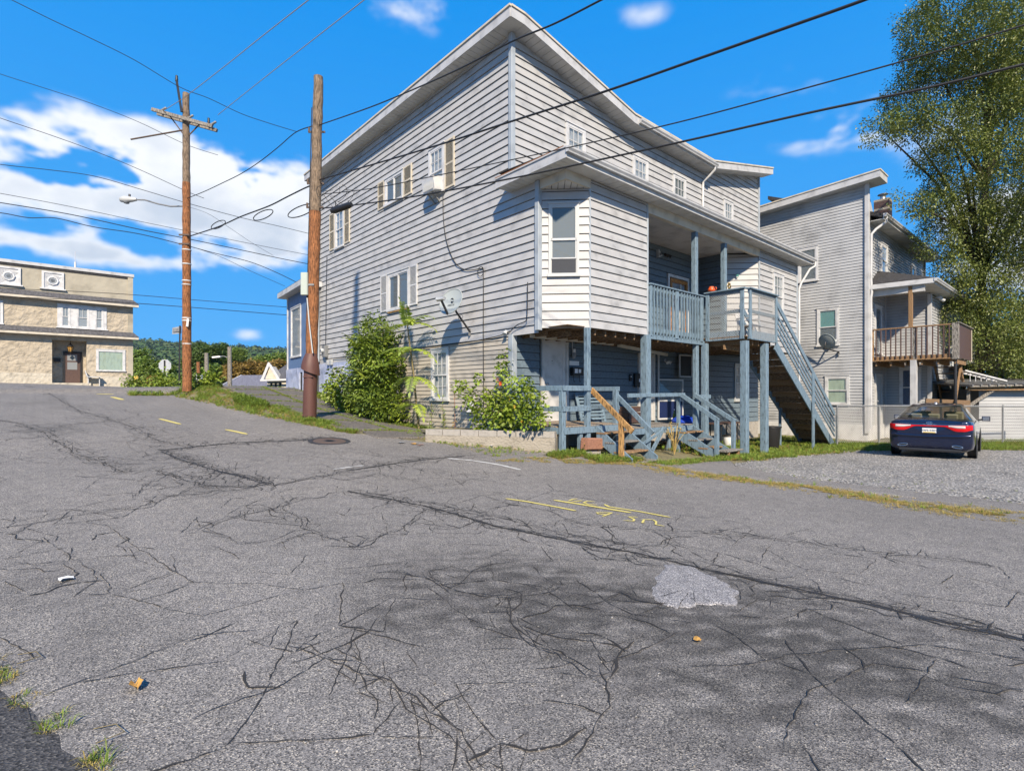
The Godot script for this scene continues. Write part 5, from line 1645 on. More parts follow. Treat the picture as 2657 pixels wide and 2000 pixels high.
const WIRES := [
["black wire rising from the bare pole over the roof peak", 0.013, "wire", [-5.23, 14.45, 8.91, -3.2, 12, 8.07, -1.87, 10.4, 7.58, -0.85, 9.18, 7.24, -0.01, 8.17, 7.01, 0.61, 7.43, 6.78, 1.19, 6.72, 6.61, 1.8, 6, 6.44]],
["thick black cable crossing the upper clapboards from the bare pole to the top edge", 0.017, "wire", [-5.23, 14.45, 7.42, -3.34, 12.55, 7, -1.44, 10.64, 6.59, -0.01, 9.19, 6.31, 1.33, 7.85, 6.05, 2.34, 6.82, 5.88, 3.12, 6.04, 5.76, 3.66, 5.5, 5.68, 4.15, 5, 5.63]],
["thin black wire crossing the attic windows from the bare pole", 0.01, "wire", [-5.23, 14.45, 7.02, -3.48, 13.08, 6.65, -1.57, 11.58, 6.37, -0.01, 10.36, 6.16, 1.54, 9.14, 5.96, 2.8, 8.16, 5.83, 4.03, 7.19, 5.75, 5, 6.43, 5.7, 5.68, 5.9, 5.69, 6.19, 5.5, 5.69]],
["lowest thick cable crossing the porch roof from the bare pole", 0.016, "wire", [-5.23, 14.45, 6.64, -4.08, 13.56, 6.41, -2.16, 12.07, 6.09, -0.01, 10.39, 5.81, 1.55, 9.18, 5.65, 2.81, 8.2, 5.53, 4.06, 7.24, 5.43, 5.04, 6.47, 5.32, 5.72, 5.94, 5.28, 6.29, 5.5, 5.23]],
["looped black cable bundle strung between the two tall poles", 0.02, "wire", [-12.59, 20.6, 7.68, -10.36, 18.72, 7.48, -8.93, 17.51, 7.44, -7.44, 16.25, 7.34, -6.56, 15.51, 7.35, -5.76, 14.83, 7.35, -5.31, 14.45, 7.32]],
["upper twisted wire strung between the two tall poles", 0.013, "wire", [-12.59, 20.6, 9.18, -11.32, 19.53, 9.03, -10.06, 18.47, 8.93, -8.93, 17.51, 8.85, -7.91, 16.65, 8.87, -6.99, 15.87, 8.96, -6.15, 15.16, 9.07, -5.31, 14.45, 8.91]],
["top wire of the far pole crossing the whole left sky", 0.012, "wire", [-17.07, 16.82, 14.64, -16.39, 17.42, 14.5, -15.67, 18.07, 14.32, -14.83, 18.81, 14.14, -13.93, 19.61, 13.91, -12.86, 20.57, 13.47, -12.12, 21.22, 13.4, -11.23, 22.02, 13.21, -10.41, 22.74, 13.18, -9.54, 23.52, 13.2]],
["black wire meeting the far pole just under the crossarm", 0.009, "wire", [-17.22, 16.68, 12.07, -16.6, 17.24, 11.97, -15.75, 17.99, 11.92, -14.83, 18.81, 11.85, -13.83, 19.71, 11.67, -12.71, 20.69, 11.31, -11.87, 21.44, 11.23]],
["black wire meeting the far pole above the street lamp", 0.01, "wire", [-17.22, 16.68, 10.69, -16.6, 17.24, 10.54, -15.75, 17.99, 10.4, -14.83, 18.81, 10.21, -13.83, 19.71, 9.92, -12.71, 20.69, 9.5, -12.24, 21.12, 9.37]],
["wire carried past the street lamp towards the house gable", 0.011, "wire", [-17.22, 16.68, 9.02, -16.6, 17.24, 9.04, -15.75, 17.99, 9.19, -14.83, 18.81, 9.31, -13.83, 19.71, 9.2, -12.71, 20.69, 9.04, -11.23, 22.02, 8.9, -10.13, 22.99, 8.86, -9.08, 23.93, 8.8]],
["pale upper telephone line below the street lamp", 0.009, "wire", [-17.22, 16.68, 8.07, -16.6, 17.24, 8.1, -15.3, 18.39, 8.08, -13.83, 19.71, 8, -12.71, 20.69, 7.95, -11.23, 22.02, 7.9, -10.13, 22.99, 7.86, -9.08, 23.93, 7.84]],
["thick telephone cable below the street lamp", 0.015, "wire", [-17.22, 16.68, 7.78, -16.6, 17.24, 7.8, -15.3, 18.39, 7.81, -13.83, 19.71, 7.7, -12.71, 20.69, 7.65, -11.23, 22.02, 7.56, -10.13, 22.99, 7.48, -9.08, 23.93, 7.43]],
["lumpy lowest telephone cable with splices on the far pole", 0.014, "wire", [-17.22, 16.68, 7.35, -16.6, 17.24, 7.47, -16.1, 17.68, 7.46, -15.58, 18.15, 7.6, -14.83, 18.81, 7.51, -13.83, 19.71, 7.53, -12.71, 20.69, 7.38, -11.99, 21.33, 7.26, -10.96, 22.25, 7.12, -10.13, 22.99, 6.82, -9.47, 23.59, 6.5]],
["upper of two wires crossing the stucco front at floor height", 0.012, "wire", [-19.1, 18.5, 5.45, -18.41, 19.12, 5.41, -16.97, 20.39, 5.54, -15.45, 21.75, 5.65, -13.44, 23.53, 5.71, -10.58, 26.08, 5.82]],
["lower of two wires crossing the stucco front at floor height", 0.014, "wire", [-19.1, 18.5, 5.12, -18.41, 19.12, 5.11, -16.97, 20.39, 5.22, -15.45, 21.75, 5.31, -13.44, 23.53, 5.37, -10.58, 26.08, 5.43]],
["pale thin wire rising from the far crossarm, nearer the bare pole", 0.011, "wire_pale", [-11.4, 20.6, 12.41, -8.08, 17.01, 11.59, -5.53, 14.25, 10.94, -3.31, 11.85, 10.37, -2.07, 10.5, 10.06]],
["pale thin wire rising from the outer end of the far crossarm", 0.011, "wire_pale", [-13.56, 20.6, 12.55, -11.53, 18.63, 11.96, -8.6, 15.79, 11.28, -6.34, 13.59, 10.78, -4.55, 11.85, 10.37, -3.16, 10.5, 10.06]],
["thin dark wire dropping from the far pole towards the blue shop bay", 0.008, "wire", [-12.59, 20.6, 7.35, -11.71, 21.16, 7.1, -10.73, 21.79, 6.64, -9.62, 22.5, 6.16]],
["slack thin wire between the street lamp and the looped bundle", 0.006, "wire", [-12.59, 20.6, 8.86, -11.68, 20.45, 8.52, -10.7, 20.29, 7.88, -9.84, 20.14, 7.31, -8.98, 20, 6.8]],
]
func stucco_building():
	var t := thing("stucco_building", "cream stucco three-storey building with dark pent roofs across the street", "building", P(-7, 36, 2.1))
	var w := Wall.new(P(0, 36, 0), Vector3(1, 0, 0), Vector3(0, 0, 1))
	var RE := -3.95
	var RL := -34.0
	var b := MB.new()
	# ground storey with a recessed entrance
	w.box(b, RL, -8.29, 2.95, 5.5, -0.3, 0.0)
	part("wall", b, M.stucco, t)
	b = MB.new()
	w.box(b, -6.52, RE, 2.8, 5.5, -0.3, 0.0)
	part("wall", b, M.stucco, t)
	b = MB.new()
	w.box(b, RL, -8.29, 1.7, 2.95, -0.3, 0.012)
	w.box(b, -6.52, RE, 1.7, 2.8, -0.3, 0.012)
	part("base_course", b, M.stucco_pale, t)
	b = MB.new()
	w.box(b, -8.29, -6.52, 5.16, 5.5, -0.3, 0.0)
	part("lintel", b, M.stucco, t)
	b = MB.new()
	w.box(b, -8.5, -6.3, 1.7, 5.4, -1.0, -0.85)
	w.box(b, -8.34, -8.29, 1.7, 5.16, -0.85, -0.3); w.box(b, -6.52, -6.47, 1.7, 5.16, -0.85, -0.3); w.box(b, -8.29, -6.52, 5.16, 5.2, -0.85, -0.3)
	part("entrance_recess", b, M.stucco, t)
	b = MB.new()
	w.box(b, -8.45, -6.3, 2.0, 2.33, -0.85, 0.35)
	part("doorstep", b, M.stucco_pale, t)
	var wd := Wall.new(P(0, 36.85, 0), Vector3(1, 0, 0), Vector3(0, 0, 1))
	var d := sub("door", t, "dark entrance door with a diamond window")
	b = MB.new()
	wd.box(b, -7.72, -7.62, 2.33, 4.48, 0, 0.08); wd.box(b, -6.82, -6.72, 2.33, 4.48, 0, 0.08); wd.box(b, -7.62, -6.82, 4.38, 4.48, 0, 0.078)
	part("frame", b, M.black, d)
	b = MB.new()
	wd.box(b, -7.62, -6.82, 2.33, 4.38, 0.0, 0.05)
	part("leaf", b, M.brown_paint, d)
	for q in [[3.85, 4.28], [3.25, 3.75]]:
		b = MB.new()
		wd.box(b, -7.5, -6.98, q[0], q[1], 0.05, 0.06)
		part("pane", b, M.blind, d)
	b = MB.new()
	b.slab([wd.p(-7.24, 4.22, 0.062), wd.p(-7.1, 4.06, 0.062), wd.p(-7.24, 3.9, 0.062), wd.p(-7.38, 4.06, 0.062)], Vector3(0, 0, 0.01))
	part("diamond", b, M.glass_dark, d)
	# middle storey
	b = MB.new()
	w.box(b, RL, RE, 5.5, 7.8, -0.3, 0.0)
	part("wall", b, M.stucco, t)
	# top storey, smoother and greyer
	b = MB.new()
	w.box(b, RL, RE, 7.8, 9.86, -0.3, -0.04)
	part("wall", b, M.stucco_grey, t)
	b = MB.new()
	b.box(P(RE, 35.98, 1.7), P(RE - 0.3, 48, 9.8)); b.box(P(RL, 48, 1.7), P(RE, 47.7, 9.8))
	part("side_wall", b, M.stucco_grey, t)
	b = MB.new()
	b.box(P(RL, 36, 9.7), P(RE - 0.3, 47.7, 9.84))
	part("flat_roof", b, M.roofing, t)
	b = MB.new()
	w.box(b, RL, RE + 0.06, 9.86, 10.06, -0.35, 0.05)
	part("parapet_cap", b, M.trim, t)
	for q in [[5.5, 5.9], [7.78, 8.2]]:
		var y0: float = q[0]; var y1: float = q[1]
		b = MB.new()
		b.slab([w.p(RL, y0 + 0.06, 0.5), w.p(RE + 0.3, y0 + 0.06, 0.5), w.p(RE + 0.02, y1, 0.0), w.p(RL, y1, 0.0)], Vector3(0, 0.04, 0))
		part("pent_roof", b, M.roof_grey, t)
		b = MB.new()
		w.box(b, RL, RE + 0.28, y0 - 0.08, y0 + 0.06, 0.42, 0.49)
		part("fascia", b, M.cream, t)
		b = MB.new()
		w.box(b, RL, RE + 0.26, y0 - 0.06, y0 - 0.03, 0.0, 0.42)
		part("soffit", b, M.soffit, t)
	# windows
	var tw := sub("triple_window", t)
	b = MB.new()
	for q in [[-8.03, -7.86], [-7.36, -7.06], [-6.38, -6.1], [-5.6, -5.44]]: w.box(b, q[0], q[1], 6.03, 7.55, -0.01, 0.045)
	w.box(b, -7.86, -5.6, 7.42, 7.55, -0.01, 0.043)
	w.box(b, -8.1, -5.37, 5.96, 6.03, -0.01, 0.1)
	part("frame", b, M.white, tw)
	for q in [[-7.86, -7.36], [-7.06, -6.38], [-6.1, -5.6]]: window(t, w, q[0], q[1], 6.07, 7.42, "double", [2, 1], M.blind)
	window(t, w, -11.4, -10.6, 5.98, 7.4, "double", [2, 1], M.blind)
	window(t, w, -6.02, -4.39, 3.2, 4.66, "fixed", [0, 0], M.curtain_green, M.white, "window", "wide white-framed window with a pale green blind", 0.14)
	for q in [[-8.8, -7.69], [-10.9, -9.79], [-13.2, -12.1]]:
		var v := sub("vent_panel", t)
		b = MB.new()
		w.box(b, q[0], q[1], 8.5, 9.6, -0.05, 0.0)
		w.box(b, q[0], q[0] + 0.12, 8.5, 9.6, 0.0, 0.05); w.box(b, q[1] - 0.12, q[1], 8.5, 9.6, 0.0, 0.05); w.box(b, q[0] + 0.12, q[1] - 0.12, 9.48, 9.6, 0.0, 0.048)
		w.box(b, q[0] - 0.1, q[1] + 0.1, 8.42, 8.5, -0.05, 0.1)
		part("frame", b, M.white, v)
		b = MB.new()
		for i in 12:
			var f := i / 12.0
			b.bar(w.p(q[0] + 0.12, 8.52 + f * 0.95, 0.005), w.p(q[0] + 0.12 + (1 - f) * 0.87, 8.52 + f * 0.95 + (1 - f) * 0.87 * 0.9, 0.005), 0.02, 0.02)
		part("diagonal_board", b, M.white, v, "", "stuff")
		b = MB.new()
		var c := w.p((q[0] + q[1]) / 2, 9.0, 0.0)
		b.lathe([Vector2(0.3, 0.0), Vector2(0.3, 0.06), Vector2(0.22, 0.06), Vector2(0.22, 0.02), Vector2(0, 0.02)], c, w.n, 8)
		part("octagon_vent", b, M.white, v)
		b = MB.new()
		for i in 6: b.box(c + Vector3(-0.2, -0.17 + i * 0.065, 0.02), c + Vector3(0.2, -0.145 + i * 0.065, 0.045))
		part("louvre", b, M.trim_grey, v, "", "stuff")
	b = MB.new()
	b.tube([P(-7.1, 36.4, 9.9), P(-7.1, 36.4, 10.5)], 0.06, 8)
	b.tube([P(-7.1, 36.4, 10.5), P(-7.1, 36.4, 11.2)], 0.015, 6)
	part("roof_vent", b, M.white, t)
	# lantern, mailbox, bench
	var ln := thing("lantern", "black iron lantern hanging over the stucco entrance", "lantern", P(-7.36, 36.2, 4.3))
	b = MB.new()
	b.lathe([Vector2(0, 0.95), Vector2(0.02, 0.9), Vector2(0.03, 0.75), Vector2(0.2, 0.56), Vector2(0.21, 0.53), Vector2(0.05, 0.53)], P(-7.36, 36.2, 4.22), Vector3.UP, 6)
	part("cap", b, M.black, ln)
	b = MB.new()
	b.lathe([Vector2(0.17, 0.53), Vector2(0.09, 0.2), Vector2(0, 0.2)], P(-7.36, 36.2, 4.22), Vector3.UP, 6)
	part("glass", b, M.dry_leaf, ln)
	b = MB.new()
	for i in 6:
		var a := TAU * i / 6
		b.tube([P(-7.36, 36.2, 4.75) + Vector3(cos(a), 0, sin(a)) * 0.18, P(-7.36, 36.2, 4.42) + Vector3(cos(a), 0, sin(a)) * 0.1], 0.012, 4)
	b.lathe([Vector2(0.1, 0.2), Vector2(0.11, 0.17), Vector2(0.04, 0.1), Vector2(0.0, 0.0)], P(-7.36, 36.2, 4.22), Vector3.UP, 6)
	part("cage", b, M.black, ln, "", "stuff")
	var mb := thing("mailbox", "small black mailbox on the stucco entrance wall", "mailbox", P(-8.0, 36.8, 3.75))
	b = MB.new()
	b.box(P(-8.18, 36.84, 3.74), P(-7.84, 36.68, 3.98))
	part("body", b, M.black, mb)
	b = MB.new()
	b.slab([P(-8.2, 36.84, 3.98), P(-7.82, 36.84, 3.98), P(-7.82, 36.66, 3.93), P(-8.2, 36.66, 3.93)], Vector3(0, 0.03, 0))
	part("lid", b, M.dark_plastic, mb)
	var be := thing("bench", "pale wall bench beside the stucco entrance", "bench", P(-6.0, 35.7, 2.3))
	beam(be, "seat", P(-6.5, 35.7, 2.75), P(-5.75, 35.7, 2.75), 0.35, 0.05, M.white, Vector3(0, 0, 1))
	beam(be, "end", P(-6.5, 35.7, 2.75), P(-6.62, 35.7, 3.15), 0.35, 0.05, M.white, Vector3(0, 0, 1))
	beam(be, "leg", P(-6.45, 35.8, 2.1), P(-6.45, 35.8, 2.74), 0.05, 0.3, M.white)
	beam(be, "leg", P(-5.85, 35.8, 2.1), P(-5.85, 35.8, 2.74), 0.05, 0.3, M.white)

func rough_pole(a: Vector3, c: Vector3, r0: float, r1: float, n: int) -> MB:
	var b := MB.new()
	var pts := []; var rs := []
	for i in n:
		var f := float(i) / (n - 1)
		pts.append(a.lerp(c, f) + Vector3(rnd(-1, 1), 0, rnd(-1, 1)) * 0.008)
		rs.append(lerpf(r0, r1, f) * rnd(0.96, 1.05))
	b.tube(pts, rs, 14)
	return b

func insulator(t: Node3D, at: Vector3, ax: Vector3, m):
	var b := MB.new()
	b.lathe([Vector2(0, 0.26), Vector2(0.03, 0.26), Vector2(0.05, 0.22), Vector2(0.03, 0.2), Vector2(0.055, 0.16), Vector2(0.03, 0.14), Vector2(0.06, 0.1), Vector2(0.03, 0.08), Vector2(0.06, 0.04), Vector2(0.025, 0.0)], at, ax.normalized(), 10)
	part("insulator", b, m, t)

func poles():
	rng.seed = 31
	var U := Vector3.UP
	# near pole
	var a := P(-3.4, 4.55, H(-3.4, 4.55) - 0.2)
	var foot := X(-5.56, 14.6, 0.9); var tip := X(-5.28, 14.5, 10.25)
	var t := thing("utility_pole", "bare reddish utility pole with a brown cable guard in front of the house", "pole", Vector3(foot.x, 0.9, foot.z), "utility poles")
	foot.y = 0.6
	var mid := foot.lerp(tip, 0.62)
	part("shaft", rough_pole(foot, mid, 0.165, 0.148, 26), M.pole_wood, t)
	part("upper_shaft", rough_pole(mid, tip, 0.146, 0.125, 18), M.pole_wood_grey, t, "grey weathered top of the pole")
	# cable guard: half pipe with a hood
	var b := MB.new()
	var s := X(1, 0, 0) - X(0, 0, 0); var fw := X(0, -1, 0) - X(0, 0, 0)
	var rows := []
	for i in 2:
		var y := [0.75, 2.28][i] as float
		var c := foot.lerp(tip, (y - 0.6) / 9.65); c.y = y
		var row := []
		for k in 9:
			var an := PI * k / 8.0
			row.append(c + s * cos(an) * 0.175 + fw * (0.05 + sin(an) * 0.17))
		rows.append(row)
	b.sheet(rows)
	part("cable_guard", b, M.conduit, t, "brown half-round cable guard")
	b = MB.new()
	rows = []
	for i in 5:
		var f := i / 4.0
		var y := 2.2 + f * 0.5
		var c := foot.lerp(tip, (y - 0.6) / 9.65); c.y = y
		var row := []
		for k in 9:
			var an := PI * k / 8.0
			row.append(c + s * cos(an) * lerpf(0.25, 0.15, f * f) + fw * (0.03 + sin(an) * lerpf(0.27, 0.14, f * f)) - U * (0.1 * cos(an) * (1 - f)))
		rows.append(row)
	b.sheet(rows)
	part("guard_hood", b, M.conduit, t)
	b = MB.new()
	for y in [1.0, 2.05]:
		var c := foot.lerp(tip, (y - 0.6) / 9.65); c.y = y
		b.obox(c + fw * 0.2 - s * 0.13, s * 0.26, fw * 0.03, U * 0.03)
	part("guard_strap", b, M.conduit, t)
	b = MB.new()
	var c1 := foot.lerp(tip, 3.6 / 9.65) + fw * 0.16 - s * 0.1; var c2 := foot.lerp(tip, 2.1 / 9.65) + fw * 0.24 + s * 0.12
	b.tube([c1, c1.lerp(c2, 0.5) + fw * 0.03, c2], 0.018, 6)
	part("riser_cable", b, M.grey_plastic, t)
	b = MB.new()
	var pr := []
	for i in 12: pr.append(foot.lerp(tip, 0.25 + i * 0.06) - s * 0.14 + fw * 0.06)
	b.tube(pr, 0.012, 5)
	part("ground_wire", b, M.wire, t)
	var bc := X(-5.62, 14.42, 4.58)
	b = MB.new()
	b.bar(bc - U * 0.3, bc + U * 0.3, 0.19, 0.16, s, 0.02)
	part("terminal_box", b, M.green_grey, t, "grey-green terminal box on the side of the pole")
	b = MB.new()
	b.bar(bc - U * 0.02 + s * 0.05, bc - U * 0.02 + s * 0.25, 0.05, 0.05)
	part("bracket", b, M.galv, t)
	for y in [8.75, 7.35, 6.7]:
		b = MB.new()
		var c := foot.lerp(tip, (y - 0.6) / 9.65)
		b.bar(c - s * 0.24, c + s * 0.22, 0.03, 0.05)
		b.tube([c - s * 0.22, c - s * 0.22 + U * 0.12], 0.03, 8)
		part("bolt_bracket", b, M.iron, t)
	# far pole with crossarm and street lamp
	var f0 := X(-12.66, 20.7, 1.7); var f1 := X(-12.7, 20.7, 13.3)
	t = thing("utility_pole", "reddish utility pole with a double crossarm and street lamp at the far corner", "pole", Vector3(f0.x, 1.9, f0.z), "utility poles")
	var fm := f0.lerp(f1, 0.7)
	part("shaft", rough_pole(f0, fm, 0.165, 0.14, 24), M.pole_wood, t)
	part("upper_shaft", rough_pole(fm, f1, 0.138, 0.12, 14), M.pole_wood_grey, t)
	var al := X(-13.95, 20.75, 12.62); var ar := X(-11.5, 20.55, 11.86)
	for k in 2:
		b = MB.new()
		b.bar(al - fw * (0.16 - k * 0.32), ar - fw * (0.16 - k * 0.32), 0.09, 0.12)
		part("crossarm", b, M.grey_wood, t)
	for k in 2:
		b = MB.new()
		var c := al.lerp(ar, 0.25 + 0.5 * k)
		b.bar(c, f0.lerp(f1, 0.85), 0.03, 0.04)
		part("arm_brace", b, M.iron, t)
	b = MB.new()
	b.bar(X(-12.78, 20.55, 12.5), X(-12.97, 20.55, 13.7), 0.07, 0.07)
	part("pole_top_pin", b, M.dark_plastic, t)
	insulator(t, X(-12.97, 20.55, 13.65), U, M.dark_plastic)
	for q in [[0.1, 0.9], [0.55, 0.9], [0.93, 0.6]]:
		insulator(t, al.lerp(ar, q[0]) + U * 0.08, (s * 0.8 + U * 0.5), M.galv)
	insulator(t, al.lerp(ar, 0.9) + U * 0.08, U, M.dark_plastic)
	b = MB.new()
	b.tube([X(-14.78, 20.6, 11.46), X(-12.75, 20.7, 11.88)], 0.03, 6)
	part("guy_strut", b, M.iron, t)
	var la := thing("street_lamp", "cobra-head street lamp on a thin arm of the far pole", "street lamp", X(-13.7, 20.7, 8.9))
	b = MB.new()
	b.tube([X(-12.75, 20.7, 8.91), X(-13.3, 20.7, 8.9), X(-13.8, 20.7, 9.0), X(-14.3, 20.7, 9.15), X(-14.7, 20.7, 9.16)], 0.03, 8)
	part("arm", b, M.galv, la)
	b = MB.new()
	b.lathe([Vector2(0, 0), Vector2(0.06, 0.02), Vector2(0.1, 0.2), Vector2(0.14, 0.45), Vector2(0.1, 0.62), Vector2(0, 0.66)], X(-14.62, 20.7, 9.17), -s, 12)
	part("head", b, M.grey_plastic, la)
	b = MB.new()
	b.lathe([Vector2(0.1, 0.0), Vector2(0.09, -0.06), Vector2(0, -0.09)], X(-15.02, 20.7, 9.08), U, 12)
	part("lens", b, M.blind, la)
	b = MB.new()
	b.lathe([Vector2(0.04, 0.0), Vector2(0.04, 0.1), Vector2(0, 0.11)], X(-14.9, 20.7, 9.27), U, 8)
	part("photocell", b, M.dark_plastic, la)
	for y in [7.2, 6.65, 6.0, 5.85, 4.55, 4.45, 3.55]:
		b = MB.new()
		var c := f0.lerp(f1, (y - 1.7) / 11.6); c.y = y
		b.lathe([Vector2(0.165, -0.02), Vector2(0.168, 0.02)], c, U, 14)
		part("band", b, M.white, t)
	b = MB.new()
	b.bar(X(-12.55, 20.52, 4.2), X(-12.52, 20.52, 4.5), 0.06, 0.1)
	part("tag", b, M.litter_white, t)
	for y in [7.75, 7.4]:
		b = MB.new()
		var c := f0.lerp(f1, (y - 1.7) / 11.6)
		b.bar(c - s * 0.2 + fw * 0.15, c + s * 0.2 + fw * 0.15, 0.04, 0.06)
		part("bolt_bracket", b, M.iron, t)
	# farther poles beyond the crest
	var k := 0
	for q in [[-28.66, 50, 5.45, "pale utility pole beyond the crest, nearest the tall far pole"], [-25.43, 48, 5.85, "pale utility pole with a lamp arm in front of the slate roof"], [-32.38, 55, 4.9, "thin reddish pole carrying a grey transformer beyond the crest"], [-33.2, 55, 3.8, "shortest pale pole beyond the crest beside the reddish trunk"]]:
		t = thing("utility_pole", q[3], "pole", X(q[0], q[1], 0), "utility poles")
		part("shaft", rough_pole(X(q[0], q[1], -2.5), X(q[0] - 0.1, q[1], q[2]), 0.22, 0.17, 8), M.grey_wood if k != 2 else M.pole_wood, t)
		if k == 1:
			b = MB.new()
			b.tube([X(q[0], q[1], 4.8), X(q[0] - 0.6, q[1], 5.0), X(q[0] - 1.0, q[1], 5.0)], 0.04, 6)
			part("lamp_arm", b, M.galv, t)
			b = MB.new()
			b.bar(X(q[0] - 0.9, q[1], 4.97), X(q[0] - 1.6, q[1], 4.9), 0.28, 0.14)
			part("lamp_head", b, M.litter_white, t)
		if k == 2:
			b = MB.new()
			b.lathe([Vector2(0, 0.8), Vector2(0.3, 0.78), Vector2(0.3, 0), Vector2(0, 0)], X(q[0] + 0.2, q[1] - 0.3, 2.85), U, 10)
			part("transformer", b, M.litter_white, t)
		k += 1
	# stop sign seen from behind, street name sign, yellow bollard
	t = thing("stop_sign", "bare metal back of an octagonal stop sign", "sign", X(-20.9, 32, 1.9))
	b = MB.new()
	var oc := []
	for i in 8:
		var an := TAU * (i + 0.5) / 8
		oc.append(X(-20.9 + cos(an) * 0.4, 32, 3.3 + sin(an) * 0.4))
	b.slab(oc, fw * 0.01)
	part("plate", b, M.sign_back, t)
	b = MB.new()
	b.slab([X(-21.08, 31.98, 2.58), X(-20.72, 31.98, 2.58), X(-20.72, 31.98, 3.08), X(-21.08, 31.98, 3.08)], fw * 0.01)
	part("lower_plate", b, M.sign_back, t)
	b = MB.new()
	b.bar(X(-20.9, 31.95, 1.6), X(-20.9, 31.95, 3.62), 0.07, 0.05)
	part("post", b, M.dark_plastic, t)
	t = thing("street_name_sign", "small white street name plate on a tall thin dark post", "sign", X(-17.6, 28, 1.9))
	b = MB.new()
	b.tube([X(-17.55, 28, 1.7), X(-17.5, 28, 5.2)], 0.035, 8)
	part("post", b, M.dark_plastic, t)
	b = MB.new()
	b.slab([X(-17.78, 27.8, 4.72), X(-17.48, 28.1, 4.8), X(-17.46, 28.1, 5.18), X(-17.76, 27.8, 5.06)], fw * 0.01)
	part("plate", b, M.sign_back, t)
	b = MB.new()
	b.slab([X(-17.74, 27.78, 4.83), X(-17.52, 28.0, 4.89), X(-17.5, 28.0, 5.08), X(-17.72, 27.78, 5.0)], fw * 0.012)
	part("lettering_panel", b, M.curtain, t)
	t = thing("bollard", "short yellow bollard at the corner of the stucco building", "bollard", X(-25.45, 36, 2.0))
	b = MB.new()
	b.tube([X(-25.45, 36, 1.7), X(-25.45, 36, 2.75), X(-25.45, 36, 2.85)], [0.14, 0.14, 0.09], 12)
	part("tube", b, M.yellow_thing, t)

func wires():
	rng.seed = 12
	for w in WIRES:
		var pts := []
		var src: Array = w[3]
		for i in range(0, src.size(), 3): pts.append(X(src[i], src[i + 1], src[i + 2]))
		# smooth through the points
		var fine := []
		var n := pts.size()
		for i in n - 1:
			for k in 6:
				fine.append(pts[i].cubic_interpolate(pts[i + 1], pts[max(i - 1, 0)], pts[min(i + 2, n - 1)], k / 6.0))
		fine.append(pts[n - 1])
		var b := MB.new()
		b.tube(fine, w[1], 6)
		solo("utility_wire", b, M[w[2]], w[0], "wire", pts[0], "overhead wires")
	# loops of slack cable and a splice case on the lines
	var k := 0
	for q in [[0.886, 14.97, 0.34, "large slack cable loop hanging beside the bare pole"], [0.589, 16.47, 0.30, "slack cable loop in the middle of the bundle"], [0.243, 18.67, 0.28, "slack cable loop on the bundle near the far pole"]]:
		var b := MB.new()
		var c := X(lerpf(-12.61, -5.33, (q[1] - 20.6) / (14.45 - 20.6)), q[1], [6.78, 7.17, 7.57][k])
		var along := (X(-5.33, 14.45, 7.24) - X(-12.61, 20.6, 7.7)).normalized()
		var pts := []
		for i in 25:
			var a := TAU * i / 24.0
			pts.append(c + along * cos(a) * q[2] * 2.2 + Vector3(0, sin(a) * q[2] * 0.42 - 0.03, 0))
		b.tube(pts, 0.015, 6)
		solo("cable_loop", b, M.wire, q[3], "cable loop", pts[0], "slack cable loops")
		k += 1
	var t := thing("splice_case", "black cylindrical splice case hanging on the cable right of the bare pole", "splice case", X(-4.05, 12.6, 6.0))
	var b := MB.new()
	b.tube([X(-4.33, 12.72, 5.97), X(-4.25, 12.7, 5.98), X(-3.85, 12.5, 6.03), X(-3.76, 12.46, 6.04)], [0.05, 0.075, 0.075, 0.05], 12)
	part("case", b, M.black, t)
	for x in [-4.2, -3.9]:
		b = MB.new()
		b.tube([X(x, 12.65, 6.0), X(x, 12.65, 6.2)], 0.012, 5)
		part("hanger", b, M.wire, t)
	b = MB.new()
	for i in 5:
		var pts := []
		for j in 9: pts.append(X(-4.6 + i * 0.17 + sin(j * 0.8 + i) * 0.12, 12.8, 6.1 + 0.06 * j + cos(j * 0.9 + i * 2) * 0.07))
		b.tube(pts, 0.006, 5)
	part("tangled_lead", b, M.wire, t, "", "stuff")

func slab_patch(t: Node3D, called: String, poly: Array, m, up: float, th := 0.05):
	# an irregular slab lying on the ground, edges slightly ragged
	var c := Vector2.ZERO
	for p in poly: c += p
	c /= poly.size()
	var ring := []
	var n := poly.size()
	for i in n:
		var a: Vector2 = poly[i]; var e: Vector2 = poly[(i + 1) % n]
		for k in 6: ring.append(a.lerp(e, k / 6.0) + Vector2(rnd(-0.03, 0.03), rnd(-0.03, 0.03)))
	var b := MB.new()
	b.colored = true
	var rows := []; var cols := []
	var steps := [0.0, 0.3, 0.6, 0.85, 1.0, 1.0]
	for s in steps.size():
		var row := []; var cr := []
		for q in ring:
			var p: Vector2 = c.lerp(q, steps[s] if s < 5 else 1.012)
			row.append(G(p.x, p.y, up if s < 4 else (up - 0.008 if s == 4 else up - th)))
			var k := rnd(0.82, 1.0)
			cr.append(Color(k, k, k))
		rows.append(row); cols.append(cr)
	b.sheet(rows, cols, true)
	# make normals point up on the top
	if b.n[ring.size()].y < 0:
		b = MB.new()
		b.colored = true
		b.sheet(rows, cols, true, true)
	for i in ring.size() * 4: b.n[i] = Vector3.UP
	part(called, b, m, t)

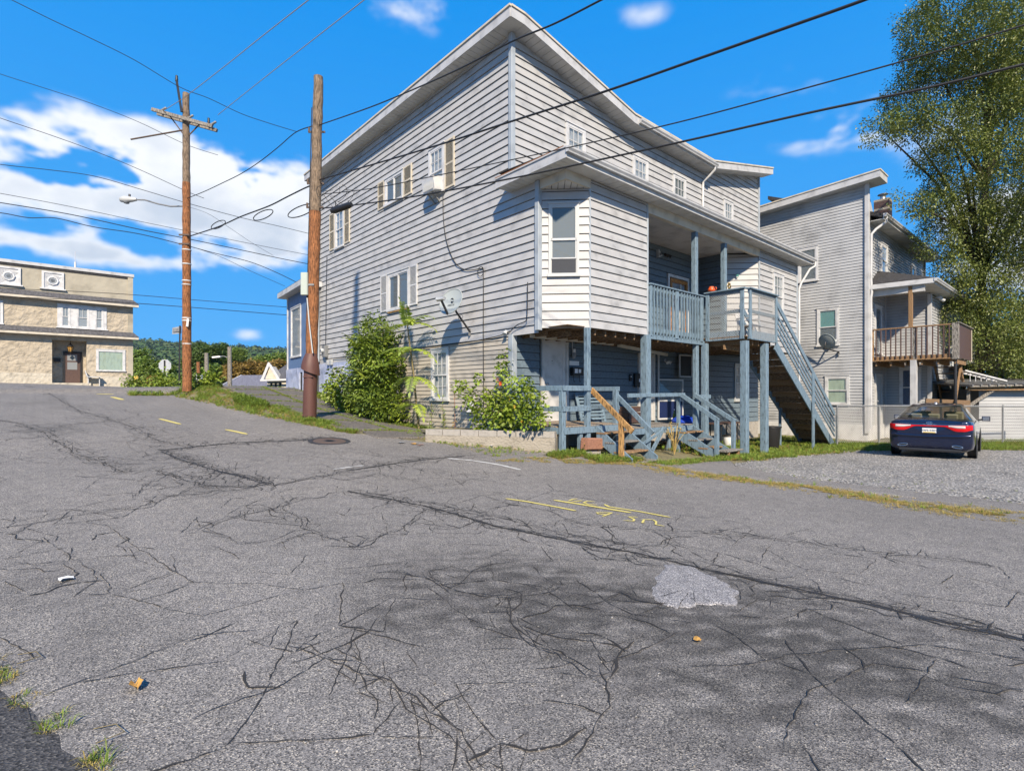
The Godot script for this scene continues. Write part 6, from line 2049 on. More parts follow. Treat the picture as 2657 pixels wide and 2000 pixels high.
func yard():
	rng.seed = 8
	# old sidewalk of separate asphalt slabs with grass in the joints
	var sw := thing("sidewalk", "", "", Vector3.ZERO, "", "structure")
	var ls := [2.6, 4.3, 6.0, 7.7, 9.3, 10.9, 12.6, 14.2]
	for i in ls.size() - 1:
		var l0: float = ls[i] + 0.07; var l1: float = ls[i + 1] - 0.07
		var w := 0.1
		slab_patch(sw, "slab", [Vector2(-3.15 - w, l0), Vector2(-1.95, l0), Vector2(-1.95, l1), Vector2(-3.35, l1)], M.slab_asphalt, 0.022)
		slab_patch(sw, "slab", [Vector2(-1.8, l0 + 0.15), Vector2(-0.55, l0), Vector2(-0.5, l1), Vector2(-1.8, l1 + 0.1)], M.slab_asphalt, 0.022)
	slab_patch(sw, "slab", [Vector2(-4.3, 14.5), Vector2(-0.6, 14.5), Vector2(-0.4, 15.9), Vector2(-4.0, 15.9)], M.slab_asphalt, 0.022)
	slab_patch(sw, "slab", [Vector2(-2.9, 1.6), Vector2(-1.3, 1.3), Vector2(-1.2, 2.45), Vector2(-2.8, 2.5)], M.slab_asphalt, 0.022)
	# apron of thin asphalt in front of the porch
	slab_patch(sw, "apron", [Vector2(1.15, -3.2), Vector2(2.6, -3.35), Vector2(3.9, -3.75), Vector2(3.0, -4.3), Vector2(2.2, -6.0), Vector2(1.5, -8.0), Vector2(1.25, -5.0)], M.asphalt, 0.02)
	# retaining wall of poured concrete with a block coping
	var rw := thing("retaining_wall", "low concrete retaining wall with block coping beside the porch", "wall", P(-1, -0.6, 0.3))
	var a := P(-0.30, -1.78, 0); var c := P(-1.95, 0.95, 0)
	var d := c - a
	var nn := Vector3(d.z, 0, -d.x).normalized()
	if nn.x > 0: nn = -nn
	var b := MB.new()
	b.obox(a + Vector3(0, -0.1, 0) - nn * 0.2, d, Vector3(0, 0.72, 0), nn * 0.2)
	part("concrete_wall", b, M.concrete, rw)
	for i in 7:
		b = MB.new()
		var p := a + d * (i / 7.0) + d.normalized() * 0.008
		b.obox(p + Vector3(0, 0.62 + rnd(-0.006, 0.006), 0) - nn * 0.205, d / 7.0 - d.normalized() * 0.016, Vector3(0, 0.13, 0), nn * rnd(0.205, 0.22))
		part("coping_block", b, M.block, rw)
	b = MB.new()
	b.obox(a + Vector3(0, -0.1, 0) - nn * 0.2, -nn * 1.4, Vector3(0, 0.8, 0), -d.normalized() * -0.2)
	part("return_wall", b, M.concrete, rw)
	# soil of the raised bed
	b = MB.new()
	b.slab([P(-0.35, -1.65, 0.66), P(-1.85, 0.9, 0.66), P(-1.2, 2.4, 0.64), P(0.0, 2.6, 0.62), P(0.0, -1.65, 0.66)], Vector3(0, 0.02, 0))
	b.colored = true
	solo("planting_bed", b, M.earth, "", "", Vector3.ZERO, "", "structure")
	# stone kerb at the street corner
	b = MB.new()
	b.bar(G(-5.1, 15.0, 0.02), G(-5.35, 16.2, 0.0), 0.3, 0.2, Vector3.ZERO, 0.05)
	solo("kerb_stone", b, M.concrete, "", "", G(-5.1, 15.0), "", "structure")
	# manhole
	var mh := thing("manhole", "rusty round manhole cover in the street", "manhole", G(-4.05, 1.6))
	b = MB.new()
	var up := Vector3(0.0, 1, 0.11).normalized()
	b.lathe([Vector2(0.46, 0.006), Vector2(0.45, 0.012), Vector2(0.36, 0.013), Vector2(0.355, 0.004)], G(-4.05, 1.6), up, 28)
	part("ring", b, M.tar, mh)
	b = MB.new()
	b.lathe([Vector2(0.35, 0.004), Vector2(0.34, 0.014), Vector2(0.2, 0.014), Vector2(0.2, 0.018), Vector2(0.17, 0.018), Vector2(0.17, 0.014), Vector2(0.0, 0.014)], G(-4.05, 1.6), up, 28)
	part("lid", b, M.iron, mh)

func mug(b: MB, c: Vector3, s: float):
	b.lathe([Vector2(0, 0), Vector2(0.07, 0), Vector2(0.105, 0.05), Vector2(0.1, 0.1), Vector2(0.065, 0.14), Vector2(0.075, 0.16), Vector2(0.06, 0.155), Vector2(0.05, 0.13), Vector2(0, 0.12)].map(func(v): return v * s), c, Vector3.UP, 18)

func wall_lamp(label: String, p: Vector3, n: Vector3, m):
	var t := thing("wall_lamp", label, "lamp", p)
	var b := MB.new()
	b.lathe([Vector2(0.06, 0), Vector2(0.06, 0.02), Vector2(0.03, 0.05), Vector2(0, 0.05)], p, n, 10)
	part("base", b, m, t)
	for s in [-1, 1]:
		b = MB.new()
		var side := n.cross(Vector3.UP)
		b.tube([p + n * 0.04, p + n * 0.1 + side * s * 0.06 - Vector3(0, 0.03, 0), p + n * 0.17 + side * s * 0.1 - Vector3(0, 0.09, 0)], [0.02, 0.035, 0.06], 10)
		part("lamp_head", b, m, t)

func plastic_chair(label: String, o: Vector3, m):
	var t := thing("plastic_chair", label, "chair", o)
	for q in [[-0.24, -0.22], [0.24, -0.22], [-0.22, 0.24], [0.22, 0.24]]:
		beam(t, "leg", o + Vector3(q[0] * 1.1, 0, q[1] * 1.1), o + Vector3(q[0], 0.42, q[1]), 0.05, 0.05, m)
	beam(t, "seat", o + Vector3(-0.25, 0.43, 0), o + Vector3(0.25, 0.43, 0), 0.5, 0.03, m, Vector3(0, 0, 1))
	for i in 5: beam(t, "back_slat", o + Vector3(-0.2 + i * 0.1, 0.44, -0.24), o + Vector3(-0.2 + i * 0.1, 0.88, -0.34), 0.07, 0.02, m, Vector3.RIGHT)
	beam(t, "back_rail", o + Vector3(-0.25, 0.9, -0.345), o + Vector3(0.25, 0.9, -0.345), 0.03, 0.07, m, Vector3(0, 0, 1))
	for s in [-1, 1]: beam(t, "armrest", o + Vector3(0.27 * s, 0.65, -0.28), o + Vector3(0.27 * s, 0.65, 0.22), 0.06, 0.03, m, Vector3.RIGHT)

func dish(label: String, mount: Vector3, c: Vector3, face: Vector3, r: float, logo: bool):
	var t := thing("satellite_dish", label, "satellite dish", mount)
	var b := MB.new()
	face = face.normalized()
	var s := Vector3.UP.cross(face).normalized(); var u := face.cross(s)
	var rows := []
	for i in 9:
		var f := i / 8.0
		var row := []
		for j in 28:
			var a := TAU * j / 28
			row.append(c + (s * cos(a) * r + u * sin(a) * r * 0.92) * f + face * (0.14 * f * f * r))
		rows.append(row)
	b.sheet(rows, null, true)
	if b.n[60].dot(face) < 0:
		b = MB.new()
		b.sheet(rows, null, true, true)
	part("reflector", b, M.dish, t)
	b = MB.new()
	var rim := []
	for j in 29:
		var a := TAU * j / 28
		rim.append(c + s * cos(a) * r + u * sin(a) * r * 0.92 + face * 0.14 * r)
	b.tube(rim, 0.012, 6, false)
	part("rim", b, M.dish, t)
	b = MB.new()
	b.tube([mount, mount + Vector3(-0.06, 0.05, 0.02), c - face * 0.22 - u * 0.18, c - face * 0.03], 0.028, 8)
	part("mast", b, M.dark_plastic, t)
	b = MB.new()
	b.bar(mount + Vector3(-0.01, -0.1, 0), mount + Vector3(-0.01, 0.1, 0), 0.1, 0.02)
	part("foot_plate", b, M.galv, t)
	var horn := c + face * r * 1.05 - u * r * 0.25
	b = MB.new()
	b.bar(c - u * r * 0.95 + face * 0.05, horn, 0.04, 0.05)
	part("feed_arm", b, M.dark_plastic, t)
	b = MB.new()
	b.bar(horn - s * 0.14, horn + s * 0.14, 0.1, 0.09, face, 0.015)
	part("feed_horn", b, M.grey_plastic, t)
	b = MB.new()
	var lp := []
	for i in 16: lp.append(mount.lerp(c, 0.5) + Vector3(-0.02, 0, 0) + s * sin(i * 0.8) * 0.08 + u * cos(i * 0.8) * 0.07)
	b.tube(lp, 0.006, 5)
	part("cable", b, M.wire, t)
	if logo:
		b = MB.new()
		for k in 2:
			var arc := []
			for i in 9:
				var a := (k * PI) + 0.3 + i * 0.3
				arc.append(c + (s * cos(a) + u * sin(a)) * (0.035 + 0.006 * i) * r * 3.0 * 0.75 + face * 0.022 * r * 2 + u * 0.12 * r)
			b.tube(arc, [0.004, 0.008, 0.012, 0.015, 0.016, 0.014, 0.011, 0.007, 0.003], 5)
		part("logo", b, M.dark_plastic, t)
		var tm := TextMesh.new()
		tm.text = "DIRECTV"
		tm.font_size = 32
		tm.pixel_size = 0.0019
		tm.depth = 0.002
		var o := MeshInstance3D.new()
		o.name = "lettering"
		o.mesh = tm
		o.material_override = M.dark_plastic
		t.add_child(o)
		o.transform = Transform3D(Basis(s, u, face), c + face * 0.03 * r - u * 0.22 * r - thing_at[t] + face * 0.012)

func small_things():
	rng.seed = 4
	var Z1 := Vector3(0, 0, 1)
	var b: MB
	# air conditioner in the top-floor window
	var t := thing("air_conditioner", "white window air conditioner in the top-floor window", "air conditioner", P(-0.2, 3.3, 7.6))
	b = MB.new()
	b.bar(P(0.0, 3.32, 7.8), P(-0.36, 3.32, 7.74), 0.62, 0.4, Vector3(0, 0, 1), 0.015)
	part("body", b, M.white, t)
	b = MB.new()
	for i in 9: b.box(P(-0.378, 3.06 + i * 0.058, 7.58), P(-0.36, 3.085 + i * 0.058, 7.9))
	part("grille", b, M.grey_plastic, t, "", "stuff")
	b = MB.new()
	b.bar(P(-0.02, 3.2, 7.3), P(-0.3, 3.2, 7.55), 0.04, 0.04)
	b.bar(P(-0.02, 3.45, 7.3), P(-0.3, 3.45, 7.55), 0.04, 0.04)
	part("support_bracket", b, M.galv, t, "", "stuff")
	dish("grey satellite dish with a dark swirl logo on the clapboard side wall", P(-0.03, 1.7, 3.3), P(-0.62, 1.72, 4.06), FBI * Vector3(-0.58, 0.30, 0.75), 0.40, true)
	dish("small dark satellite dish on the vinyl house behind the blue stair", P(16.05, -2.5, 3.3), P(15.5, -2.2, 3.75), FBI * Vector3(0.75, 0.35, -0.3), 0.36, false)
	# cables on the side wall
	for q in [["thin black cable curving down the clapboard wall from the air conditioner", [P(-0.05, 3.0, 7.45), P(-0.05, 2.97, 6.7), P(-0.05, 2.8, 6.0), P(-0.05, 2.4, 5.35), P(-0.05, 1.9, 5.05), P(-0.05, 1.45, 4.98), P(-0.05, 1.18, 4.95), P(-0.05, 1.1, 4.8), P(-0.05, 1.1, 3.0), P(-0.05, 1.08, 1.0)]], ["black cable tacked along the bottom of the clapboards", [P(-0.06, 11.6, 3.05), P(-0.06, 10, 3.02), P(-0.06, 8, 2.98), P(-0.06, 5, 3.0), P(-0.06, 3, 3.02), P(-0.06, 1.7, 3.03), P(-0.06, 0.4, 3.1), P(-0.06, 0.02, 3.18)]], ["black cable hooked up the corner board above the porch", [P(-0.08, 0.0, 3.15), P(-0.1, -0.3, 3.3), P(-0.1, -0.6, 3.36), P(-0.1, -0.66, 3.5), P(-0.08, -0.66, 4.3)]], ["dark conduit running up the far end of the side wall", [P(-0.06, 11.55, 3.4), P(-0.06, 11.5, 5.0), P(-0.06, 11.45, 6.5), P(-0.06, 11.4, 7.3)]], ["grey downspout at the far corner of the side wall", [P(-0.08, 12.2, 2.95), P(-0.08, 12.2, 6.0), P(-0.08, 12.2, 10.5)]]]:
		b = MB.new()
		var pts: Array = q[1]
		var fine := []
		for i in pts.size() - 1:
			for k in 4: fine.append(pts[i].cubic_interpolate(pts[i + 1], pts[max(i - 1, 0)], pts[min(i + 2, pts.size() - 1)], k / 4.0))
		fine.append(pts[-1])
		b.tube(fine, 0.035 if "down" in q[0] and "grey" in q[0] else 0.012, 6)
		solo("wall_cable" if not "downspout" in q[0] else "downspout", b, M.wire if not "grey" in q[0] else M.trim_grey, q[0], "cable" if not "downspout" in q[0] else "downspout", pts[0])
	b = MB.new()
	var coil := []
	for i in 28: coil.append(P(-0.06, 1.2 + 0.13 * cos(i * 0.55), 4.88 + 0.13 * sin(i * 0.55)))
	b.tube(coil, 0.008, 5)
	solo("cable_coil", b, M.wire, "small coil of black cable on the clapboard wall", "cable", P(-0.06, 1.2, 4.88))
	# electric meter
	t = thing("electric_meter", "grey electric meter box at the far end of the side wall", "meter", P(-0.1, 11.5, 3.1))
	b = MB.new()
	b.bar(P(-0.1, 11.5, 3.12), P(-0.1, 11.5, 3.6), 0.16, 0.3, Vector3.RIGHT, 0.015)
	part("box", b, M.galv, t)
	b = MB.new()
	b.lathe([Vector2(0.09, 0), Vector2(0.09, 0.08), Vector2(0.06, 0.1), Vector2(0, 0.1)], P(-0.18, 11.52, 3.38), Vector3(-1, 0, 0), 14)
	part("dial", b, M.grey_plastic, t)
	b = MB.new()
	b.bar(P(-0.08, 10.95, 2.78), P(-0.08, 10.95, 2.98), 0.1, 0.2, Vector3.RIGHT, 0.01)
	b.bar(P(-0.08, 11.25, 2.78), P(-0.08, 11.25, 2.98), 0.1, 0.14, Vector3.RIGHT, 0.01)
	part("junction_box", b, M.grey_plastic, t, "", "stuff")
	t = thing("wall_vent", "small white dryer vent low on the beige siding", "vent", P(-0.05, 1.6, 1.25))
	b = MB.new()
	b.bar(P(-0.07, 1.6, 1.1), P(-0.07, 1.6, 1.42), 0.12, 0.26, Vector3.RIGHT, 0.02)
	part("hood", b, M.white, t)
	b = MB.new()
	b.bar(P(-0.14, 1.6, 1.1), P(-0.14, 1.6, 1.2), 0.03, 0.2, Vector3.RIGHT)
	part("flap", b, M.litter_white, t)
	t = thing("floodlight", "small grey floodlight at the corner where the clapboards meet the porch", "lamp", P(-0.1, 0.1, 3.1))
	b = MB.new()
	b.tube([P(-0.02, 0.12, 3.16), P(-0.1, 0.12, 3.18), P(-0.16, 0.1, 3.1)], [0.03, 0.04, 0.06], 10)
	part("lamp_head", b, M.grey_plastic, t)
	wall_lamp("white twin floodlight beside the storm door", P(6.9, -0.03, 2.73), Z1, M.white)
	wall_lamp("black twin floodlight high on the balcony wall", P(6.9, -0.03, 6.3), Z1, M.dark_plastic)
	wall_lamp("brass twin lamp beside the orange balcony door", P(6.98, -0.03, 5.05), Z1, M.yellow_thing)
	t = thing("wall_light", "white triangular light high on the balcony wall", "lamp", P(6.45, -0.03, 6.2))
	b = MB.new()
	b.slab([P(6.38, -0.03, 6.1), P(6.6, -0.03, 6.2), P(6.38, -0.03, 6.38)], Vector3(0, 0, 0.1))
	part("shade", b, M.white, t)
	b = MB.new()
	b.lathe([Vector2(0.05, 0.0), Vector2(0.05, 0.02), Vector2(0, 0.02)], P(6.45, -0.14, 6.22), Z1, 10)
	part("bulb", b, M.blind, t)
	# porch clutter
	t = thing("jar_lamp", "glass jar porch light beside the white door", "lamp", P(2.22, -0.1, 2.7))
	b = MB.new()
	b.lathe([Vector2(0.05, 0.1), Vector2(0.05, 0), Vector2(0, 0)], P(2.22, -0.1, 2.75), Vector3.UP, 12)
	part("socket", b, M.white, t)
	b = MB.new()
	b.lathe([Vector2(0.05, 0.0), Vector2(0.065, -0.04), Vector2(0.06, -0.14), Vector2(0, -0.17)], P(2.22, -0.1, 2.75), Vector3.UP, 12)
	part("jar", b, M.curtain, t)
	b = MB.new()
	b.tube([P(2.22, -0.04, 3.1), P(2.22, -0.04, 2.85), P(2.22, -0.1, 2.82)], 0.015, 6)
	part("conduit", b, M.white, t)
	t = thing("mailbox", "black wall mailbox with hooks and white labels beside the white door", "mailbox", P(2.35, -0.05, 2.1))
	b = MB.new()
	b.box(P(2.14, -0.03, 2.12), P(2.58, -0.15, 2.34))
	part("body", b, M.black, t)
	b = MB.new()
	b.box(P(2.2, -0.152, 2.18), P(2.32, -0.156, 2.3)); b.box(P(2.36, -0.152, 2.19), P(2.46, -0.156, 2.29))
	part("label", b, M.litter_white, t, "", "stuff")
	for r in [2.2, 2.45]:
		b = MB.new()
		b.tube([P(r, -0.1, 2.12), P(r, -0.1, 1.98), P(r + 0.03, -0.1, 1.93), P(r + 0.06, -0.1, 1.97)], 0.008, 5)
		part("hook", b, M.black, t)
	b = MB.new()
	b.box(P(2.1, -0.03, 2.4), P(2.5, -0.045, 2.52))
	part("name_plate", b, M.litter_white, t)
	t = thing("mailbox", "tall black wall mailbox with a white label by the second porch door", "mailbox", P(5.2, -0.05, 1.9))
	b = MB.new()
	b.bar(P(5.2, -0.09, 1.82), P(5.2, -0.09, 2.24), 0.24, 0.12, Vector3.RIGHT, 0.03)
	part("body", b, M.black, t)
	b = MB.new()
	b.box(P(5.22, -0.152, 1.98), P(5.3, -0.156, 2.08))
	part("label", b, M.litter_white, t)
	t = thing("wall_phone_box", "small black box on the blue porch wall", "box", P(4.9, -0.04, 2.1))
	b = MB.new()
	b.bar(P(4.9, -0.06, 2.0), P(4.9, -0.06, 2.22), 0.1, 0.06, Vector3.RIGHT, 0.015)
	part("case", b, M.black, t)
	b = MB.new()
	b.box(P(4.88, -0.09, 2.12), P(4.92, -0.095, 2.16))
	part("label", b, M.litter_white, t)
	# louvred panel leaning under the rail
	t = thing("louvred_panel", "blue louvred panel leaning on the porch wall", "louvre", P(2.6, -0.2, 0.86))
	for r in [2.3, 3.3]: beam(t, "stile", P(r, -0.35, 0.8), P(r, -0.1, 1.62), 0.1, 0.04, M.blue_wood, Vector3.RIGHT)
	for i in 8: beam(t, "slat", P(2.3, -0.33 + i * 0.03, 0.9 + i * 0.095), P(3.3, -0.33 + i * 0.03, 0.9 + i * 0.095), 0.07, 0.02, M.blue_wood, Vector3(0, -0.7, 0.7))
	t = thing("wooden_crate", "dark brown wooden crate on the porch deck", "crate", P(4.4, -0.5, 0.72))
	for i in 3: beam(t, "side_plank", P(4.05, -0.62, 0.82 + i * 0.16), P(4.85, -0.62, 0.82 + i * 0.16), 0.03, 0.145, M.brown_paint, Z1)
	for i in 3: beam(t, "end_plank", P(4.05, -0.6, 0.82 + i * 0.16), P(4.05, -0.2, 0.82 + i * 0.16), 0.03, 0.145, M.brown_paint, Vector3.RIGHT)
	b = MB.new()
	b.box(P(4.07, -0.6, 1.2), P(4.83, -0.2, 1.22))
	part("lid", b, M.old_wood2, t)
	b = MB.new()
	b.lathe([Vector2(0, 0.24), Vector2(0.2, 0.22), Vector2(0.38, 0.13), Vector2(0.42, 0.04), Vector2(0.36, 0.0)], P(6.3, -1.1, 0.3), Vector3.UP, 16)
	for i in b.v.size(): b.v[i] += Vector3(rnd(-0.02, 0.02), rnd(-0.012, 0.012) + 0.38, rnd(-0.02, 0.02))
	solo("blue_tarp", b, M.blue_tarp, "crumpled bright blue tarpaulin on the deck end", "tarpaulin", P(6.3, -1.1, 0.7))
	t = thing("bottle", "green bottle standing by the storm door", "bottle", P(6.7, -0.5, 0.72))
	b = MB.new()
	b.lathe([Vector2(0, 0), Vector2(0.05, 0), Vector2(0.05, 0.2), Vector2(0.018, 0.28), Vector2(0.018, 0.36)], P(6.7, -0.5, 0.72), Vector3.UP, 12)
	part("glass", b, M.leaf_dark, t)
	b = MB.new()
	b.lathe([Vector2(0.02, 0.34), Vector2(0.02, 0.38), Vector2(0, 0.38)], P(6.7, -0.5, 0.72), Vector3.UP, 8)
	part("cap", b, M.litter_white, t)
	# table, bucket, trash can under the landing
	t = thing("folding_table", "brown folding table standing under the landing", "table", P(9.2, -1.0, 0.0))
	beam(t, "table_top", P(8.4, -0.9, 0.57), P(10.2, -0.9, 0.57), 0.6, 0.04, M.brown_paint, Z1)
	for r in [8.7, 9.9]:
		for l in [-0.7, -1.1]: beam(t, "leg", P(r, l, H(r, l) - 0.03), P(r, l, 0.56), 0.03, 0.03, M.dark_plastic)
	t = thing("bucket", "white bucket with a black lid beside the blue steps", "bucket", P(8.0, -1.7, -0.1))
	b = MB.new()
	b.lathe([Vector2(0.0, 0), Vector2(0.15, 0), Vector2(0.18, 0.36), Vector2(0.17, 0.36)], P(8.0, -1.7, H(8, -1.7)), Vector3.UP, 18)
	part("body", b, M.litter_white, t)
	b = MB.new()
	b.lathe([Vector2(0.19, 0.35), Vector2(0.19, 0.4), Vector2(0.1, 0.42), Vector2(0, 0.42)], P(8.0, -1.7, H(8, -1.7)), Vector3.UP, 18)
	part("lid", b, M.black, t)
	t = thing("trash_can", "black plastic trash can under the blue stair", "trash can", P(9.6, -2.4, -0.3))
	b = MB.new()
	b.lathe([Vector2(0.0, 0), Vector2(0.24, 0), Vector2(0.3, 0.72), Vector2(0.33, 0.74), Vector2(0.33, 0.78), Vector2(0.28, 0.76)], P(9.6, -2.4, H(9.6, -2.4) - 0.02), Vector3.UP, 20)
	part("body", b, M.dark_plastic, t)
	b = MB.new()
	b.lathe([Vector2(0.29, 0.72), Vector2(0.15, 0.68), Vector2(0, 0.66)], P(9.6, -2.4, H(9.6, -2.4)), Vector3.UP, 20)
	part("lid", b, M.black, t)
	# reddish block, planks and sticks under the deck
	t = thing("red_block", "reddish masonry block propped under the porch deck", "block", P(0.75, -1.85, 0.35))
	b = MB.new()
	b.bar(P(0.42, -2.02, 0.46), P(1.02, -1.98, 0.42), 0.2, 0.27, Z1, 0.02)
	part("block", b, M.brick_red, t)
	b = MB.new()
	b.bar(P(0.45, -1.95, 0.2), P(1.0, -1.92, 0.17), 0.2, 0.2, Z1, 0.02)
	part("footing", b, M.block, t)
	var where := ["beside the red block", "behind the red block", "under the first steps", "by the thick porch post", "between the two flights of steps", "left of the wider steps", "under the wider steps"]
	for i in 7:
		b = MB.new()
		var r: float = [0.45, 0.85, 1.35, 2.9, 3.5, 4.1, 4.7][i]; var l := rnd(-2.1, -1.5)
		var g := H(r, l)
		b.tube([P(r, l, g + 0.02), P(r + rnd(-0.3, 0.3), l + rnd(-0.2, 0.2), g + rnd(0.15, 0.45))], rnd(0.008, 0.02), 5)
		solo("stick", b, [M.new_wood, M.old_wood, M.grey_wood][i % 3], "loose stick of scrap wood " + where[i], "stick", P(r, l, g), "scrap sticks under the deck")
	for i in 3:
		b = MB.new()
		var r := 3.4 + i * 0.9
		b.bar(P(r, -0.9 - i * 0.1, H(r, -1) + 0.1), P(r + 1.1, -1.1, H(r, -1) + 0.14), 0.2, 0.04, Z1)
		solo("plank", b, M.old_wood, ["old plank under the deck by the thick post", "old plank under the deck behind the wider steps", "old plank under the deck beyond the wider steps"][i], "plank", P(r, -1, H(r, -1)), "planks under the deck")
	# balcony things
	t = thing("orange_pot", "small orange mug-shaped pot on the balcony rail", "pot", P(6.12, -2.1, 4.64))
	b = MB.new()
	mug(b, P(6.12, -2.1, 4.64), 1.0)
	part("body", b, M.orange_pot, t)
	b = MB.new()
	var hd := []
	for i in 9:
		var a := -1.3 + i * 0.33
		hd.append(P(6.12, -2.2 - 0.055 * cos(a), 4.73 + 0.05 * sin(a)))
	b.tube(hd, 0.011, 6)
	part("handle", b, M.orange_pot, t)
	plastic_chair("white plastic chair on the meshed landing", P(7.5, -2.6, 3.27), M.white)
	t = thing("flower_ornament", "yellow flower ornament hanging on the balcony post", "ornament", P(7.62, -1.9, 5.1))
	for i in 6:
		b = MB.new()
		var a := TAU * i / 6
		b.lathe([Vector2(0, 0.0), Vector2(0.05, 0.015), Vector2(0.0, 0.03)], P(7.62, -1.9, 5.05) + Vector3(cos(a) * 0.08, sin(a) * 0.08, 0), Z1, 8)
		part("petal", b, M.yellow_thing, t)
	t = thing("star_ornament", "small turquoise star ornament on the balcony wall", "ornament", P(9.5, -1.4, 5.7))
	b = MB.new()
	for i in 5:
		var a := TAU * i / 5 + PI / 2
		var c := P(9.4, -1.32, 5.75)
		var s := Vector3(0.7, 0, 0.71)
		var n := Vector3(-0.71, 0, 0.7)
		c += n * 0.05
		b.slab([c, c + s * 0.03 * cos(a + 0.6) + Vector3(0, 0.03 * sin(a + 0.6), 0), c + s * 0.08 * cos(a) + Vector3(0, 0.08 * sin(a), 0), c + s * 0.03 * cos(a - 0.6) + Vector3(0, 0.03 * sin(a - 0.6), 0)], n * 0.01)
	part("star", b, M.curtain_teal, t)
	# litter on the street
	t = thing("dry_leaf", "curled yellow-brown dry leaf on the asphalt", "leaf", G(-8.53, -6.65, 0.01))
	b = MB.new()
	var rows := []
	for i in 5:
		var row := []
		for j in 5: row.append(G(-8.53, -6.65, 0.015) + Vector3((i - 2) * 0.016 * (1.0 - absf(j - 2.0) * 0.25), 0.012 * absf(i - 2.0) + rnd(0, 0.008), (j - 2) * 0.02))
		rows.append(row)
	b.sheet(rows)
	part("blade", b, M.dry_leaf, t)
	b = MB.new()
	b.tube([G(-8.53, -6.65, 0.02), G(-8.5, -6.58, 0.035)], 0.003, 4)
	part("stalk", b, M.twig, t)
	for q in [[-8.75, -4.54, "crumpled white paper scrap on the cracked asphalt", M.litter_white, 0.04], [-2.73, 0.75, "pale blue scrap in the gutter, nearest the manhole", M.curtain, 0.07], [-2.54, 0.48, "brown cardboard scrap in the gutter below the sidewalk", M.dry_leaf, 0.07], [-2.51, 0.28, "red-brown cardboard scrap in the gutter towards the retaining wall", M.brick_red, 0.06], [-1.05, -0.5, "white scrap at the foot of the retaining wall", M.litter_white, 0.06], [-5.76, -8.26, "yellow leaf near the pale repair patch", M.dry_leaf, 0.025]]:
		b = MB.new()
		rows = []
		for i in 4:
			var row := []
			for j in 4: row.append(G(q[0], q[1], 0.012) + Vector3((i - 1.5) * q[4] * 0.7 + rnd(-0.01, 0.01), rnd(0, 0.02), (j - 1.5) * q[4] * 0.6 + rnd(-0.01, 0.01)))
			rows.append(row)
		b.sheet(rows)
		solo("litter_scrap", b, q[3], q[2], "litter", G(q[0], q[1]), "litter on the street")

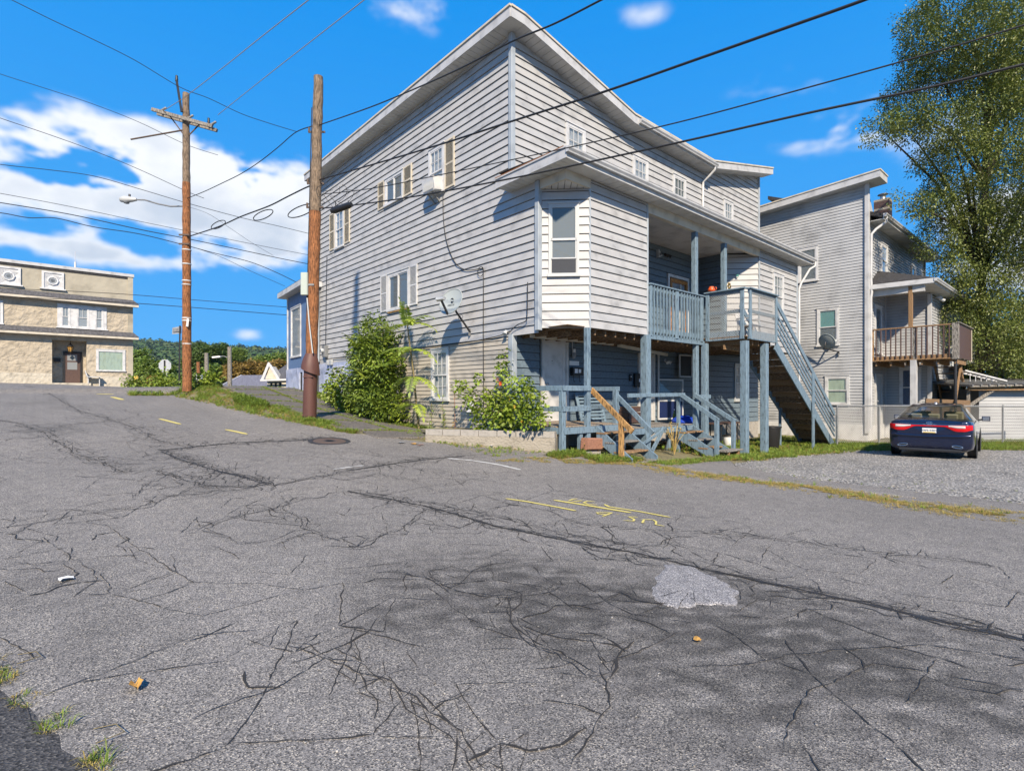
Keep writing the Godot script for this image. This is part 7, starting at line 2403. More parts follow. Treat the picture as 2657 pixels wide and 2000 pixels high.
func vehicle():
	var o := P(8.95, -6.8, 0)
	var gy := H(10.5, -6.8) + 0.0
	o.y = gy
	var t := thing("parked_car", "dark blue sedan parked nose-in on the gravel", "car", o)
	# stations from the rear bumper forward: x, underside, half width, shoulder height, half width on top, top height
	var st := [[0.0, 0.37, 0.70, 0.99, 0.68, 1.01], [0.035, 0.29, 0.82, 1.0, 0.73, 1.035], [0.1, 0.25, 0.885, 1.01, 0.765, 1.055], [0.28, 0.22, 0.92, 1.015, 0.785, 1.07], [0.62, 0.21, 0.93, 1.01, 0.77, 1.085], [1.0, 0.21, 0.93, 1.005, 0.69, 1.25], [1.42, 0.21, 0.93, 1.0, 0.61, 1.41], [1.75, 0.21, 0.93, 0.99, 0.585, 1.46], [2.4, 0.21, 0.93, 0.97, 0.585, 1.475], [2.9, 0.21, 0.93, 0.95, 0.60, 1.43], [3.4, 0.21, 0.93, 0.935, 0.69, 1.18], [3.75, 0.21, 0.93, 0.92, 0.76, 0.97], [4.4, 0.21, 0.91, 0.86, 0.72, 0.88], [4.75, 0.24, 0.84, 0.72, 0.62, 0.76], [4.9, 0.32, 0.68, 0.62, 0.5, 0.64]]
	var half := func(q: Array) -> Array:
		var w: float = q[2]
		return [Vector2(0, q[1]), Vector2(w * 0.82, q[1]), Vector2(w * 0.965, q[1] + 0.09), Vector2(w * 0.995, q[1] + 0.24), Vector2(w, lerpf(q[1], q[3], 0.62)), Vector2(w * 0.985, q[3] - 0.09), Vector2(w * 0.95, q[3]), Vector2(lerpf(q[4], w * 0.95, 0.1), lerpf(q[3], q[5], 0.86)), Vector2(q[4] * 0.93, q[5] - 0.008), Vector2(q[4] * 0.5, q[5] + 0.012), Vector2(0, q[5] + 0.018)]
	var rows := []
	# finer stations by interpolation
	var fine := []
	for i in st.size() - 1:
		for k in 3:
			var a: Array = st[i]; var b: Array = st[i + 1]; var z: Array = st[max(i - 1, 0)]; var y: Array = st[min(i + 2, st.size() - 1)]
			var q := []
			for j in 6: q.append(cubic_interpolate(a[j], b[j], z[j], y[j], k / 3.0) if j > 0 else lerpf(a[0], b[0], k / 3.0))
			fine.append(q)
	fine.append(st[-1])
	for q in fine:
		var h: Array = half.call(q)
		var row := []
		for i in h.size(): row.append(o + Vector3(q[0], h[i].y, h[i].x))
		for i in range(h.size() - 2, 0, -1): row.append(o + Vector3(q[0], h[i].y, -h[i].x))
		rows.append(row)
	# split faces into paint and glass
	var body := MB.new(); var rear := MB.new(); var side := MB.new(); var front := MB.new()
	var n: int = rows[0].size()
	var all := MB.new()
	all.sheet(rows, null, true, true)
	var kk := 0
	for i in rows.size() - 1:
		var x: float = (fine[i][0] + fine[i + 1][0]) / 2
		for j in n:
			var jj := j if j <= 10 else n - 1 - j
			var dst := body
			if jj >= 7 and x > 0.66 and x < 1.42: dst = rear
			elif jj >= 7 and x > 2.95 and x < 3.72: dst = front
			elif jj == 6 and x > 0.95 and x < 3.3 and not (x > 1.9 and x < 2.05): dst = side
			for q in 6:
				var id := all.ix[(i * n + j) * 6 + q]
				dst.v.append(all.v[id]); dst.n.append(all.n[id]); dst.c.append(Color.WHITE); dst.uv.append(Vector2.ZERO)
				dst.ix.append(dst.v.size() - 1)
	# closing caps
	for e in [0, rows.size() - 1]:
		var row: Array = rows[e]
		var c := o + Vector3(fine[e][0] - (0.012 if e == 0 else -0.012), 0.68 if e == 0 else 0.5, 0)
		for j in n:
			if e == 0: body.tri(c, row[j], row[(j + 1) % n])
			else: body.tri(c, row[(j + 1) % n], row[j])
	part("body", body, M.car_blue, t)
	var cg := StandardMaterial3D.new()
	cg.resource_name = "car_glass"
	cg.albedo_color = Color(0.05, 0.08, 0.07, 0.38)
	cg.transparency = BaseMaterial3D.TRANSPARENCY_ALPHA
	cg.roughness = 0.02
	part("rear_window", rear, cg, t)
	part("side_window", side, cg, t, "", "stuff")
	part("windshield", front, cg, t)
	var b := MB.new()
	b.box(o + Vector3(0.75, 0.5, -0.75), o + Vector3(3.3, 0.72, 0.75))
	b.box(o + Vector3(0.55, 0.7, -0.7), o + Vector3(1.05, 1.02, 0.7))
	part("cabin_floor", b, M.black, t)
	for z in [-0.4, 0.0, 0.4]:
		b = MB.new()
		b.bar(o + Vector3(1.32, 0.98, z), o + Vector3(1.24, 1.18, z), 0.26, 0.1, Vector3(0, 0, 1), 0.03)
		part("headrest", b, M.beige_seat, t)
	b = MB.new()
	b.bar(o + Vector3(1.5, 0.7, 0), o + Vector3(1.34, 1.02, 0), 1.25, 0.14, Vector3(0, 0, 1), 0.04)
	part("rear_seat", b, M.beige_seat, t)
	for z in [-0.38, 0.38]:
		b = MB.new()
		b.bar(o + Vector3(2.5, 0.6, z), o + Vector3(2.3, 1.22, z), 0.45, 0.12, Vector3(0, 0, 1), 0.04)
		part("front_seat", b, M.beige_seat, t)
	# surface of the tail at lateral position z
	var tail := func(z: float) -> float:
		var a := absf(z)
		if a < 0.70: return -0.012 * (1.0 - a / 0.7)
		if a < 0.82: return lerpf(0, 0.035, (a - 0.7) / 0.12)
		return lerpf(0.035, 0.12, (a - 0.82) / 0.075)
	var strip := func(z0: float, z1: float, top: Callable, bot: Callable, out: float) -> MB:
		var m := MB.new()
		var k := 14
		var ra := []; var rb := []; var rc := []; var rd := []
		for i in k + 1:
			var z := lerpf(z0, z1, float(i) / k)
			var x: float = tail.call(z)
			ra.append(o + Vector3(x + 0.02, top.call(absf(z)), z)); rb.append(o + Vector3(x - out, top.call(absf(z)) - 0.006, z))
			rc.append(o + Vector3(x - out, bot.call(absf(z)) + 0.006, z)); rd.append(o + Vector3(x + 0.02, bot.call(absf(z)), z))
		m.sheet([ra, rb, rc, rd], null, false, z1 > z0)
		return m
	var tp := func(a: float) -> float: return 0.925 + 0.02 * smoothstep(0.25, 0.85, a)
	var bt := func(a: float) -> float: return 0.885 - 0.115 * smoothstep(0.28, 0.58, a) + 0.05 * smoothstep(0.7, 0.9, a)
	for s in [-1, 1]:
		var lt := sub("tail_light", t)
		part("red_lens", strip.call(0.28 * s, 0.885 * s, tp, bt, 0.018), M.lamp_red, lt)
		part("clear_lens", strip.call(0.40 * s, 0.74 * s, func(a): return 0.925 + 0.008 * a, func(a): return 0.885 - 0.03 * smoothstep(0.4, 0.6, a), 0.024), M.lamp_white, lt)
	part("light_bar", strip.call(-0.28, 0.28, func(_a): return 0.925, func(_a): return 0.885, 0.016), M.lamp_red, t)
	part("chrome_strip", strip.call(-0.80, 0.80, func(a): return 0.955 + 0.008 * a, func(a): return 0.932 + 0.012 * a, 0.02), M.chrome, t)
	part("bumper_crease", strip.call(-0.84, 0.84, func(a): return 0.655 + 0.05 * a, func(a): return 0.60 + 0.02 * a, 0.035), M.car_blue, t)
	part("lower_valance", strip.call(-0.66, 0.66, func(_a): return 0.30, func(_a): return 0.22, 0.0), M.dark_plastic, t)
	b = MB.new()
	b.box(o + Vector3(-0.03, 0.715, -0.16), o + Vector3(-0.012, 0.86, 0.16))
	part("plate_frame", b, M.navy, t)
	var pl := sub("licence_plate", t)
	b = MB.new()
	b.box(o + Vector3(-0.034, 0.725, -0.15), o + Vector3(-0.029, 0.85, 0.15))
	part("plate", b, M.plate, pl)
	b = MB.new()
	b.box(o + Vector3(-0.036, 0.727, -0.13), o + Vector3(-0.0335, 0.745, 0.13))
	part("plate_band", b, M.plate_yellow, pl)
	for q in [["KWS-5307", 0.0022, 0.79, 0.0, -0.036, M.navy, pl], ["A Z E R A", 0.0011, 0.905, 0.0, -0.03, M.chrome, t]]:
		var tm := TextMesh.new()
		tm.text = q[0]
		tm.font_size = 32
		tm.pixel_size = q[1]
		tm.depth = 0.003
		var l := MeshInstance3D.new()
		l.name = "lettering"
		l.mesh = tm
		l.material_override = q[5]
		(q[6] as Node3D).add_child(l, true)
		l.transform = Transform3D(Basis(Vector3(0, 0, 1), Vector3.UP, Vector3(-1, 0, 0)), Vector3(q[4], q[2], 0))
	b = MB.new()
	var em := []
	for i in 25:
		var a := TAU * i / 24
		em.append(o + Vector3(-0.012, 0.985 + sin(a) * 0.03, cos(a) * 0.062))
	b.tube(em, 0.007, 6, false)
	b.tube([o + Vector3(-0.012, 0.965, -0.032), o + Vector3(-0.012, 1.005, -0.018)], 0.006, 5)
	b.tube([o + Vector3(-0.012, 0.965, 0.018), o + Vector3(-0.012, 1.005, 0.032)], 0.006, 5)
	b.tube([o + Vector3(-0.012, 0.98, -0.026), o + Vector3(-0.012, 0.99, 0.026)], 0.006, 5)
	part("emblem", b, M.chrome, t)
	for s in [-1, 1]:
		var ex := sub("exhaust_outlet", t)
		b = MB.new()
		var ring := []
		for i in 21:
			var a := TAU * i / 20
			var z: float = s * (0.58 + cos(a) * 0.11)
			ring.append(o + Vector3(tail.call(z) - 0.012, 0.375 + sin(a) * 0.032 - 0.012 * cos(a), z))
		b.tube(ring, 0.009, 6, false)
		part("trim", b, M.chrome, ex)
		b = MB.new()
		for i in 20: b.tri(o + Vector3(tail.call(0.58) - 0.008, 0.375, s * 0.58), ring[i] , ring[i + 1])
		part("opening", b, M.black, ex)
		# mirror
		var mi := sub("door_mirror", t)
		b = MB.new()
		b.bar(o + Vector3(3.2, 1.02, s * 0.98), o + Vector3(3.2, 1.02, s * 1.17), 0.1, 0.14, Vector3.RIGHT, 0.03)
		part("housing", b, M.car_blue, mi)
		b = MB.new()
		b.box(o + Vector3(3.142, 0.965, s * 1.0), o + Vector3(3.148, 1.075, s * 1.15))
		part("mirror_glass", b, M.chrome, mi)
		b = MB.new()
		b.bar(o + Vector3(3.22, 0.97, s * 0.9), o + Vector3(3.2, 1.0, s * 1.0), 0.05, 0.04)
		part("stalk", b, M.dark_plastic, mi)
	for x in [1.02, 3.86]:
		for s in [-1, 1]:
			var wh := sub("wheel", t)
			var ax := Vector3(0, 0, s)
			b = MB.new()
			b.lathe([Vector2(0.22, -0.2), Vector2(0.31, -0.2), Vector2(0.335, -0.17), Vector2(0.335, -0.03), Vector2(0.31, 0.0), Vector2(0.24, 0.005), Vector2(0.235, -0.02)], o + Vector3(x, 0.335, s * 0.942), ax, 28)
			part("tyre", b, M.rubber, wh)
			b = MB.new()
			b.lathe([Vector2(0.24, -0.01), Vector2(0.22, -0.03), Vector2(0.06, -0.015), Vector2(0.05, 0.0), Vector2(0, 0.0)], o + Vector3(x, 0.335, s * 0.942), ax, 28)
			part("rim", b, M.metal, wh)
			b = MB.new()
			b.lathe([Vector2(0.40, 0.0), Vector2(0.35, 0.004), Vector2(0.345, -0.1)], o + Vector3(x, 0.345, s * 0.932), ax, 28)
			part("arch_lip", b, M.black, wh)
	b = MB.new()
	b.lathe([Vector2(0.05, 0), Vector2(0.035, 0.04), Vector2(0.0, 0.06)], o + Vector3(1.75, 1.475, 0), Vector3.UP, 12)
	part("roof_antenna", b, M.metal, t)
	t.transform = Transform3D(FB * Basis(Vector3.UP, deg_to_rad(5.5)), t.transform.origin)

func leaf(b: MB, p: Vector3, d: Vector3, up: Vector3, l: float, w: float):
	# a folded leaf of two halves
	var s := d.cross(up).normalized() * w * 0.5
	var m := p + d * l * 0.45 - up * l * 0.05
	var e := p + d * l - up * l * 0.16
	b.quad(p, m + s + up * w * 0.12, e, m)
	b.quad(p, m, e, m - s + up * w * 0.12)

func spray_mesh(n: int, size: float, l: float, w: float, sd: int) -> ArrayMesh:
	rng.seed = sd
	var b := MB.new()
	for i in n:
		var dir := Vector3(rnd(-1, 1), rnd(-0.7, 1), rnd(-1, 1)).normalized()
		var p := dir * size * pow(rng.randf(), 0.5)
		var d := (dir + Vector3(rnd(-0.8, 0.8), rnd(-0.9, 0.3), rnd(-0.8, 0.8))).normalized()
		leaf(b, p, d, (Vector3.UP + Vector3(rnd(-0.6, 0.6), 0, rnd(-0.6, 0.6))).normalized(), l * rnd(0.7, 1.2), w * rnd(0.8, 1.2))
	return b.done()

func frond_into(b: MB, p: Vector3, d: Vector3, length: float, pairs: int, l: float, w: float, droop: float):
	# a compound leaf: stalk with paired leaflets
	var pts := []
	var pos := p
	var dir := d.normalized()
	for i in pairs + 2:
		pts.append(pos)
		pos += dir * length / (pairs + 1)
		dir = (dir + Vector3(0, -droop, 0)).normalized()
	for i in range(1, pairs + 1):
		var q: Vector3 = pts[i]
		var t: Vector3 = (pts[i + 1] - pts[i - 1]).normalized()
		var s := t.cross(Vector3.UP).normalized()
		var up := s.cross(t)
		var k := 1.0 - 0.45 * absf(2.0 * i / pairs - 0.9)
		for sg in [-1, 1]:
			leaf(b, q, (s * sg + t * 0.35 + up * -0.15 + Vector3(rnd(-0.15, 0.15), rnd(-0.15, 0.15), rnd(-0.15, 0.15))).normalized(), up, l * k, w * k)
	leaf(b, pts[-1], dir, Vector3.UP, l * 0.8, w)
	b.tube(pts, 0.006, 4, false)

func tuft_mesh(n: int, h: float, w: float, spread: float, sd: int) -> ArrayMesh:
	rng.seed = sd
	var b := MB.new()
	for i in n:
		var a := rnd(0, TAU)
		var p := Vector3(cos(a), 0, sin(a)) * rnd(0, 0.06)
		var lean := Vector3(cos(a + rnd(-0.5, 0.5)), 0, sin(a + rnd(-0.5, 0.5))) * spread * rnd(0.3, 1.0)
		var hh := h * rnd(0.5, 1.1)
		var s := Vector3(-sin(a), 0, cos(a)) * w
		var m := p + lean * 0.4 * hh + Vector3(0, hh * 0.6, 0)
		var e := p + lean * hh + Vector3(0, hh * (1.0 - 0.3 * spread), 0)
		b.quad(p - s, p + s, m + s * 0.8, m - s * 0.8)
		b.tri(m - s * 0.8, m + s * 0.8, e)
	return b.done()

func scatter(called: String, parent: Node, mesh: Mesh, m: Material, xf: Array, cols: Array, at := Vector3.ZERO) -> MultiMeshInstance3D:
	var mm := MultiMesh.new()
	mm.transform_format = MultiMesh.TRANSFORM_3D
	mm.use_colors = true
	mm.mesh = mesh
	mm.instance_count = xf.size()
	for i in xf.size():
		var t: Transform3D = xf[i]
		t.origin -= at
		mm.set_instance_transform(i, t)
		mm.set_instance_color(i, cols[i])
	var o := MultiMeshInstance3D.new()
	o.multimesh = mm
	o.material_override = m
	o.name = called
	o.set_meta("kind", "stuff")
	parent.add_child(o, true)
	return o

func rand_basis(s: float) -> Basis:
	return Basis.from_euler(Vector3(rnd(-0.5, 0.5), rnd(0, TAU), rnd(-0.5, 0.5))).scaled(Vector3.ONE * s)

func tone(lo := 0.6, warm := 0.15) -> Color:
	var k := rnd(lo, 1.0)
	return Color(k * rnd(1.0 - warm, 1.0), k, k * rnd(0.7, 1.0))

# fill balls [center, radius] with sprays, denser towards their shells
func crown(called: String, parent: Node3D, balls: Array, per: float, mesh: Mesh, m: Material, s0: float, s1: float, lo := 0.55):
	var xf := []; var cols := []
	for q in balls:
		var n := int(per * q[1] * q[1])
		for i in n:
			var d := Vector3(rnd(-1, 1), rnd(-1, 1), rnd(-1, 1))
			if d.length() > 1.0: d = d.normalized() * rnd(0.75, 1.0)
			xf.append(Transform3D(rand_basis(rnd(s0, s1)), q[0] + d * q[1] * Vector3(1, 0.85, 1)))
			cols.append(tone(lo))
	scatter(called, parent, mesh, m, xf, cols, thing_at[parent])

func branches(t: Node3D, root: Array, targets: Array, r0: float, m):
	var b := MB.new()
	var n := root.size()
	var rs := []
	for i in n: rs.append(r0 * (1.0 - 0.6 * i / n))
	b.tube(root, rs, 8)
	part("trunk", b, m, t)
	b = MB.new()
	for q in targets:
		var best := 0
		for i in n:
			if root[i].y < q.y - 0.25 * (q - root[i]).length() + 0.3: best = i
		var a: Vector3 = root[best]
		var mid := a.lerp(q, 0.5) + Vector3(rnd(-0.1, 0.1), 0.12 * a.distance_to(q), rnd(-0.1, 0.1))
		b.tube([a, a.lerp(mid, 0.5), mid, mid.lerp(q, 0.6), q], [r0 * 0.42, r0 * 0.34, r0 * 0.24, r0 * 0.15, r0 * 0.06], 6)
	part("branch", b, m, t, "", "stuff")

func plants():
	var sp := spray_mesh(16, 0.32, 0.15, 0.07, 41)
	var sp_small := spray_mesh(14, 0.2, 0.11, 0.06, 42)
	var sp_round := spray_mesh(12, 0.17, 0.1, 0.085, 43)
	var fr := MB.new()
	rng.seed = 44
	for k in 3: frond_into(fr, Vector3.ZERO, Vector3(cos(k * 2.1), 0.5, sin(k * 2.1)), 0.42, 6, 0.15, 0.075, 0.09)
	var pin := fr.done()
	# large tree at the right
	rng.seed = 51
	var t := thing("leafy_tree", "large fine-leaved tree overhanging the vinyl house at the right edge", "tree", X(22, 25, -0.3))
	var balls := []; var tg := []
	for q in [[18.29, 21.57, 16.45, 2.25], [21.85, 22.95, 17.8, 2.4], [17.63, 22.16, 15.31, 1.35], [21.1, 23.22, 15.36, 2.22], [17.33, 23.32, 14.3, 1.26], [14.46, 20.79, 11.93, 0.72], [16.89, 20.56, 11.99, 1.11], [23.11, 24.27, 13.45, 1.9], [18.75, 21.67, 11.05, 1.6], [16.96, 21.55, 11, 0.84], [23.79, 24.98, 11.19, 1.85], [18.88, 22.62, 9.69, 1.54], [22.05, 24.26, 9.22, 1.9], [18.11, 22.64, 8.12, 1.02], [20.43, 23.38, 7.11, 1.63], [20.07, 22.9, 5.86, 1.29], [21.12, 23.36, 5.07, 1.26], [21.12, 24.41, 6.08, 1.06], [22.46, 22.85, 14.94, 1.69], [23.63, 23.84, 8.46, 1.66], [18.2, 23.52, 17.79, 1.02], [21.6, 20.79, 11.02, 1.99], [24.85, 23.91, 17.23, 2.5], [24.07, 23.16, 6.66, 2.02], [15.79, 20.64, 8.9, 0.6], [15.6, 21.0, 12.1, 0.7], [20.6, 22.6, 3.6, 1.3], [22.2, 22.8, 3.4, 1.4], [19.3, 23.2, 4.6, 1.0], [21.0, 22.0, 8.6, 1.5], [20.2, 22.2, 13.2, 1.6], [18.6, 22.4, 6.6, 0.9], [17.6, 22.0, 9.4, 0.8], [16.2, 21.2, 12.6, 0.8], [19.4, 22.0, 14.6, 1.3]]:
		balls.append([X(q[0], q[1], q[2]), q[3]])
		tg.append(X(q[0], q[1], q[2]))
	branches(t, [X(22.0, 25.0, -0.5), X(21.8, 24.8, 3), X(21.4, 24.2, 7), X(21.0, 23.6, 11), X(20.9, 23.2, 15)], tg, 0.22, M.bark)
	crown("crown", t, balls, 120.0, sp, M.leaf_olive, 0.55, 0.95, 0.5)
	var lower := []
	for q in balls: lower.append([q[0] + Vector3(rnd(-0.5, 0.5), 0.4, rnd(-0.5, 0.5)), q[1] * 0.75])
	crown("crown", t, lower, 50.0, sp, M.leaf_pale, 0.55, 0.95, 0.6)
	# bushes and trees filling the right edge behind the garage
	for q in [[19.2, 27.0, 3.0, 1.9, "leafy shrub tree behind the brown landing"], [23.5, 26.0, 3.2, 2.2, "dark leafy tree at the right edge behind the garage roof"], [27.0, 30.0, 4.5, 3.0, "leafy tree farthest right beyond the garage"]]:
		t = thing("leafy_tree", q[4], "tree", X(q[0], q[1], -0.3))
		var c := X(q[0], q[1], q[2])
		branches(t, [X(q[0], q[1], -0.5), X(q[0] + 0.1, q[1], 1.2), c], [c + Vector3(1, 0.5, 0), c + Vector3(-1, 0.6, 0.5), c + Vector3(0, 1, -0.8)], 0.16, M.bark)
		crown("crown", t, [[c, q[3]], [c + Vector3(rnd(-1, 1), 1.0, rnd(-1, 1)), q[3] * 0.7], [c + Vector3(1.2, -0.5, 0.3), q[3] * 0.7], [c + Vector3(-1.2, -0.7, 0.3), q[3] * 0.75]], 60.0, sp, M.leaf, 0.8, 1.4, 0.5)
	# twig tops showing over the house roof
	t = thing("tree_top", "sparse treetop showing over the roof of the grey house", "tree", P(9.5, 4.5, 6))
	branches(t, [P(8.5, 3.5, 9.0), P(8.3, 3.3, 10.6), P(8.3, 3.2, 11.2)], [P(7.2, 2.6, 11.6), P(9.0, 3.2, 11.7), P(10.3, 3.2, 11.7), P(8.2, 2.8, 11.5)], 0.08, M.bark)
	crown("crown", t, [[P(7.0, 2.6, 11.65), 0.42], [P(8.3, 2.9, 11.6), 0.45], [P(9.6, 3.1, 11.55), 0.5], [P(10.4, 3.2, 11.4), 0.4]], 80.0, sp_small, M.leaf_olive, 0.8, 1.3)
	# tree of heaven against the beige wall
	rng.seed = 61
	t = thing("sapling", "tall spindly sapling with long fern-like leaves against the beige wall", "sapling", P(-0.6, 3.4, 0.5))
	var stem := [P(-0.6, 3.4, 0.45), P(-0.62, 3.55, 1.3), P(-0.6, 3.7, 2.1), P(-0.6, 3.9, 2.9), P(-0.6, 4.08, 3.65)]
	var b := MB.new()
	b.tube(stem, [0.035, 0.03, 0.026, 0.022, 0.016], 8)
	part("trunk", b, M.twig, t)
	for q in [[4, 0.95, -1.4, 0.6, 0.5], [4, 0.9, -1.0, 0.9, 0.3], [4, 0.75, -0.35, 1.0, -0.3], [4, 0.8, 0.5, 0.9, 0.2], [4, 0.95, 1.3, 0.55, -0.1], [4, 0.9, -1.2, 0.75, -0.5], [3, 1.0, -1.5, 0.35, 0.3], [3, 1.05, 1.5, 0.3, -0.2], [3, 0.9, -0.8, 0.5, -0.9], [2, 1.1, -1.6, 0.1, 0.2], [2, 0.95, 1.4, 0.2, -0.4], [2, 0.9, -1.1, 0.0, -0.9], [1, 0.8, -1.3, 0.1, -0.4], [1, 0.8, 1.2, 0.2, -0.5], [4, 0.7, 0.0, 1.2, -0.2], [3, 0.9, 0.9, 0.5, -0.8]]:
		b = MB.new()
		frond_into(b, stem[q[0]], P(q[4], q[2], q[3]).normalized(), q[1] * 1.1, 14, 0.24, 0.085, 0.075)
		part("frond", b, M.leaf_bright if rng.randf() < 0.6 else M.leaf, t)
	# dense bush beside it
	t = thing("bush", "dense dark green bush climbing the side wall", "bush", P(-0.9, 6.0, 0.7))
	balls = [[P(-0.8, 5.5, 1.3), 0.75], [P(-0.75, 6.1, 2.0), 0.85], [P(-0.7, 5.6, 2.4), 0.8], [P(-0.7, 6.5, 2.9), 0.65], [P(-0.65, 6.2, 3.4), 0.5], [P(-0.6, 5.7, 3.2), 0.5], [P(-0.6, 7.1, 3.3), 0.4], [P(-0.6, 6.0, 4.0), 0.3], [P(-0.6, 6.7, 3.9), 0.25], [P(-0.8, 5.0, 1.0), 0.55], [P(-0.8, 6.6, 1.4), 0.6], [P(-0.6, 7.5, 3.4), 0.25], [P(-0.6, 7.3, 2.6), 0.35], [P(-0.7, 7.0, 2.0), 0.4], [P(-0.6, 5.4, 3.7), 0.22], [P(-0.6, 7.0, 3.9), 0.2]]
	tg = []
	for q in balls: tg.append(q[0])
	branches(t, [P(-0.7, 5.8, 0.6), P(-0.7, 5.9, 1.6), P(-0.65, 6.0, 2.6)], tg, 0.04, M.twig)
	crown("foliage", t, balls, 75.0, sp, M.leaf, 0.55, 0.9, 0.4)
	crown("foliage", t, balls, 60.0, sp_small, M.leaf_bright, 0.8, 1.2, 0.5)
	crown("foliage", t, balls, 30.0, pin, M.leaf_bright, 0.7, 1.3, 0.5)
	crown("foliage", t, balls.slice(0, 7), 40.0, sp_small, M.leaf_dark, 0.8, 1.2, 0.5)
	# broad-leaved shrub left of it
	t = thing("shrub", "broad-leaved shrub in front of the pale blue foundation", "shrub", P(-1.0, 7.9, 0.9))
	balls = [[P(-0.9, 7.5, 1.35), 0.5], [P(-0.9, 8.0, 1.7), 0.5], [P(-1.0, 8.5, 1.65), 0.4], [P(-1.0, 8.2, 2.2), 0.32], [P(-1.0, 9.0, 1.75), 0.26], [P(-0.9, 7.3, 1.9), 0.3]]
	tg = []
	for q in balls: tg.append(q[0])
	branches(t, [P(-0.9, 7.8, 0.8), P(-0.9, 7.9, 1.2)], tg, 0.03, M.twig)
	crown("foliage", t, balls, 210.0, sp_round, M.leaf_bright, 0.8, 1.25, 0.5)
	# sprawling shrub on the raised bed at the porch corner, with a few flowers
	t = thing("shrub", "sprawling leafy shrub with a few red and yellow flowers at the porch corner", "shrub", P(-0.5, -0.2, 0.7))
	balls = [[P(-0.6, 0.3, 0.95), 0.42], [P(-0.6, -0.4, 1.1), 0.5], [P(-0.7, 0.8, 1.5), 0.26], [P(-0.5, 0.0, 1.6), 0.36], [P(-0.4, -0.15, 2.15), 0.24], [P(-0.35, -0.1, 2.5), 0.15], [P(-0.6, -1.0, 1.2), 0.45], [P(-0.55, -0.9, 1.75), 0.32], [P(-0.65, 1.15, 1.75), 0.2], [P(-0.6, -1.45, 1.1), 0.32], [P(-0.6, -1.5, 1.5), 0.2], [P(-0.7, 0.5, 2.0), 0.14]]
	tg = []
	for q in balls: tg.append(q[0])
	branches(t, [P(-0.5, -0.2, 0.6), P(-0.5, -0.2, 1.0)], tg, 0.025, M.twig)
	crown("foliage", t, balls, 240.0, sp_round, M.leaf_bright, 0.7, 1.05, 0.5)
	for q in [[-0.62, -0.2, 1.95, "brick_red"], [-0.66, -0.35, 1.85, "orange_pot"], [-0.75, -0.75, 1.5, "yellow_thing"], [-0.75, -0.95, 1.3, "yellow_thing"], [-0.75, -1.2, 0.95, "orange_pot"]]:
		b = MB.new()
		for i in 6:
			var a := TAU * i / 6
			leaf(b, P(q[0], q[1], q[2]), Vector3(-0.5, sin(a), cos(a)).normalized(), Vector3(-1, 0, 0), 0.075, 0.055)
		part("flower", b, M[q[3]], t)
	# smaller weeds at the wall foot
	rng.seed = 66
	var wl := ["leafy weed under the grid window, nearest the sapling", "leafy weed below the white sill of the grid window", "reddish dry weed stalk on the beige wall", "low weed at the left end of the retaining wall", "yellowing weed at the foot of the beige wall", "tall weed beside the foundation window"]
	var wp := [[-0.5, 2.9, 0.55, 0.8], [-0.45, 2.4, 0.55, 1.0], [-0.4, 1.9, 0.6, 1.1], [-1.4, 1.6, 0.55, 0.35], [-0.6, 2.1, 0.55, 0.5], [-0.7, 9.6, 1.1, 0.7]]
	for i in wp.size():
		var q: Array = wp[i]
		t = thing("weed", wl[i], "weed", P(q[0], q[1], q[2]), "weeds along the side wall")
		b = MB.new()
		b.tube([P(q[0], q[1], q[2] - 0.1), P(q[0] + 0.03, q[1] + 0.05, q[2] + q[3] * 0.5), P(q[0], q[1] + 0.02, q[2] + q[3])], 0.008, 5)
		part("stem", b, M.brick_red if i == 2 else M.twig, t)
		b = MB.new()
		for k in 26:
			var f := rnd(0.15, 1.0)
			var a := rnd(0, TAU)
			leaf(b, P(q[0], q[1] + 0.02, q[2] + q[3] * f), Vector3(cos(a), rnd(-0.3, 0.5), sin(a)).normalized(), Vector3.UP, rnd(0.08, 0.2) * (1.2 - f * 0.5), rnd(0.03, 0.06))
		part("leaves", b, M.leaf_rust if i == 2 else (M.leaf_bright if i == 4 else M.leaf), t)
	t = thing("dry_weed", "dry straw-coloured weed beside the thick porch post", "weed", P(3.7, -2.2, 0.05))
	b = MB.new()
	for k in 16:
		var a := rnd(0, TAU)
		var e := P(3.75 + cos(a) * rnd(0.1, 0.4), -2.3 + sin(a) * 0.2, rnd(0.35, 0.8))
		b.tube([P(3.75, -2.3, -0.02), P(3.75, -2.3, 0.2).lerp(e, 0.4), e], 0.006, 4)
		for j in 4: leaf(b, e, Vector3(rnd(-1, 1), rnd(-0.2, 1), rnd(-1, 1)).normalized(), Vector3.UP, 0.08, 0.04)
	part("stalks", b, M.grass_dry, t)
	# grass
	rng.seed = 71
	var tg1 := tuft_mesh(11, 0.2, 0.006, 0.9, 72)
	var tg2 := tuft_mesh(9, 0.12, 0.005, 1.6, 73)
	var gx := []; var gc := []; var dx := []; var dc := []
	var put := func(r: float, l: float, s: float, dry: float):
		var xf := Transform3D(Basis.from_euler(Vector3(0, rnd(0, TAU), 0)).scaled(Vector3(s, s * rnd(0.6, 1.2), s)), G(r, l, -0.01))
		if rng.randf() < dry:
			dx.append(xf); dc.append(tone(0.6))
		else:
			gx.append(xf); gc.append(tone(0.6, 0.2))
	var patchy := FastNoiseLite.new()
	patchy.frequency = 0.6
	patchy.seed = 3
	for i in 5200:     # bank between road and sidewalk
		var l := rnd(2.3, 15.5)
		var e := edge(l)
		var r := lerpf(e - 0.12, minf(-3.05, e + 1.3), pow(rng.randf(), 0.8))
		var k := patchy.get_noise_2d(r * 2, l * 1.3)
		if k > -0.35: put.call(r, l, rnd(0.3, 0.75) * (1.0 + maxf(k, 0)), 0.5 - k * 0.6)
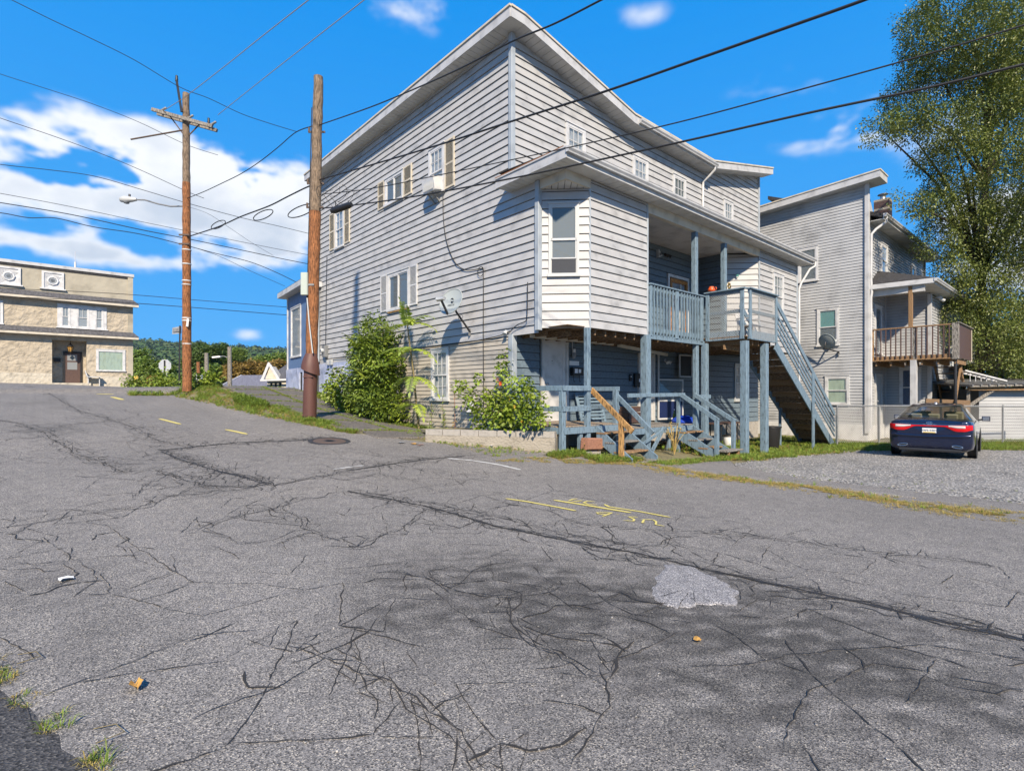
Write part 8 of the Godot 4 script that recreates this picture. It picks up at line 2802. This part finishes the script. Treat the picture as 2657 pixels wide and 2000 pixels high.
	for i in 1400:     # tufted mound
		var a := rnd(0, TAU); var q := sqrt(rng.randf())
		put.call(-3.75 + cos(a) * q * 0.35, 8.6 + sin(a) * q * 1.3, rnd(0.6, 1.4), 0.2)
	for l in [2.6, 4.3, 6.0, 7.7, 9.3, 10.9, 12.6, 14.25]:
		for i in 210: put.call(rnd(-3.5, -0.3), l + rnd(-0.09, 0.09), rnd(0.25, 0.65), 0.4)
	for i in 900: put.call(-1.87 + rnd(-0.08, 0.08), rnd(2, 14), rnd(0.25, 0.55), 0.4)
	for i in 2600:
		var l := rnd(1.5, 12.2)
		put.call(rnd(-0.62, -0.04), l, rnd(0.4, 1.1), 0.42)
	for i in 800: put.call(rnd(-1.9, -0.3), rnd(-1.6, 2.4) , rnd(0.3, 0.6), 0.35)
	for i in 700: put.call(-0.55 + rnd(-0.15, 0.9), -2.0 + rnd(-0.25, 0.12), rnd(0.4, 1.0), 0.5)
	for i in 900: put.call(rnd(0.0, 1.6), -2.35 - rnd(0.0, 0.55), rnd(0.4, 1.0), 0.5)
	for i in 1300: put.call(rnd(1.4, 6.0), -3.05 - rnd(0.0, 0.6), rnd(0.35, 0.8), 0.5)
	for i in 6500:     # dry strip along the lot edge
		var l := rnd(-10.5, -1.9)
		var r := 0.95 + 0.45 * sin(l * 1.7) * 0.4 + rnd(-1, 1) * rng.randf() * 0.75
		if l > -3.2: r = lerpf(-1.7, 0.9, (-1.9 - l) / 1.3) + rnd(-0.5, 0.5)
		if patchy.get_noise_2d(r * 3, l * 2) > -0.2: put.call(r, l, rnd(0.3, 0.6), 0.95)
	for i in 6500:     # behind and under the stair
		var r := rnd(4.5, 14.5); var l := rnd(-4.7, -0.6)
		if l < -4.0 - (r - 4.0) * 0.07 + 0.5 * patchy.get_noise_2d(r * 2, 0): continue
		put.call(r, l, rnd(0.4, 0.95), 0.38)
	for i in 3800:     # lawn by the fence
		var p := X(rnd(11.2, 16.8), rnd(16.6, 19.4), 0)
		if p.x < 13.4 and -p.z < -5.5: continue
		put.call(p.x, -p.z, rnd(0.4, 0.95), 0.3)
	for i in 3000:
		var p := X(rnd(16.3, 21.5), rnd(17.9, 20.95), 0)
		put.call(p.x, -p.z, rnd(0.4, 0.9), 0.45)
	for i in 420:      # weeds along the dark asphalt, near left
		var l := rnd(-8.4, -5.0)
		if patchy.get_noise_1d(l * 5.0) < -0.05: continue
		put.call(-9.02 - (l + 6.2) * 0.29 + rnd(-0.05, 0.06), l, rnd(0.18, 0.5), 0.68)
	for i in 800: put.call(rnd(-6.4, -3.9), rnd(14.4, 17.2), rnd(0.5, 1.6), 0.35)
	for i in 300: put.call(rnd(2.2, 4.0), rnd(-11, -4.2), rnd(0.2, 0.4), 0.7)
	var holder := Transform3D(FB, ORG)
	for q in [["grass", tg1, M.grass_green, gx, gc, "short green grass and weeds along kerbs, joints and walls"], ["dry_grass", tg2, M.grass_dry, dx, dc, "dry straw-coloured grass along the lot edge and kerb"]]:
		var o := scatter(q[0], self, q[1], q[2], q[3], q[4])
		o.transform = holder
		o.set_meta("kind", "stuff"); o.set_meta("label", q[5]); o.set_meta("category", "grass")
	# loose stones on the gravel and road edge
	rng.seed = 75
	var sb := MB.new()
	sb.lathe([Vector2(0, 0.4), Vector2(0.6, 0.3), Vector2(0.95, 0.0), Vector2(0.5, -0.3), Vector2(0, -0.35)], Vector3.ZERO, Vector3.UP, 6)
	for i in sb.v.size(): sb.v[i] *= rnd(0.75, 1.2)
	var stone := sb.done()
	var sx := []; var sc := []
	for i in 9000:
		var r := rnd(2.4, 13.8); var l := rnd(-12, -4.0 - (r - 4.0) * 0.05)
		sx.append(Transform3D(rand_basis(rnd(0.008, 0.026)), G(r, l, 0.012)))
		var k := rnd(0.35, 1.0)
		sc.append(Color(k, k, k * rnd(0.95, 1.0)))
	for i in 1500:
		var l := rnd(-9.5, 6.0)
		sx.append(Transform3D(rand_basis(rnd(0.003, 0.009)), G(rnd(-9.2, -1.0), l, 0.004)))
		var k := rnd(0.3, 1.0)
		sc.append(Color(k, k * 0.97, k * 0.9))
	var st := scatter("loose_stones", self, stone, M.loose_stone, sx, sc)
	st.transform = holder
	st.set_meta("kind", "stuff"); st.set_meta("label", "loose pale stones scattered over the gravel lot"); st.set_meta("category", "gravel")
	# straw bits at the near left kerb
	for q in [[-9.0, -5.95, "bent dry straw lying on the asphalt edge, farther from the corner"], [-8.72, -7.05, "bent dry straw lying at the picture's lower corner"]]:
		b = MB.new()
		b.tube([G(q[0], q[1], 0.01), G(q[0] + 0.1, q[1] - 0.02, 0.03), G(q[0] + 0.08, q[1] + 0.1, 0.015), G(q[0] + 0.0, q[1] + 0.13, 0.01)], 0.0022, 5)
		solo("straw", b, M.twig, q[2], "straw", G(q[0], q[1]))

func distance():
	rng.seed = 81
	# bushes around the stop sign and the far corner
	var sp := spray_mesh(16, 0.3, 0.16, 0.09, 82)
	var k := 0
	for q in [[-21.6, 31.0, 1.95, 0.34, "leaf_bright", "bright green bush at the foot of the stop sign"], [-19.6, 30.0, 2.05, 0.45, "leaf", "green bush between the stop sign and the far pole"], [-23.4, 34.5, 2.0, 0.42, "leaf_rust", "yellowish bush left of the stop sign"], [-18.0, 27.5, 2.0, 0.4, "leaf_bright", "weedy bush around the street name post"], [-12.2, 21.5, 2.0, 0.28, "leaf_bright", "small weeds at the foot of the far pole"], [-24.6, 37.8, 2.0, 0.4, "leaf", "low bush beside the yellow bollard"]]:
		var t := thing("bush", q[5], "bush", X(q[0], q[1], q[2] - 0.3), "bushes at the far corner")
		var c := X(q[0], q[1], q[2] + 0.1)
		var b := MB.new()
		for i in 5: b.tube([c - Vector3(0, q[3], 0), c + Vector3(rnd(-0.3, 0.3), 0.2, rnd(-0.3, 0.3))], 0.015, 4)
		part("stem", b, M.twig, t, "", "stuff")
		crown("foliage", t, [[c, q[3]], [c + Vector3(rnd(-0.6, 0.6), rnd(-0.2, 0.4), rnd(-0.6, 0.6)), q[3] * 0.8], [c + Vector3(rnd(-0.7, 0.7), -0.1, rnd(-0.6, 0.6)), q[3] * 0.8]], 220.0, sp, M[q[4]], 0.8, 1.3, 0.5)
	# rust-coloured tree behind the slate roof and green trees around
	var big := spray_mesh(22, 0.9, 0.5, 0.32, 83)
	for q in [[-47.0, 96, 5.0, 2.6, "leaf_rust", "wide rust-coloured tree behind the slate roof"], [-42.0, 94, 5.0, 2.2, "leaf_rust", "second rust-coloured tree nearest the cream gable"], [-55.0, 96, 4.4, 2.2, "leaf", "green tree between the pale poles"], [-50.0, 78, 2.6, 1.5, "leaf_dark", "dark green tree behind the reddish thin pole"], [-60.0, 90, 4.6, 2.4, "leaf", "green tree just right of the far pole"], [-71.0, 98, 6.6, 2.8, "leaf", "rounded green tree left of the far pole"], [-79.0, 104, 7.6, 3.2, "leaf_bright", "light green tree above the stop sign"], [-87.0, 106, 6.2, 3.0, "leaf", "green tree against the stucco corner"], [-62.0, 72, 2.2, 1.8, "leaf_bright", "low green tree behind the stop sign"], [-75.0, 130, 10.5, 3.4, "leaf_dark", "dark tree higher on the slope left of the far pole"], [-86.0, 160, 11.0, 4.0, "leaf", "tree on the slope above the pale poles"], [-62.0, 140, 9.0, 3.6, "leaf", "tree on the slope above the cream gable"]]:
		var t := thing("leafy_tree", q[5], "tree", X(q[0], q[1], land(q[0], q[1])))
		var c := X(q[0], q[1], q[2])
		branches(t, [X(q[0], q[1], land(q[0], q[1]) - 0.3), X(q[0], q[1], q[2] - q[3]), c], [c + Vector3(1, 1, 0), c + Vector3(-1, 0.8, 1), c + Vector3(0, 1.5, -1)], 0.25, M.bark)
		var balls := [[c, q[3]]]
		for i in 8: balls.append([c + Vector3(rnd(-1, 1), rnd(-0.7, 0.6), rnd(-1, 1)) * q[3], q[3] * rnd(0.45, 0.7)])
		crown("crown", t, balls, 26.0, big, M[q[4]], 0.6, 1.1, 0.45)
	# wooded hillside: one mass
	rng.seed = 91
	var b := MB.new()
	for i in 90:
		var d := Vector3(rnd(-1, 1), rnd(-0.35, 1), rnd(-1, 1)).normalized()
		var p := d * rnd(0.72, 1.05)
		var s := d.cross(Vector3(rnd(-1, 1), rnd(-1, 1), rnd(-1, 1))).normalized()
		var u := d.cross(s)
		var tilt := (d + Vector3(rnd(-0.7, 0.7), rnd(-0.5, 0.5), rnd(-0.7, 0.7))).normalized()
		s = (s - tilt * s.dot(tilt)).normalized(); u = tilt.cross(s)
		var z := rnd(0.16, 0.3)
		b.quad(p - s * z, p + u * z * -0.8, p + s * z, p + u * z * 0.8)
	var clump := b.done()
	var xf := []; var cols := []
	for i in 9000:
		var f := rng.randf()
		var d := lerpf(105.0, 1500.0, pow(f, 1.7))
		var u := rnd(-1.25, 0.15) if i % 5 else rnd(-0.8, -0.38)
		if i % 2 == 0: u = rnd(-0.78, -0.36)
		var x := u * d
		var r := rnd(3.0, 7.0) * (1.0 + d / 800.0)
		var y := land(x, d)
		xf.append(Transform3D(Basis.from_euler(Vector3(0, rnd(0, TAU), 0)).scaled(Vector3(r, r * rnd(0.8, 1.25), r)), X(x, d, y + r * 0.55)))
		var kk := rnd(0.4, 1.0)
		var c := Color(rnd(0.7, 1.0) * kk, kk, rnd(0.6, 1.0) * kk)
		if rng.randf() < 0.06: c = Color(1.0, 0.85, 0.4)
		cols.append(c * Color(0.9, 0.9, 0.9))
	var o := scatter("far_wood", self, clump, M.wood_far, xf, cols)
	o.transform = Transform3D(FB, ORG)
	o.set_meta("kind", "stuff"); o.set_meta("label", "dense green wood covering the far hillside"); o.set_meta("category", "wood")
	# canopy sheet under the clumps so that no bare ground shows
	# roofs beyond the crest
	var t := thing("slate_roof_house", "low house with a purple-grey slate roof beyond the crest", "house", X(-36, 72, -1))
	b = MB.new()
	b.slab([X(-38.2, 69.5, 2.5), X(-28.5, 69.5, 2.55), X(-29.8, 74, 4.15), X(-37.6, 74, 4.1)], Vector3(0, 0.12, 0))
	b.slab([X(-38.2, 78.5, 2.5), X(-28.5, 78.5, 2.55), X(-29.8, 74, 4.15), X(-37.6, 74, 4.1)], Vector3(0, 0.12, 0))
	part("roof", b, M.shingle_purple, t)
	b = MB.new()
	b.slab([X(-37.9, 70, -2), X(-28.8, 70, -2), X(-28.8, 70, 2.5), X(-37.9, 70, 2.5)], X(0, 8, 0) - X(0, 0, 0))
	part("wall", b, M.cream, t)
	b = MB.new()
	b.bar(X(-38.3, 69.4, 2.45), X(-37.65, 74, 4.12), 0.12, 0.3)
	part("bargeboard", b, M.white, t)
	t = thing("gable_house", "cream house with a grey roof and small gable beside the blue shop bay", "house", X(-26, 62, -1))
	b = MB.new()
	b.slab([X(-28.1, 61, -2), X(-22, 61, -2), X(-22, 61, 3.2), X(-28.1, 61, 3.2)], X(0, 8, 0) - X(0, 0, 0))
	part("wall", b, M.cream, t)
	b = MB.new()
	b.slab([X(-28.3, 60.6, 3.15), X(-22, 60.6, 3.3), X(-22, 65, 5.25), X(-27.4, 65, 5.2)], Vector3(0, 0.12, 0))
	part("roof", b, M.roof_grey, t)
	b = MB.new()
	b.slab([X(-28.0, 60.3, 3.3), X(-26.6, 60.3, 3.3), X(-27.45, 60.3, 4.75)], X(0, 1.5, 0) - X(0, 0, 0))
	part("gable", b, M.cream, t)
	for q in [[-28.35, 3.1, -27.5, 5.15], [-26.4, 3.2, -27.45, 4.9]]:
		b = MB.new()
		b.bar(X(q[0], 60.2, q[1]), X(q[2], 60.2, q[3]), 0.1, 0.28)
		part("bargeboard", b, M.white, t)
	b = MB.new()
	b.bar(X(-28.5, 60.2, 3.15), X(-22, 60.2, 3.3), 0.15, 0.2)
	part("fascia", b, M.white, t)
	for i in 3:
		b = MB.new()
		b.bar(X(-27.6 + i * 0.5, 60.95, 2.3), X(-27.6 + i * 0.5, 60.95, 2.9), 0.22, 0.06)
		part("window", b, M.glass_dark, t)
	# pale house half hidden on the hillside
	t = thing("hillside_house", "pale house half hidden among the hillside trees", "house", X(-152, 220, 8))
	b = MB.new()
	b.slab([X(-153.6, 220, 8), X(-150.9, 220, 8), X(-150.9, 220, 16.6), X(-153.6, 220, 16.6)], X(0, 5, 0) - X(0, 0, 0))
	part("wall", b, M.white, t)
	b = MB.new()
	b.slab([X(-153.9, 219, 16.6), X(-150.6, 219, 16.6), X(-151.3, 222, 18.0), X(-153.2, 222, 18.0)], Vector3(0, 0.2, 0))
	part("roof", b, M.roof_grey, t)
	for i in 3:
		b = MB.new()
		b.bar(X(-153.1 + i * 0.9, 219.9, 15), X(-153.1 + i * 0.9, 219.9, 15.9), 0.4, 0.1)
		part("window", b, M.glass_dark, t)

func _ready():
	FB = Basis(Vector3.UP, 0)
	var a := deg_to_rad(TURN)
	FB = Basis(Vector3(sin(a), 0, -cos(a)), Vector3.UP, Vector3(cos(a), 0, sin(a)))
	FBI = FB.inverse()
	rng.seed = 1
	lights_and_camera()
	textures()
	materials()
	height_map()
	ground()
	house()
	shop_front()
	porch()
	lower_porch()
	neighbour()
	garage_and_fence()
	stucco_building()
	poles()
	wires()
	yard()
	small_things()
	vehicle()
	plants()
	distance()
